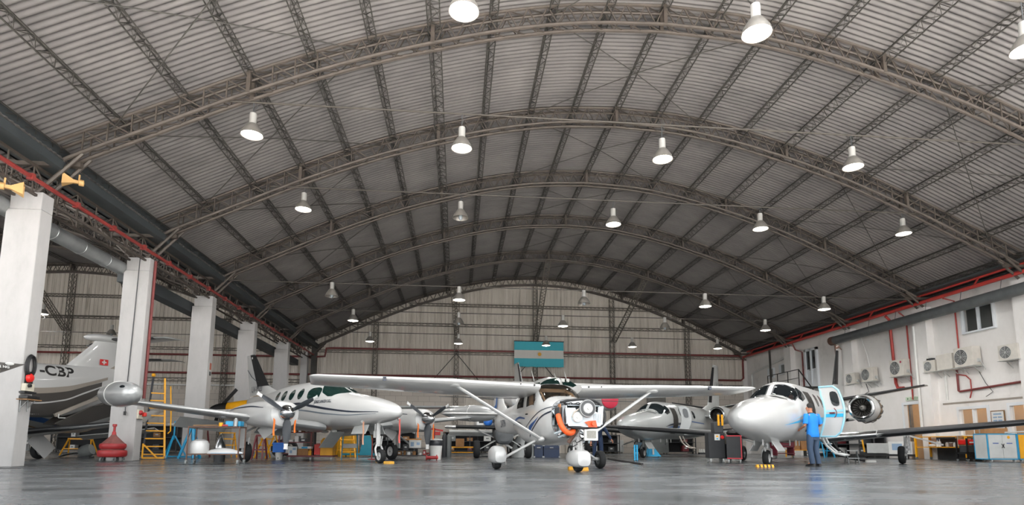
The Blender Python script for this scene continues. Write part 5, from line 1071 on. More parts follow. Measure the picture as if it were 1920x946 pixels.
# column 1 side face
CX = -10.2
def onside(px, py): return atX(px, py, CX+.02)
p = atX(59, 686, CX+.06); b = MB()
for i in range(5): a = .006*i; b.tube([(CX+.04+.02*(i % 3), p.y+(.15-.012*i)*cos(q), p.z+(.27-.015*i)*sin(q)) for q in [2*pi*j/24 for j in range(25)]], .018, 6)
setp(b.build('cable_coil', black), 'coil of black cable hung on the side of the nearest white column', 'cable coil')
p = atX(56, 708, CX+.06); t = thing('alarm_bell', 'red alarm bell below the cable coil on the nearest column', 'alarm bell', (CX, p.y, p.z)); b = MB(); b.lathe([(.11, .04), (.105, .08), (.08, .11), (.03, .122), (0, .122)], 24, AXX); b.build('bell_dome', mat('bright_red_bell', '#d8221c', .35), t); b = MB(); b.cbox((.02, .03, 0), (.04, .22, .3)); b.build('bell_base', black, t)
p = atX(53, 726, CX+.06); t = thing('switch_box', 'small cream switch box below the red alarm bell on the nearest column', 'switch box', (CX, p.y, p.z)); b = MB(); b.cbox((.05, 0, 0), (.1, .3, .18)); b.build('box_body', mat('cream_box', '#c9c2b0', .6), t, bevel=.01); b = MB(); b.lathe([(0, 0), (.045, 0), (.04, .05), (0, .05)], 14, T(.1, -.05, .04) @ AXX); b.cbox((.06, 0, -.12), (.13, .4, .04)); b.build('switch_knob', black, t)
p = atX(53, 749, CX+.1); t = thing('wall_shelf', 'little wooden bracket shelf near the foot of the nearest column', 'shelf', (CX, p.y, p.z)); b = MB(); b.cbox((.12, 0, 0), (.24, .5, .025)); b.build('shelf_board', wood, t)
for q in (-.12, .12): b = MB(); b.rod((.02, q, -.01), (.02, q, -.28), .012); b.rod((.02, q, -.2), (.18, q, -.01), .01); b.build('shelf_bracket', steel, t)
setp(fix_x(MB().cbox((0, p.y, p.z+.055), (.2, .42, .07)), CX+.12).build('radio', black, bevel=.01), 'flat black radio lying on the small column shelf', 'radio')
b = MB(); b.tube([(CX-.32, 20.03, 6.6), (CX-.34, 20.02, 4), (CX-.36, 20.02, 2.2), (CX-.33, 20.0, 1.55)], .014, 6); o = setp(b.build('hanging_cable', dgrey), 'thin dark cable with a plug hanging down the second white column', 'cable'); b = MB(); b.cbox((CX-.33, 19.98, 1.5), (.06, .04, .12)); b.build('plug', black, o)
pipe('fire_pipe', [(CX+.05, 20.3, 6.6), (CX+.05, 20.3, 2.0)], .045, m_dredpipe, 'dark red pipe running down the side of the second white column')
p = atX(262, 776, CX+.05); t = thing('fire_call_point', 'cream panel with a red bell and red lamp on the second white column', 'fire alarm', (CX, 20.2, p.z)); b = MB(); b.cbox((.03, 0, 0), (.06, .32, .3)); b.build('panel', mat('cream_box', '#c9c2b0'), t, bevel=.01); b = MB(); b.sph((.08, -.08, .05), .075); b.build('bell_dome', red_paint, t); b = MB(); b.cbox((.1, .12, 0), (.1, .13, .13)); b.build('lamp_lens', mat('red_lens', '#d8342c', .3), t, bevel=.02)
p = atX(391, 690, CX+.02); t = thing('column_sign', 'small notice with a red panel on the third white column', 'sign', (CX+.01, 25.36, p.z)); b = MB(); b.cbox((0, 0, 0), (.02, .2, .62)); b.build('sign_board', lgrey, t, 0); b = MB(); b.cbox((.012, 0, .1), (.006, .16, .28)); b.build('sign_panel', mat('faded_red', '#b0604c'), t, 0); b = MB(); b.cbox((.012, 0, -.2), (.006, .16, .16)); b.build('sign_text', dgrey, t, 0)
for px, py, y, lab in ((148, 342, 15.2, 'beige horn loudspeaker under the second roof truss above the nearest column'), (8, 349, 13.6, 'beige horn loudspeaker at the far left edge under the roof')):
    p = atY(px, py, y); t = thing('horn_loudspeaker', lab, 'loudspeaker', p, -60 if px > 50 else 120); hm = mat('beige_horn', '#c29a62', .6); b = MB(); b.lathe([(.05, 0), (.06, .12), (.09, .2), (.19, .34), (.2, .34), (.1, .18), (.05, .1)], 4, RZ(0) @ RX(90) @ RZ(45)); b.build('horn', hm, t, 20); b = MB(); b.lathe([(0, -.12), (.08, -.1), (.08, .0), (0, .02)], 14, RX(90)); b.rod((0, 0, .05), (0, 0, .2), .02); b.build('driver', hm, t)
# right wall: air conditioners on brackets
def aircon(px, py, y, L, h, d, label, fan=True, logo=False):
    z = py; t = thing('air_conditioner', label, 'air conditioner', (XW, y, z), 0, 'outdoor units on the right wall')
    b = MB(); b.box(-.1-d, -.1, -L/2, L/2, 0, h); b.build('casing', mat('aged_white_casing', '#cbc6bd', .5, 0, .06, 5), t, bevel=.012)
    if fan:
        b = MB(); r = h*.4
        for i in range(5): b.tube([(-.115-d, L*.12+r*(i+1)/5*cos(q), h*.5+r*(i+1)/5*sin(q)) for q in [2*pi*j/24 for j in range(25)]], .008, 4)
        for i in range(8): b.rod((-.115-d, L*.12, h*.5), (-.115-d, L*.12+r*cos(i*pi/4), h*.5+r*sin(i*pi/4)), .006, n=4)
        b.build('fan_guard', lgrey, t); b = MB(); b.lathe([(0, 0), (r, 0), (r, .008), (0, .008)], 28, T(-.102-d, L*.12, h*.5) @ RY(-90)); b.build('fan_recess', dgrey, t)
        b = MB()
        for i in range(3): b.cbox((0, r*.5, 0), (.004, r*.8, r*.45), T(-.112-d, L*.12, h*.5) @ RX(120*i))
        b.build('fan_blade', black, t, 0)
    b = MB()
    for q in (-L*.3, L*.3): b.box(-.12-d, 0, q-.02, q+.02, -.05, -.01); b.bar((-.0, q, -.3), (-d*.8, q, -.04), .03, .02)
    b.box(-.16-d, 0, -L/2-.02, L/2+.02, -.03, -.012); b.build('bracket', lgrey, t, 0)
    b = MB(); b.cbox((-.1-d*.4, -L/2-.04, h*.25), (.12, .08, .14)); b.tube([(-.25, -L/2-.08, h*.25), (-.2, -L/2-.1, h*.1), (-.05, -L/2-.1, -.2)], .018, 6); b.build('pipe_connection', lgrey, t)
    if logo: b = MB(); b.lathe([(0, 0), (.055, 0), (.055, .008), (0, .008)], 18, T(-.1-d, -L*.33, h*.82) @ RY(-90)); b.build('emblem', mat('crimson', '#9c2340'), t)
aircon(0, 3.95, 30.6, .75, .6, .28, 'small air conditioner farthest along the right wall, half hidden by another unit', True)
aircon(0, 3.95, 29.2, .85, .72, .32, 'air conditioner with a dark open grille, second farthest on the right wall')
aircon(0, 3.98, 27.0, .9, .8, .36, 'white air conditioner with a round crimson emblem on the right wall', True, True)
aircon(0, 3.95, 25.05, .65, .52, .3, 'smallest air conditioner with a dark box on top, near the white pilaster')
aircon(0, 3.95, 24.15, .85, .68, .34, 'air conditioner with a plain front between the smallest and largest units', False)
aircon(0, 3.95, 23.1, .95, .8, .38, 'largest air conditioner with an orange label above the office window')
aircon(0, 3.95, 21.1, .85, .6, .32, 'air conditioner nearest the right edge, below the upper window')
setp(MB().cbox((XW-.25, 25.1, 4.53), (.2, .3, .1)).build('junction_box', dgrey, bevel=.01), 'dark junction box on top of the smallest air conditioner', 'junction box')
setp(MB().box(XW-.12, XW, 8.7, 24.8, 2.43, 2.5).build('wall_ledge', tan_paint, ang=0), 'narrow tan ledge above the office windows', 'ledge')
rp_ = [('thick', 28.0, 7.1, 3.0, .07), ('thin', 26.9, 7.1, 2.9, .04)]
pipe('fire_pipe', [(21.5, 27.6, 7.1), (21.7, 27.6, 6.9), (XW-.08, 27.6, 3.7), (XW-.08, 27.5, 3.45), (XW-.08, 27.1, 3.42)], .07, m_redpipe, 'thick red pipe coming down behind the air conditioner with the emblem')
pipe('fire_pipe', [(21.5, 26.7, 7.1), (XW-.06, 26.6, 6.8), (XW-.06, 26.6, 2.8)], .035, m_redpipe, 'thin red pipe left of the pilaster, ending above the open doorway')
pipe('fire_pipe', [(21.4, 23.9, 7.1), (XW-.05, 23.75, 6.95), (XW-.05, 23.75, 4.6)], .03, m_redpipe, 'thin red pipe beside the upper window going behind the air conditioners')
pipe('fire_pipe', [(XW-.06, 23.95, 3.9), (XW-.06, 23.95, 2.98), (XW-.06, 23.9, 2.95), (XW-.06, 21.0, 3.08), (XW-.06, 20.95, 2.95)], .045, m_dredpipe, 'dark red pipe running level below the air conditioners')
pipe('hose', [(XW-.06, 23.9, 3.7), (XW-.06, 23.5, 3.6), (XW-.06, 23.3, 3.4), (XW-.06, 23.3, 2.9), (XW-.06, 23.45, 2.5)], .025, m_redpipe, 'bright red hose curving down to the ledge')
pipe('fire_pipe', [(21.4, 35.9, 7.1), (21.6, 35.9, 6.7), (21.6, 35.6, 6.6), (XW-.06, 35.5, 6.5), (XW-.06, 35.5, 4.2)], .045, m_dredpipe, 'dark red pipe going down left of the glazed upper door')
pipe('drain_pipe', [(21.42, 25.75, 6.2), (21.42, 25.75, 1.2)], .06, whitep, 'white drain pipe down the corner of the pilaster')
pipe('drain_pipe', [(XW-.05, 24.6, 3.7), (XW-.05, 24.6, 1.4)], .05, whitep, 'white pipe between pilaster and office window')
pipe('drain_pipe', [(XW-.1, 42, 4.3), (XW-.1, 42, 5.8), (XW-.1, 41.6, 5.95), (XW-.1, 37.3, 6.45)], .07, whitep, 'white pipe bending along the wall in the far right corner')
pipe('hose', [(XW-.08, 29.9, 6.4), (XW-.1, 29.5, 5.4), (XW-.08, 29.4, 4.75)], .03, whitep, 'white hose dropping to the air conditioner with the open grille')
pipe('hose', [(XW-.05, 22.9, 3.8), (XW-.05, 22.6, 3.2), (XW-.05, 22.3, 2.8), (XW-.05, 22.8, 2.55)], .012, dgrey, 'thin dark cable sagging under the largest air conditioner')
pipe('hose', [(XW-.05, 21.0, 3.9), (XW-.05, 20.8, 3.4), (XW-.05, 20.7, 2.9), (XW-.05, 20.9, 2.55)], .02, dgrey, 'dark cable under the air conditioner nearest the right edge')
pipe('hose', [(XW-.06, 29.8, 3.9), (XW-.08, 29.6, 3.45), (XW-.06, 30.4, 3.2), (XW-.06, 31.2, 3.0), (XW-.06, 31.6, 3.2)], .02, dgrey, 'dark cable looping under the farthest air conditioners')
t = thing('exit_sign', 'small green and white exit sign above the open doorway', 'sign', (XW-.04, 26.6, 2.86)); setp(t); b = MB(); b.cbox((0, 0, 0), (.03, .95, .18)); b.build('sign_board', mat('pale_green_sign', '#c8d6c0'), t, 0)
lettering('sign_letters', 'SALIDA', .15, T(-.02, -.08, 0) @ RZ(-90) @ RX(90), mat('exit_green', '#3f7a4a'), t)
b = MB(); b.prism([(.28, 0), (.36, .05), (.36, -.05)], -.022, -.018, 0); b.build('sign_arrow', mat('exit_green', '#3f7a4a'), t, 0)
t = thing('notice_board', 'framed white notice between the two office windows', 'notice', (XW-.14, 22.1, 1.55)); b = MB(); b.cbox((0, 0, 0), (.03, .62, .95)); b.build('board_frame', wood, t, 0); b = MB(); b.cbox((-.018, 0, 0), (.01, .54, .87)); b.build('board_sheet', whitep, t, 0)
b = MB()
for i in range(5):
    for j in (-1, 1): b.cbox((-.025, j*.11, .2-.13*i), (.004, .18, .06))
b.cbox((-.025, 0, .33), (.004, .36, .06)); b.build('board_print', mat('pale_blue_print', '#8ea6c0'), t, 0)
t = thing('stair_platform', 'dark metal landing and railing below the glazed upper door', 'platform', (XW, 36, 0)); b = MB(); b.box(-1.3, 0, -2.0, 1.6, 4.08, 4.16); b.build('landing', m_purlin, t, 0); b = MB()
for y in (-2, -.8, .4, 1.6): b.box(-1.3, -1.26, y-.02, y+.02, 4.1, 5.2)
b.box(-1.3, -1.26, -2, 1.6, 5.16, 5.2); b.box(-1.3, -1.26, -2, 1.6, 4.65, 4.68); b.bar((-1.28, -2, 5.18), (-1.28, -3.6, 3.6), .05, .05); b.build('railing', black, t, 0); b = MB(); b.box(-1.25, -1.15, 1.3, 1.4, 0, 6.9); b.bar((-1.2, -2, 0), (-1.2, -2, 4.1), .1, .1); b.build('post', m_purlin, t, 0)
p = atY(1315, 760, YB-.1); setp(MB().box(14.0, 15.4, YB-.15, YB-.05, .2, 4.2).build('roller_door', mat('grey_shutter', '#6d6c68', .6, .1, .1), ang=0), 'grey shutter in the back wall right of the grey jet', 'shutter')
# floor cable
b = MB(); b.tube([at(-60, 880), at(0, 877.8), at(90, 876.5), at(180, 874.5), at(260, 873), at(330, 871), at(440, 869)], .014, 5); setp(b.build('floor_cable', black), 'black cable lying across the floor past the first two columns', 'cable')
# ---------------------------------------------------------------- 8. equipment on the floor
def caster(parent, x, y, r=.06, m_=None):
    b = MB(); b.lathe([(r*.3, -.02), (r, -.02), (r, .02), (r*.3, .02)], 14, T(x, y, r) @ AXX); b.cbox((x, y, r*1.7), (.06, .05, r*.8)); return b.build('caster', m_ or grey, parent)
def frame_cart(name, label, cat, loc, rz, L, D, H, mt, shelves, leg=.035, cast=True, group=None, top=True):
    t = thing(name, label, cat, loc, rz, group)
    for x in (-L/2, L/2):
        for y in (-D/2, D/2): b = MB(); b.box(x-leg/2, x+leg/2, y-leg/2, y+leg/2, .1 if cast else 0, H); b.build('leg', mt, t, 0)
    for z in shelves: b = MB(); b.box(-L/2, L/2, -D/2, D/2, z-.02, z+.01); b.build('shelf', mt, t, 0)
    if cast:
        for x in (-L/2, L/2):
            for y in (-D/2, D/2): caster(t, x, y)
    return t
def crate(name, label, cat, loc, dims, mt, rz=0, lid=None, bev=.008):
    t = thing(name, label, cat, loc, rz); b = MB(); b.box(-dims[0]/2, dims[0]/2, -dims[1]/2, dims[1]/2, 0, dims[2]); b.build('body', mt, t, 30, bevel=bev)
    if lid: b = MB(); b.box(-dims[0]/2-.01, dims[0]/2+.01, -dims[1]/2-.01, dims[1]/2+.01, dims[2]*.82, dims[2]*1.02); b.build('lid', lid, t, 30, bevel=bev)
    return t
def tape(t, dims, mt=None):
    b = MB(); b.box(-dims[0]/2-.004, dims[0]/2+.004, -.03, .03, 0.01, dims[2]+.004); return b.build('tape', mt or tan_paint, t, 0)
# oil drainer
p = at(209, 864.5); t = thing('oil_drainer', 'red round drum with a tall funnel neck beside the second white column', 'drainer', (p.x, p.y, 0))
b = MB(); b.lathe([(.3, .13), (.37, .15), (.395, .2), (.395, .3), (.37, .34), (.3, .35)], 32); b.build('lower_drum', red_paint, t)
b = MB(); b.lathe([(.3, .37), (.34, .39), (.36, .44), (.36, .5), (.34, .54), (.3, .55)], 32); b.build('upper_drum', red_paint, t)
b = MB(); b.lathe([(.31, .34), (.31, .38)], 24); b.lathe([(.32, .54), (.2, .66), (.1, .76), (.06, .82)], 32); b.build('funnel', mat('rusty_red', '#7a4a44', .7, 0, .2, 8), t)
b = MB(); b.lathe([(.075, .76), (.05, .9), (.035, .92), (.035, 1.06), (.06, 1.07), (.06, 1.14), (0, 1.14)], 18); b.build('neck', red_paint, t)
for a in range(5): caster(t, .3*cos(a*1.257+.3), .3*sin(a*1.257+.3), .06)
# rolling ladder
p = at(287, 861); t = thing('rolling_ladder', 'tall yellow rolling ladder beside the second white column', 'ladder', (p.x, p.y, 0), 26)
for x, top, mt in ((-.33, 2.95, mat('black_yellow_rail', '#24262c', .6, 0, .3, 8)), (.33, 2.9, yellow)): b = MB(); b.bar((x, 0, .05), (x*.55-.02, .75, top), .06, .05); b.build('rail', mt, t, 0)
for i in range(9): k = (.18+.27*i)/2.95; b = MB(); w = .33*(1-k)+.33*.55*k; b.cbox((-.02*k, .75*k, .18+.27*i), (2*w, .08, .04)); b.build('rung', yellow, t, 0)
b = MB(); b.bar((-.35, 0, .06), (.35, 0, .06), .06, .06); b.bar((-.35, .0, .06), (-.35, .8, .06), .06, .06); b.bar((.35, 0, .06), (.35, .8, .06), .06, .06); b.bar((-.3, -.1, .5), (.12, -.1, .05), .06, .05); b.bar((-.33, -.1, .06), (-.33, -.1, .55), .06, .05); b.bar((.34, .8, .06), (.2, .75, 2.2), .04, .04); b.bar((-.34, .8, .06), (-.22, .75, 2.2), .04, .04); b.build('base_frame', yellow, t, 0)
b = MB(); b.tube([(.36, .5, 2.6), (.44, .45, 1.6), (.46, .3, 1.0), (.38, .25, .9)], .022, 6); b.build('handrail', yellow, t)
b = MB(); b.sph((-.2, .75, 3.0), .07); b.build('rail_cap', yellow, t)
for x in (-.36, .36): caster(t, x, -.05, .06)
# blue tripod jacks
for i, (px, py, h, lab) in enumerate(((323, 858, 1.42, 'slim blue tripod jack with a white cross bar, right of the yellow ladder'), (357, 859, 1.3, 'sturdier blue tripod jack in front of the third white column'))):
    p = at(px, py); t = thing('tripod_jack', lab, 'jack', (p.x, p.y, 0), 20*i, 'blue tripod jacks'); w = .5 if i == 0 else .42
    for a in (-90, 30, 150):
        a = radians(a+15*i); b = MB(); b.bar((w*cos(a), w*sin(a), 0), (.03*cos(a), .03*sin(a), .85 if i == 0 else 1.2), .05+.03*i, .05+.03*i); b.build('leg', cyan, t, 0)
    b = MB()
    for a in range(3): u, v = radians(-90+15*i+120*a), radians(30+15*i+120*a); b.bar((w*cos(u), w*sin(u), .06), (w*cos(v), w*sin(v), .06), .04, .04)
    b.build('foot_frame', cyan, t, 0); b = MB(); b.rod((0, 0, .7), (0, 0, h), .03); b.build('screw_post', cyan, t)
    b = MB(); b.cbox((0, 0, h-.12), (.5 if i == 0 else .1, .05, .05)); b.build('cross_bar', lgrey, t, 0)
# work stand with trays near the tip-tank twin
p = at(404, 870); t = frame_cart('work_stand', 'thin brown steel stand with parts on it under the left wing of the tip-tank twin', 'stand', (p.x, p.y, 0), 4, 1.28, .6, 1.02, brown, [.28, 1.0], .03)
z0 = 1.02; R4 = radians(4)
def on(dx, dy, z): return (p.x+dx*cos(R4)-dy*sin(R4), p.y+dx*sin(R4)+dy*cos(R4), z)
tt = thing('parts_tray', 'blue plastic parts tray at the right end of the brown stand', 'tray', on(.42, 0, z0-.0), 4); b = MB(); b.box(-.2, .2, -.15, .15, 0, .02); [b.box(*q, 0, .14) for q in ((-.2, .2, -.15, -.13), (-.2, .2, .13, .15), (-.2, -.18, -.15, .15), (.18, .2, -.15, .15))]; b.build('tray_body', cyan, tt, 0, bevel=.005); b = MB(); b.box(-.01, .01, -.14, .14, .02, .12); b.build('divider', cyan, tt, 0)
tt = thing('canister', 'small silver canister standing in front of the blue tray', 'canister', on(.5, -.2, z0), 0); b = MB(); b.lathe([(0, 0), (.06, 0), (.06, .17), (.05, .19), (0, .19)], 18); b.build('can', steel, tt); b = MB(); b.lathe([(0, .19), (.03, .19), (.03, .22), (0, .22)], 14); b.build('lid', lgrey, tt)
b = MB(); b.lathe([(.0, 0), (.055, 0), (.055, .1), (0, .1)], 18, T(*on(.1, -.1, z0))); setp(b.build('tape_roll', yellow), 'yellow roll on the brown stand beside the blue tray', 'roll')
b = MB(); b.box(-.1, .1, -.06, .06, 0, .05, T(*on(.24, -.1, z0)) @ RZ(15)); setp(b.build('rag', red_paint, bevel=.01), 'folded red rag on the brown stand', 'rag')
b = MB(); b.bar(on(-.6, -.1, z0+.02), on(.0, .0, z0+.03), .05, .03); setp(b.build('wooden_strip', wood, ang=0), 'wooden strip lying on top of the brown stand', 'strip')
tt = thing('fairing', 'rounded white fairing standing on the lower shelf of the brown stand', 'fairing', on(-.43, 0, .29)); b = MB(); b.lathe([(.22, 0), (.24, .1), (.235, .26), (.19, .34), (.1, .38), (.01, .385)], 24); b.build('fairing_shell', white_paint, tt); b = MB(); b.tube([(.225*cos(q), .225*sin(q), .01) for q in [2*pi*i/24 for i in range(25)]], .01, 5); b.build('fairing_rim', lgrey, tt)
tt = thing('fairing', 'long flat white fairing lying on the lower shelf of the brown stand', 'fairing', on(.2, 0, .29), 4); b = MB(); R = []
for k in range(13): u = k/12; x = -.48+.96*u; w = .14*sin(pi*min(.97, u+.02))**.5; h = .15*sin(pi*min(.98, u+.03))**.6; R.append([(x, w*cos(q), max(0.0, h*sin(q))) for q in [pi*i/10 for i in range(11)]])
b.rings(R); b.build('fairing_shell', white_paint, tt); b = MB(); b.tube([(-.46+.92*k/12, -.135*sin(pi*min(.97, k/12+.02))**.5, .012) for k in range(13)], .008, 4); b.build('fairing_trim', cyan, tt)
q_ = at(396, 866); tt = thing('spinner_cone', 'bare metal spinner cone behind the brown stand', 'spinner cone', (q_.x, q_.y+.6, 0)); b = MB(); b.lathe([(.17, .42), (.165, .46), (.12, .62), (.06, .78), (.01, .88)], 24); b.build('cone', bare, tt); b = MB(); b.lathe([(.0, 0), (.16, 0), (.17, .42), (0, .42)], 16); b.build('drum', dgrey, tt)
# trestles, steps, stands in the middle distance
def trestle(label, px, py, w, h, mt, sp=.3, name='trestle', cat='trestle', rz=0):
    p = at(px, py); t = thing(name, label, cat, (p.x, p.y, 0), rz)
    for x in (-w/2, w/2):
        for s in (-1, 1): b = MB(); b.bar((x*1.1, s*sp, 0), (x*.8, s*.04, h), .05, .05); b.build('leg', mt, t, 0)
    b = MB(); b.bar((-w*.45, 0, h), (w*.45, 0, h), .07, .07); b.bar((-w*.5, -sp*.6, h*.4), (w*.5, -sp*.6, h*.4), .04, .04); b.bar((-w*.5, sp*.6, h*.4), (w*.5, sp*.6, h*.4), .04, .04); b.build('cross_bar', mt, t, 0); return t
trestle('dark red trestle behind the wheel of the tip-tank twin', 486, 860, .34, .86, dkred)
trestle('dark red stand behind the third white column', 375, 856, .5, 1.2, dkred)
def steps(label, px, py, n, mt, h=.8, w=.55, rz=0, name='step_ladder'):
    p = at(px, py); t = thing(name, label, 'steps', (p.x, p.y, 0), rz)
    for x in (-w/2, w/2):
        b = MB(); b.bar((x, -.4, 0), (x*.9, .05, h), .05, .04); b.build('rail', mt, t, 0); b = MB(); b.bar((x, .4, 0), (x*.9, .05, h), .04, .04); b.build('rear_leg', mt, t, 0)
    for i in range(n): k = (i+1)/n; b = MB(); b.cbox((0, -.4+.45*k, h*k), (w, .2, .04)); b.build('step', mt, t, 0)
    b = MB(); b.bar((-w/2, .3, h*.25), (w/2, .3, h*.25), .03, .03); b.build('cross_bar', mt, t, 0); return t
steps('yellow folding steps behind the brown stand', 424, 857, 4, yellow, 1.0, .6, 35)
steps('yellow folding steps under the near propeller of the tip-tank twin', 502, 858, 4, yellow, 1.0, .6, -30)
steps('yellow folding steps under the belly of the tip-tank twin', 648, 857, 5, yellow, 1.25, .6, 25)
p = at(655, 861); t = thing('step_stool', 'blue stool frame with a white seat under the nose of the tip-tank twin', 'stool', (p.x, p.y, 0), 10)
for x in (-.26, .26):
    for y in (-.2, .2): b = MB(); b.bar((x*1.1, y*1.2, 0), (x*.9, y*.6, 1.1), .035, .035); b.build('leg', cyan, t, 0)
b = MB(); b.cbox((0, -.05, .5), (.5, .3, .16)); b.build('seat', whitep, t, bevel=.01)
p = at(687, 856); t = thing('teal_jack', 'tall teal tapered stand behind the nose wheel of the tip-tank twin', 'jack', (p.x, p.y, 0)); b = MB(); b.rings([[(-.28, -.2, .14), (.28, -.2, .14), (.28, .2, .14), (-.28, .2, .14)], [(-.14, -.14, .95), (.14, -.14, .95), (.14, .14, .95), (-.14, .14, .95)]]); b.build('column', teal, t, 0); b = MB(); b.box(-1.0, .35, -.3, .3, .08, .16); b.build('base', teal, t, 0); caster(t, -.9, 0); caster(t, .3, 0)
p = at(697, 861); t = thing('pole_stand', 'thin red pole stand with a round foot beside the teal stand', 'pole stand', (p.x, p.y, 0)); b = MB(); b.lathe([(0, 0), (.16, 0), (.15, .03), (0, .04)], 20); b.build('foot', red_paint, t); b = MB(); b.rod((0, 0, .03), (0, 0, .78), .022); b.build('pole', red_tag, t)
# shelf trolley and flat trolley under the twin
p = at(541, 862); t = frame_cart('shelf_trolley', 'dark red shelf trolley loaded with parts behind the near propeller', 'trolley', (p.x, p.y+.95, 0), 3, 1.1, .55, 1.1, dkred, [.22, .62, .98, 1.1], .05)
ORD = ['', 'first from the left', 'second from the left', 'third from the left', 'fourth from the left', 'fifth from the left', 'sixth from the left', 'seventh from the left', 'eighth from the left']
def pile(base, L, zs, n, seed, cols, label, hmax=.2):
    random.seed(seed); k = 0
    for z in zs:
        x = -L/2+.04
        while x < L/2-.14:
            w = random.uniform(.1, .24); h = random.uniform(.07, hmax); m_, cn = random.choice(cols); k += 1
            if x+w > L/2-.02: break
            kind = random.random()
            if kind < .6:
                c = crate('parts_box', '%s box, %s' % (cn, label % ORD[k]), 'box', (base[0]+x+w/2, base[1]-.02, z), (w, .3, h), m_); b = MB(); b.cbox((0, -.153, h*.5), (w*.5, .006, h*.4)); b.build('box_label', whitep, c, 0)
            else:
                c = thing('can', '%s can, %s' % (cn, label % ORD[k]), 'can', (base[0]+x+w/2, base[1]-.05, z)); b = MB(); b.lathe([(0, 0), (w*.35, 0), (w*.35, h*.85), (w*.2, h), (0, h)], 14); b.build('can_body', m_, c); b = MB(); b.lathe([(0, h), (w*.15, h), (w*.15, h*1.12), (0, h*1.12)], 10); b.build('can_cap', lgrey, c)
            x += w+random.uniform(.01, .05)
cols = [(whitep, 'white'), (lgrey, 'grey'), (dgrey, 'dark grey'), (card, 'brown'), (red_paint, 'red'), (grey, 'mid grey')]
ordw = ['bottom', 'middle', 'upper']
for z, nm in ((.23, 'lowest'), (.63, 'middle'), (.99, 'upper')): pile((p.x, p.y+.95), 1.0, [z], 4, int(z*100), cols, '%s on the '+nm+' shelf of the dark red trolley', .26)
crate('plastic_crate', 'bright blue crate on top of the white bucket under the near propeller', 'crate', (at(523, 861).x, at(523, 861).y, .26), (.4, .3, .34), bluep, 0, bluep)
p = at(523, 861); t = thing('bucket', 'white bucket below the bright blue crate', 'bucket', (p.x, p.y, 0)); b = MB(); b.lathe([(0, 0), (.11, 0), (.14, .24), (.15, .26), (.13, .26), (.1, .03), (0, .03)], 20); b.build('pail', whitep, t); b = MB(); b.tube([(.14*cos(q), -.02, .2-.12*sin(q)) for q in [pi*i/10 for i in range(11)]], .006, 5); b.build('handle', steel, t)
p = at(586, 862); t = thing('flat_trolley', 'low dark red flat trolley carrying boxes under the tip-tank twin', 'trolley', (p.x, p.y, 0), 0); b = MB(); b.box(-.78, .78, -.4, .4, .12, .17); b.build('deck', dkred, t, 0)
for x in (-.7, 0, .7): caster(t, x, -.3, .06, lgrey)
b = MB(); b.rod((.02, .1, .17), (.02, .1, 1.1), .05); b.build('post', black, t)
c = crate('carton', 'white printed carton at the left end of the low red trolley', 'box', (p.x-.62, p.y-.1, .17), (.28, .35, .3), whitep); MB().cbox((.05, -.178, .22), (.1, .006, .08)).build('print', mat('pale_blue_print', '#8ea6c0'), c, 0); MB().cbox((-.06, -.178, .12), (.08, .006, .1)).build('print', mat('pale_blue_print', '#8ea6c0'), c, 0)
c = crate('carton', 'brown cardboard box on the low red trolley', 'box', (p.x-.28, p.y-.1, .17), (.36, .35, .22), card); tape(c, (.36, .35, .22))
c = crate('carton', 'flat white and blue carton on top of the brown box of the low red trolley', 'box', (p.x-.24, p.y-.06, .395), (.44, .3, .08), whitep); b = MB(); b.cbox((0, -.153, .04), (.2, .006, .06)); b.build('print', cyan, c, 0)
t = thing('oil_can', 'small yellow can on the low red trolley', 'can', (p.x-.06, p.y-.2, .17)); b = MB(); b.box(-.06, .06, -.05, .05, 0, .16); b.build('can_body', yellow, t, bevel=.01); b = MB(); b.rod((0, 0, .16), (.03, 0, .22), .02); b.build('spout', yellow, t)
c = crate('fuel_can', 'bright red upright can on the low red trolley', 'can', (p.x+.2, p.y-.15, .19), (.2, .24, .36), mat('signal_red', '#d63a2e', .45)); b = MB(); b.bar((-.06, 0, .38), (.06, 0, .38), .03, .03); b.build('handle', red_paint, c)
c = crate('yellow_box', 'big yellow box with a sloping top on the low red trolley', 'box', (p.x+.52, p.y-.05, .17), (.42, .5, .5), yellow); b = MB(); b.prism([(-.21, .5), (.21, .5), (.12, .6), (-.12, .6)], -.25, .25, 1); b.build('sloping_top', yellow, c, 0)
# tarpaulin-covered yellow object
p = at(640, 856); t = thing('covered_crate', 'heap under a crumpled yellow cover behind the flat trolley', 'cover', (p.x, p.y+1.2, 0)); b = MB(); R = []; random.seed(5)
for k in range(8):
    z = 1.25*k/7; R.append([(.55*(1-.35*(k/7)**2)*cos(q)*(1+.08*sin(5*q+k)), .4*(1-.3*(k/7)**2)*sin(q)*(1+.08*cos(4*q+k)), z) for q in [2*pi*i/24 for i in range(24)]])
b.rings(R); b.build('cover_cloth', mat('mustard_cloth', '#b98a1e', .8, 0, .15, 5, bump=.4), t, 60); b = MB(); b.tube([(.58*cos(q), .43*sin(q), .3) for q in [2*pi*i/20 for i in range(21)]], .012, 5); b.build('tie_rope', tan_paint, t)
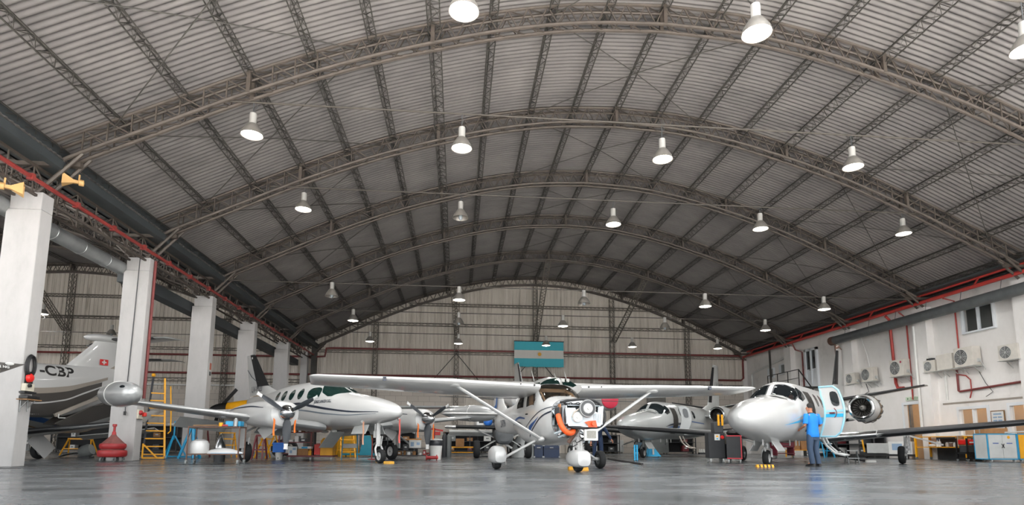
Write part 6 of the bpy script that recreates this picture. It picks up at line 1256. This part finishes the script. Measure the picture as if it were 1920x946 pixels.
# right of the twin's nose: dark shelf, carton, bin, cylinders
p = at(772, 861); t = frame_cart('shelf_trolley', 'dark trolley with a brown-white carton on it, left of the white bin', 'trolley', (p.x, p.y+.3, 0), 0, 1.35, .6, .42, mat('black_frame', '#2a2527', .6), [.16, .42], .05)
c = crate('carton', 'white and orange printed carton on the dark trolley beside the white bin', 'box', (p.x+.1, p.y+.25, .43), (.44, .36, .34), whitep); b = MB(); b.box(-.222, .222, -.182, .182, .3, .345); b.build('orange_band', mat('orange_print', '#d08a3a'), c, 0); MB().cbox((-.1, -.183, .14), (.12, .006, .16)).build('print', mat('pale_blue_print', '#8ea6c0'), c, 0); MB().cbox((.12, -.183, .16), (.12, .006, .1)).build('print', mat('pale_blue_print', '#8ea6c0'), c, 0)
pile((p.x, p.y+.3), 1.2, [.17], 4, 11, cols, '%s along the bottom of the dark trolley', .2)
p = at(816, 861); t = thing('waste_bin', 'white plastic bin lined with a black bag, right of the tip-tank twin', 'bin', (p.x, p.y, 0)); b = MB(); b.lathe([(0, 0), (.2, 0), (.26, .56), (.265, .6), (.24, .6), (.19, .03), (0, .03)], 28); b.build('bin_body', whitep, t); b = MB(); b.lathe([(.262, .52), (.28, .58), (.27, .66), (.23, .74), (.24, .6)], 28); b.build('bin_bag', mat('black_bag', '#24262b', .35, 0, .2, 10, bump=.6), t); b = MB(); b.lathe([(.27, .72), (.25, .76), (0, .8)], 24); b.build('bin_lid', lgrey, t)
p = at(811, 862); t = thing('hose_reel', 'small red reel on the floor against the white bin', 'reel', (p.x-.02, p.y-.4, 0)); b = MB(); b.lathe([(0, -.2), (.1, -.2), (.1, -.16), (.06, -.16), (.06, .16), (.1, .16), (.1, .2), (0, .2)], 18, T(0, 0, .1) @ AXX); b.build('reel_body', red_paint, t); b = MB(); b.lathe([(0, 0), (.05, 0), (.05, .03), (0, .03)], 14, T(.2, 0, .1) @ AXX); b.build('reel_hub', mat('bright_red_bell', '#d8221c'), t)
for px, col, lab in ((833, dgrey, 'dark gas cylinder standing behind the white bin'), (841.5, grey, 'pale grey gas cylinder standing behind the white bin')):
    p = at(px, 856); t = thing('gas_cylinder', lab, 'gas cylinder', (p.x, p.y, 0)); b = MB(); b.lathe([(0, 0), (.11, 0), (.115, .02), (.115, .9), (.09, 1.0), (.04, 1.06), (0, 1.06)], 18); b.build('bottle', col, t); b = MB(); b.rod((0, 0, 1.05), (0, 0, 1.15), .025); b.cbox((0, 0, 1.14), (.1, .04, .04)); b.build('valve', brown, t)
c = crate('carton', 'brown cardboard box on a yellow trestle behind the grey taildragger', 'box', (at(862, 855).x, 29.0, .45), (.4, .4, .4), card); tape(c, (.4, .4, .4))
p0 = at(862, 855); trestle('long yellow trestle behind the fat tyres of the taildragger', 866, 854, 1.5, .44, yellow, .25)
p = at(812, 852); t = thing('engine_hoist', 'red engine hoist behind the far propeller of the tip-tank twin', 'hoist', (p.x, p.y+1, 0)); b = MB(); b.bar((0, 0, 0), (0, 0, 1.5), .1, .1); b.build('mast', red_paint, t, 0); b = MB(); b.bar((-.4, 0, 1.5), (.5, 0, 1.35), .1, .1); b.cbox((.2, 0, 1.2), (.3, .2, .2)); b.build('boom', mat('bright_red_bell', '#d8221c'), t, 0); b = MB(); b.bar((-.4, -.4, .06), (-.4, .5, .06), .08, .08); b.bar((.4, -.4, .06), (.4, .5, .06), .08, .08); b.bar((-.4, .3, .06), (.4, .3, .06), .08, .08); b.build('base', red_paint, t, 0)
# cowling on the floor, blue cases, bar, cabinets
p = at(985, 857); t = thing('engine_cowling', 'dull white engine cowling with a half-round cut-out standing on the floor behind the centre plane', 'cowling', (p.x, p.y, 0), 0); b = MB()
def cow(R0, R1, n=20): return [[(r*cos(q), .6*r*sin(q)+.3, z) for q in [pi*i/n+pi for i in range(n+1)]] for r, z in ((R0, 0), (R0*.98, .3), (R1, .8), (R1*.8, .95))]
A_ = cow(.62, .46); b.rings(A_, False, False); A2 = [[(x*.96, (y-.3)*.94+.3, z) for x, y, z in r] for r in A_]; b.rings(A2, False, False); b.build('cowl_shell', grey_paint, t, recalc=False)
b = MB(); b.lathe([(0, 0), (.1, 0), (.1, .02), (0, .02)], 18, T(-.28, -.045, .52) @ RZ(-25) @ AXY); b.build('port_hole', black, t); b = MB(); b.prism([(.16*cos(q)+.08, max(0, .18*sin(q))) for q in [pi*i/12 for i in range(13)]], -.085, -.06, 1); b.build('cut_out', black, t)
for px, w, lab in ((1009, .4, 'narrow dark blue case behind the centre plane, next to the cowling'), (1033, .72, 'wide dark blue case with silver corners behind the centre plane')):
    p = at(px, 857); c = crate('transit_case', lab, 'case', (p.x, p.y, 0), (w, .4, .58), mat('dark_blue_case', '#1e2f4c', .5, 0, .1)); b = MB()
    for x in (-w/2, w/2):
        for z in (.03, .55): b.cbox((x, -.2, z), (.07, .03, .07))
    b.build('corner', steel, c, 0); b = MB(); b.box(-w/2-.004, w/2+.004, -.205, .205, .38, .4); b.build('lid_seam', black, c, 0); b = MB(); b.cbox((0, -.21, .45), (.16, .03, .04)); b.build('handle', steel, c, 0)
a_ = at(1141, 861); c_ = at(1204, 871); setp(MB().bar((a_.x, a_.y, .03), (c_.x, c_.y, .03), .07, .05).build('tow_bar', mat('black_steel', '#2b2827', .6), ang=0), 'long black steel bar lying on the floor right of the centre plane', 'bar')
for i, px in enumerate((1190.5, 1195)):
    p = at(px, 864); t = thing('blue_prop_stand', ['left of the two cyan poles standing on the floor near the grey jet', 'right of the two cyan poles standing on the floor near the grey jet'][i], 'pole', (p.x, p.y, 0)); b = MB(); b.rod((0, 0, .03), (0, 0, .58), .03); b.build('pole', mat('bright_cyan', '#35aee0', .5), t); b = MB(); b.lathe([(0, 0), (.05, 0), (.05, .03), (0, .03)], 12); b.build('foot', dgrey, t)
p = at(1222, 857); t = thing('bottle_jack', 'squat cyan hydraulic jack on the floor under the grey jet', 'jack', (p.x, p.y, 0), 10); b = MB(); b.rings([[(-.3, -.2, .05), (.4, -.2, .05), (.4, .2, .05), (-.3, .2, .05)], [(-.14, -.12, .45), (.12, -.12, .42), (.12, .12, .42), (-.14, .12, .45)]]); b.build('body', mat('bright_cyan', '#35aee0'), t, 0); b = MB(); b.rod((-.05, 0, .4), (-.05, 0, .78), .025); b.build('handle', lgrey, t); b = MB(); b.cbox((-.02, -.2, .28), (.09, .02, .28)); b.build('label_plate', whitep, t, 0); caster(t, .35, 0, .05); caster(t, -.25, 0, .05)
def cabinet(label, px, py, w, h, mt, doors=2, d=.5, dy=0, dmat=None, name='cabinet', leg=.1):
    p = at(px, py); t = thing(name, label, 'cabinet', (p.x, p.y+dy, 0)); b = MB(); b.box(-w/2, w/2, 0, d, leg, h); b.build('body', mt, t, 0, bevel=.008); dw = w/doors
    for i in range(doors):
        b = MB(); b.box(-w/2+dw*i+.025, -w/2+dw*(i+1)-.025, -.02, 0, leg+.03, h-.03); o = b.build('door', dmat or mt, t, 0, bevel=.004); b = MB(); b.rod((-w/2+dw*(i+(.85 if i % 2 == 0 else .15)), -.04, h*.5), (-w/2+dw*(i+(.85 if i % 2 == 0 else .15)), -.04, h*.62), .012); b.build('handle', black, o)
    if leg:
        for x in (-w/2+.1, w/2-.1): caster(t, x, .06, leg*.5)
    return t
cabinet('white low cabinet behind the centre plane, left of the grey jet nose', 1150, 850, .9, .95, lgrey, 1, .5, 1.5)
cabinet('white low cabinet directly below the nose of the grey jet', 1171, 850, .75, .95, lgrey, 1, .5, 1.5)
cabinet('large grey cabinet under the fuselage of the grey jet', 1243, 852, 1.5, 1.2, grey, 1, .6, 1.0)
t = thing('bottle_row_crate', 'low crate holding white bottles behind the black power cart', 'crate', (at(1320, 851).x, at(1320, 851).y, 0)); b = MB(); b.box(-.35, .35, -.15, .15, 0, .12); b.build('crate_body', dgrey, t, 0)
for i in range(5):
    x = at(1320, 851).x-.28+.14*i; tb = thing('bottle', 'white plastic bottle in the low crate, %s from the left' % ['first', 'second', 'third', 'fourth', 'fifth'][i], 'bottle', (x, at(1320, 851).y, .12), 0, 'white bottles in the crate'); b = MB(); b.lathe([(0, 0), (.055, 0), (.055, .16), (.025, .2), (.025, .25), (0, .25)], 12); b.build('bottle_body', whitep, tb)
# black power cart and its neighbours
p = at(1344, 867); t = thing('ground_power_cart', 'tall black power cart with a sticker and a red button, between the two jets', 'power cart', (p.x, p.y, 0), -12); b = MB(); b.box(-.3, .22, -.3, .3, .16, .98); b.build('housing', mat('black_cabinet', '#26282b', .45, 0, .1, 5), t, bevel=.01)
b = MB(); b.box(-.1, .2, -.25, .25, .98, 1.35); b.build('control_head', dgrey, t, bevel=.02); b = MB(); b.cbox((-.02, -.305, .84), (.17, .006, .2)); b.build('sticker', whitep, t, 0); b = MB(); b.lathe([(0, 0), (.06, 0), (.055, .03), (0, .035)], 18, T(.14, -.3, .84) @ AXY); b.build('button', mat('bright_red_bell', '#d8221c'), t); b = MB(); b.cbox((-.02, -.309, .87), (.07, .004, .05)); b.build('sticker_mark', yellow, t, 0)
b = MB(); b.cbox((-.02, -.309, .79), (.05, .004, .04)); b.build('sticker_mark', sky_s, t, 0)
for x, m_ in ((.02, yellow), (.14, yellow)): b = MB(); b.cbox((x+.03, -.27, 1.4), (.06, .05, .36)); b.build('strap', m_, t, 0)
for x in (-.24, .16): caster(t, x, -.25, .07, lgrey); caster(t, x, .25, .07, lgrey)
p = at(1362, 867); t = thing('tool_chest', 'narrow dark tool chest with a brown plate, beside the black power cart', 'tool chest', (p.x, p.y+.15, 0), -12); b = MB(); b.box(-.16, .2, -.25, .25, .14, .95); b.build('body', mat('black_cabinet', '#26282b'), t, bevel=.01); b = MB(); b.cbox((0, -.26, .78), (.17, .02, .32)); b.build('plate', tan_paint, t, 0); b = MB(); b.box(-.18, .22, -.27, .27, .95, .98); b.build('top', tan_paint, t, 0)
for x in (-.12, .16): caster(t, x, -.2, .07, lgrey)
p = at(1382, 868); t = thing('tool_chest', 'dark tool chest with a bright red edge, right of the black power cart', 'tool chest', (p.x, p.y+.1, 0), -25); b = MB(); b.box(-.26, .2, -.25, .25, .14, .9); b.build('body', mat('black_cabinet', '#26282b'), t, bevel=.01); b = MB()
for q in (((-.25, -.26, .16), (.19, -.26, .16)), ((.19, -.26, .14), (.19, -.26, .9)), ((-.25, -.26, .88), (.19, -.26, .88))): b.bar(*q, .035, .03, (0, 1, 0))
b.build('red_edge', mat('bright_red_edge', '#c93a44', .5), t, 0); b = MB(); b.sph((0, 0, .98), (.25, .2, .12)); b.build('rag_heap', black, t)
for x in (-.2, .15): caster(t, x, -.2, .07, lgrey)
p = at(1469, 858); t = thing('tool_cart', 'maroon tool cart on casters under the nose of the white jet', 'tool cart', (p.x, p.y, 0), 0); b = MB(); b.box(-.5, .42, -.3, .3, .5, .92); b.build('box', mat('maroon_paint', '#7d2f3e', .5), t, bevel=.01)
for z in (.56, .74): b = MB(); b.box(-.47, .39, -.32, -.3, z-.04, z+.1); o = b.build('drawer', mat('maroon_paint', '#7d2f3e'), t, 0); b = MB(); b.rod((-.2, -.34, z+.04), (.15, -.34, z+.04), .012); b.build('handle', steel, o)
for x in (-.46, .38): b = MB(); b.box(x-.03, x+.03, -.28, .28, .12, .5); b.build('leg', mat('maroon_paint', '#7d2f3e'), t, 0); caster(t, x, -.2)
b = MB(); b.box(-.5, .42, -.3, .3, .2, .24); b.build('shelf', dkred, t, 0)
p = at(1502, 856); frame_cart('workbench', 'yellow-framed bench with brown boxes behind the white jet', 'bench', (p.x, p.y, 0), 0, 1.3, .6, .36, yellow, [.36], .05, False)
for dx, w, lab in ((-.35, .4, 'tall narrow brown box on the yellow bench behind the white jet'), (.2, .55, 'wide brown box on the yellow bench behind the white jet')): c = crate('carton', lab, 'box', (p.x+dx, p.y, .375), (w, .4, .55), card); tape(c, (w, .4, .55), brown)
p = at(1598, 868); t = thing('folding_step', 'small silver folding step stool on the floor beside the white jet', 'step stool', (p.x, p.y, 0), -8)
for x in (-.17, .17): b = MB(); b.bar((x, -.12, 0), (x, 0, .42), .03, .02); b.bar((x, .14, 0), (x, 0, .42), .03, .02); b.build('side_frame', steel, t, 0)
for y, z in ((-.08, .17), (0, .42)): b = MB(); b.cbox((0, y, z), (.36, .14, .025)); b.build('step', steel, t, 0)
a_ = at(1628, 866); b = MB(); b.tube([(a_.x-.9, a_.y+.8, .95), (a_.x-.75, a_.y+.6, .5), (a_.x-.55, a_.y+.3, .15), (a_.x-.1, a_.y+.02, .06)], .045, 8); o = setp(b.build('vacuum_hose', black), 'black suction hose with a pale nozzle under the engine of the white jet', 'hose'); b = MB(); b.prism([(-.14, 0), (.22, 0), (.22, .07), (-.06, .07)], -.12, .12, 1, T(a_.x, a_.y, 0)); b.build('nozzle', whitep, o, 0)
trestle('light blue folding trestle behind the man in the blue shirt', 1548, 857, .5, .85, cyan, .35)
# right side: trolley, yellow bench, generator, cabinets
p = Vector((20.3, 27.0, 0)); t = thing('service_trolley', 'white service trolley with a yellow mast behind the right main wheel of the white jet', 'trolley', (p.x, p.y, 0), -48); b = MB(); b.box(-.55, .35, -.4, .4, .25, .72); b.build('cabinet', lgrey, t, bevel=.01); b = MB(); b.box(.35, 1.3, -.42, .4, .2, .8); b.build('white_box', whitep, t, bevel=.01); b = MB(); b.bar((-.65, -.4, .3), (-.75, -.4, 1.15), .07, .06); b.build('mast', yellow, t, 0); b = MB(); b.box(-.7, 1.3, -.42, .42, .12, .22); b.build('chassis', black, t, 0); b = MB(); b.cbox((.7, -.425, .55), (.4, .006, .3)); b.build('panel_print', mat('pale_blue_print', '#8ea6c0'), t, 0)
for x in (-.6, .3, 1.1): caster(t, x, -.3, .09, black)
p = Vector((21.1, 24.05, 0)); t = frame_cart('workbench', 'long yellow-framed bench with bottles and boxes behind the wing of the white jet', 'bench', (p.x, p.y, 0), -90, 2.7, .7, 1.0, yellow, [.55, 1.0], .07, True)
def onb(dx, dy, z): z -= .07; a = radians(-90); return (p.x+dx*cos(a)-dy*sin(a), p.y+dx*sin(a)+dy*cos(a), z)
b = MB(); b.box(-1.3, 1.3, .42, .5, 0, .98, T(p.x, p.y, 0) @ RZ(-90)); setp(b.build('back_panel', dgrey, ang=0), 'dark panel standing behind the long yellow bench', 'panel')
for i, (dx, h) in enumerate(((-.28, .3), (-.16, .32))): tb = thing('bottle', ['white plastic bottle on the long yellow bench, left one of a pair', 'white plastic bottle on the long yellow bench, right one of a pair'][i], 'bottle', onb(dx, -.2, .635)); b = MB(); b.lathe([(0, 0), (.055, 0), (.055, h*.6), (.02, h*.8), (.02, h), (0, h)], 14); b.build('bottle_body', whitep, tb); b = MB(); b.lathe([(0, h), (.025, h), (.025, h+.03), (0, h+.03)], 10); b.build('cap', bluep, tb)
b = MB(); b.sph((0, 0, .05), (.2, .14, .07), 12, 6, T(*onb(-.55, -.2, .635))); setp(b.build('white_cloth', whitep), 'crumpled white cloth on the long yellow bench', 'cloth')
c = crate('carton', 'brown cardboard box with papers at the right end of the long yellow bench', 'box', onb(1.05, -.1, .635), (.55, .4, .45), card, -14); tape(c, (.55, .4, .45)); b = MB(); b.cbox((.1, -.1, .46), (.2, .2, .02)); b.build('paper', whitep, c, 0)
for i, (dx, m_, nm) in enumerate(((.2, tan_paint, 'tan'), (.4, brown, 'dark brown'), (.6, lgrey, 'pale'))): tb = thing('jar', '%s jar in the row beside the cardboard box of the long yellow bench' % nm, 'jar', onb(dx, -.15, .635)); b = MB(); b.lathe([(0, 0), (.08, 0), (.085, .12), (.06, .16), (0, .16)], 14); b.build('jar_body', m_, tb); b = MB(); b.lathe([(0, .16), (.065, .16), (.065, .19), (0, .19)], 14); b.build('lid', lgrey, tb)
p = Vector((20.45, 22.2, 0)); t = thing('portable_generator', 'red portable generator on a black frame between the yellow bench and the blue-edged cabinet', 'generator', (p.x, p.y, 0), 0); t.scale = (.84, .84, .95)
for x in (-.42, .42):
    for y in (-.3, .3): b = MB(); b.box(x-.03, x+.03, y-.03, y+.03, .08, .95); b.build('leg', black, t, 0); caster(t, x, y, .05)
b = MB(); b.box(-.45, .45, -.32, .32, .3, .36); b.box(-.45, .45, -.32, .32, .1, .13); b.build('shelf', black, t, 0); b = MB(); b.box(-.38, .38, -.26, .26, .68, .9); b.build('fuel_tank', mat('bright_red_bell', '#d8221c'), t, bevel=.04); b = MB(); b.box(-.35, .1, -.24, .24, .36, .66); b.build('engine', dgrey, t, bevel=.02); b = MB(); b.lathe([(0, -.2), (.15, -.2), (.16, 0), (.15, .16), (0, .16)], 20, T(.22, -.05, .52) @ AXY); b.build('alternator_housing', whitep, t); b = MB(); b.cbox((0, -.27, .78), (.5, .01, .06)); b.build('tank_band', whitep, t, 0)
bl = mat('blue_cabinet_frame', '#2f93bd', .45)
def framed(label, p, w, h, rz, dm, nd, badge=True):
    t = thing('tool_cabinet', label, 'cabinet', (p[0], p[1], 0), rz); b = MB(); b.box(0, w, 0, .6, .12, h); b.build('body', dm, t, 0)
    b = MB(); e = .035
    for q in ((0, w, -.02, .62, .1, .1+e), (0, w, -.02, .62, h-e, h), (-.01, e, -.02, .62, .1, h), (w-e, w+.01, -.02, .62, .1, h)): b.box(*q)
    b = MB()
    for x in (-.01, w-e+.01):
        for z in (.1, h-e): b.box(x, x+e, -.02, .62, z, z+e)
        for y in (-.02, .62-e): b.box(x, x+e, y, y+e, .1, h)
    for y in (-.02, .62-e):
        for z in (.1, h-e): b.box(0, w, y, y+e, z, z+e)
    b.build('edge_frame', bl, t, 0); dw = (w-2*e)/nd
    for i in range(nd):
        b = MB(); b.box(e+dw*i+.006, e+dw*(i+1)-.006, -.025, 0, .16, h-.05); o = b.build('door', dm, t, 0, bevel=.004); xh = e+dw*(i+(.9 if i == 0 else .1)); b = MB(); b.tube([(xh, -.03, h*.5), (xh-.04*(1 if i else -1), -.05, h*.54), (xh-.04*(1 if i else -1), -.05, h*.6), (xh, -.03, h*.64)], .012, 5); b.build('handle', black, o)
        if badge: b = MB(); b.cbox((e+dw*(i+.5), -.028, h*.66), (.22, .004, .035)); b.build('badge', mat('blue_badge', '#4a5f9c'), o, 0)
    if badge: b = MB(); b.lathe([(0, 0), (.055, 0), (.055, .006), (0, .006)], 18, T(w*.72, -.026, h*.87) @ AXY); b.build('round_badge', yellow, t)
    for x in (.12, w-.12): caster(t, x, .05, .06, lgrey)
    return t
a_ = at(1857, 866); c_ = at(1906, 867.5)
framed('pale grey tool cabinet with blue edges at the right edge of the hall', (a_.x-.05, a_.y), 1.12, 1.06, -4, mat('cabinet_grey', '#c3c5c3', .45), 2)
framed('orange-yellow tool cabinet with blue edges at the far right', (a_.x+1.1, a_.y-.08), 1.1, 1.06, -4, yellow, 2, False)
c = crate('carton', 'low brown cardboard tray lying on the pale grey tool cabinet', 'box', (a_.x+.45, a_.y+.3, 1.065), (.9, .45, .2), card, -4); tape(c, (.9, .45, .2))
b = MB(); b.rod((a_.x+.75, a_.y+.05, 1.1), (a_.x+1.5, a_.y+.0, 1.14), .03); setp(b.build('paper_roll', lgrey), 'grey roll lying across the two blue-edged cabinets', 'roll')
# wheel chocks
def chock(label, px, py, w, rz, mt=None):
    p = at(px, py); t = thing('wheel_chock', label, 'wheel chock', (p.x, p.y, 0), rz, 'yellow wheel chocks'); b = MB(); b.prism([(-.06, 0), (.06, 0), (.03, .07), (-.03, .07)], -w/2, w/2, 0); b.build('wedge', mt or yellow, t, 0, bevel=.006); b = MB(); b.box(-w/2+.02, w/2-.02, -.02, .02, .07, .076); b.build('grip', mat('worn_yellow', '#c98d10', .7), t, 0); return t
chock('yellow wheel chock left of the front wheel of the centre plane', 1072, 880, .16, 8); chock('yellow wheel chock in front of the front wheel of the centre plane', 1092, 881.5, .26, 4)
chock('worn yellow chock in front of the nose wheel of the tip-tank twin', 729, 869, .3, 20, mat('worn_yellow_chock', '#b98a2a', .7, 0, .3, 12)); chock('worn yellow chock behind the nose wheel of the tip-tank twin', 709, 866, .14, 20, mat('worn_yellow_chock', '#b98a2a'))
chock('yellow and black chock at the nose wheel of the white jet', 1434, 875.5, .46, -3)
p = at(1434, 875.5); b = MB()
for i in range(4): b.prism([(-.062, .002), (.062, .002), (.032, .073), (-.032, .073)], -.17+.1*i, -.13+.1*i, 0)
o = b.build('black_band', black, None, 0); o.parent = [q for q in bpy.data.objects if q.get('label') == 'yellow and black chock at the nose wheel of the white jet'][0]
bpy.context.view_layer.update()

# storage racks along the back wall and clutter in the left hall
def rack(label, x, y, w, h, short, seed, rz=0):
    t = thing('storage_rack', label, 'rack', (x, y, 0), rz); Mr = T(x, y, 0) @ RZ(rz)
    for px in (-w/2, 0, w/2):
        for py in (-.3, .3): MB().box(px-.03, px+.03, py-.03, py+.03, 0, h).build('upright', dgrey, t, 0)
    for z in (.15, h*.55, h-.05): MB().box(-w/2, w/2, -.32, .32, z-.02, z+.02).build('shelf', dgrey, t, 0)
    MB().box(-w/2, w/2, .3, .33, .1, h).build('back_panel', mat('shade_black_panel', '#1d1e20', .7), t, 0)  # solid black back added to stand in for shade along the wall foot
    random.seed(seed)
    for i, k in enumerate(('left', 'middle', 'right')):
        for j, (z, lv) in enumerate(((.175, 'lower'), (h*.55+.025, 'upper'))):
            m_, cn = random.choice([(card, 'brown'), (grey, 'grey'), (dkred, 'dark red'), (dgrey, 'dark grey'), (whitep, 'white')]); bw = random.uniform(.25, .5); bh = random.uniform(.18, h*.55-.32 if h < 1.4 else .45)
            c = crate('storage_box', '%s box, %s of the %s shelf, %s' % (cn, k, lv, short), 'box', tuple(Mr @ Vector((-w/3+w/3*i, -.05, z))), (bw, .4, bh), m_, rz); MB().cbox((0, -.203, bh*.55), (bw*.4, .006, bh*.25)).build('box_label', lgrey if cn != 'white' else grey, c, 0)
rack('dark storage rack against the back wall behind the tip-tank twin', -4.6, 40.9, 3.6, 1.5, 'rack behind the tip-tank twin', 1)
rack('dark storage rack against the back wall behind the gas cylinders', .9, 41.4, 3.6, 1.45, 'rack behind the gas cylinders', 2)
rack('dark low rack against the back wall behind the nose of the grey jet', 9.6, 41.2, 3.4, 1.3, 'rack behind the grey jet nose', 3)
rack('dark low rack against the back wall below the tail of the grey jet', 14.6, 41.0, 4.2, 1.45, 'rack below the grey jet tail', 4)
rack('dark low rack along the right wall behind the open jet door', 21.4, 31.6, 6.0, 1.25, 'rack along the right wall', 6, -90)
rack('dark storage rack in the left hall behind the pale turboprop', -21.5, 40.2, 7.5, 1.7, 'rack in the left hall', 5)
p = at(150, 853); trestle('yellow frame stand on the floor of the left hall under the pale turboprop', 148, 853, 1.2, .75, yellow, .3)
p = at(143, 857); t = thing('cowling_panel', 'curved grey panel lying on the floor of the left hall', 'panel', (p.x, p.y, 0), 15); MB().rings([[(-.55+1.1*i/10, -.25+.5*j, .02+.16*sin(pi*i/10)**.8*(1-.3*j)+.0) for i in range(11)] for j in (0, 1)], False, False).build('panel_shell', lgrey, t, recalc=False); MB().tube([(-.55+1.1*i/10, -.25, .02+.16*sin(pi*i/10)**.8) for i in range(11)], .012, 5).build('panel_rim', steel, t)
p = at(161, 858); t = thing('floor_blower', 'squat grey blower on the floor of the left hall beside the curved panel', 'blower', (p.x, p.y, 0)); MB().lathe([(0, -.2), (.2, -.2), (.24, -.1), (.24, .1), (.2, .2), (0, .2)], 20, T(0, 0, .26) @ RY(70)).build('blower_body', grey, t); MB().box(-.2, .2, -.18, .18, 0, .06).build('blower_base', dgrey, t, 0)
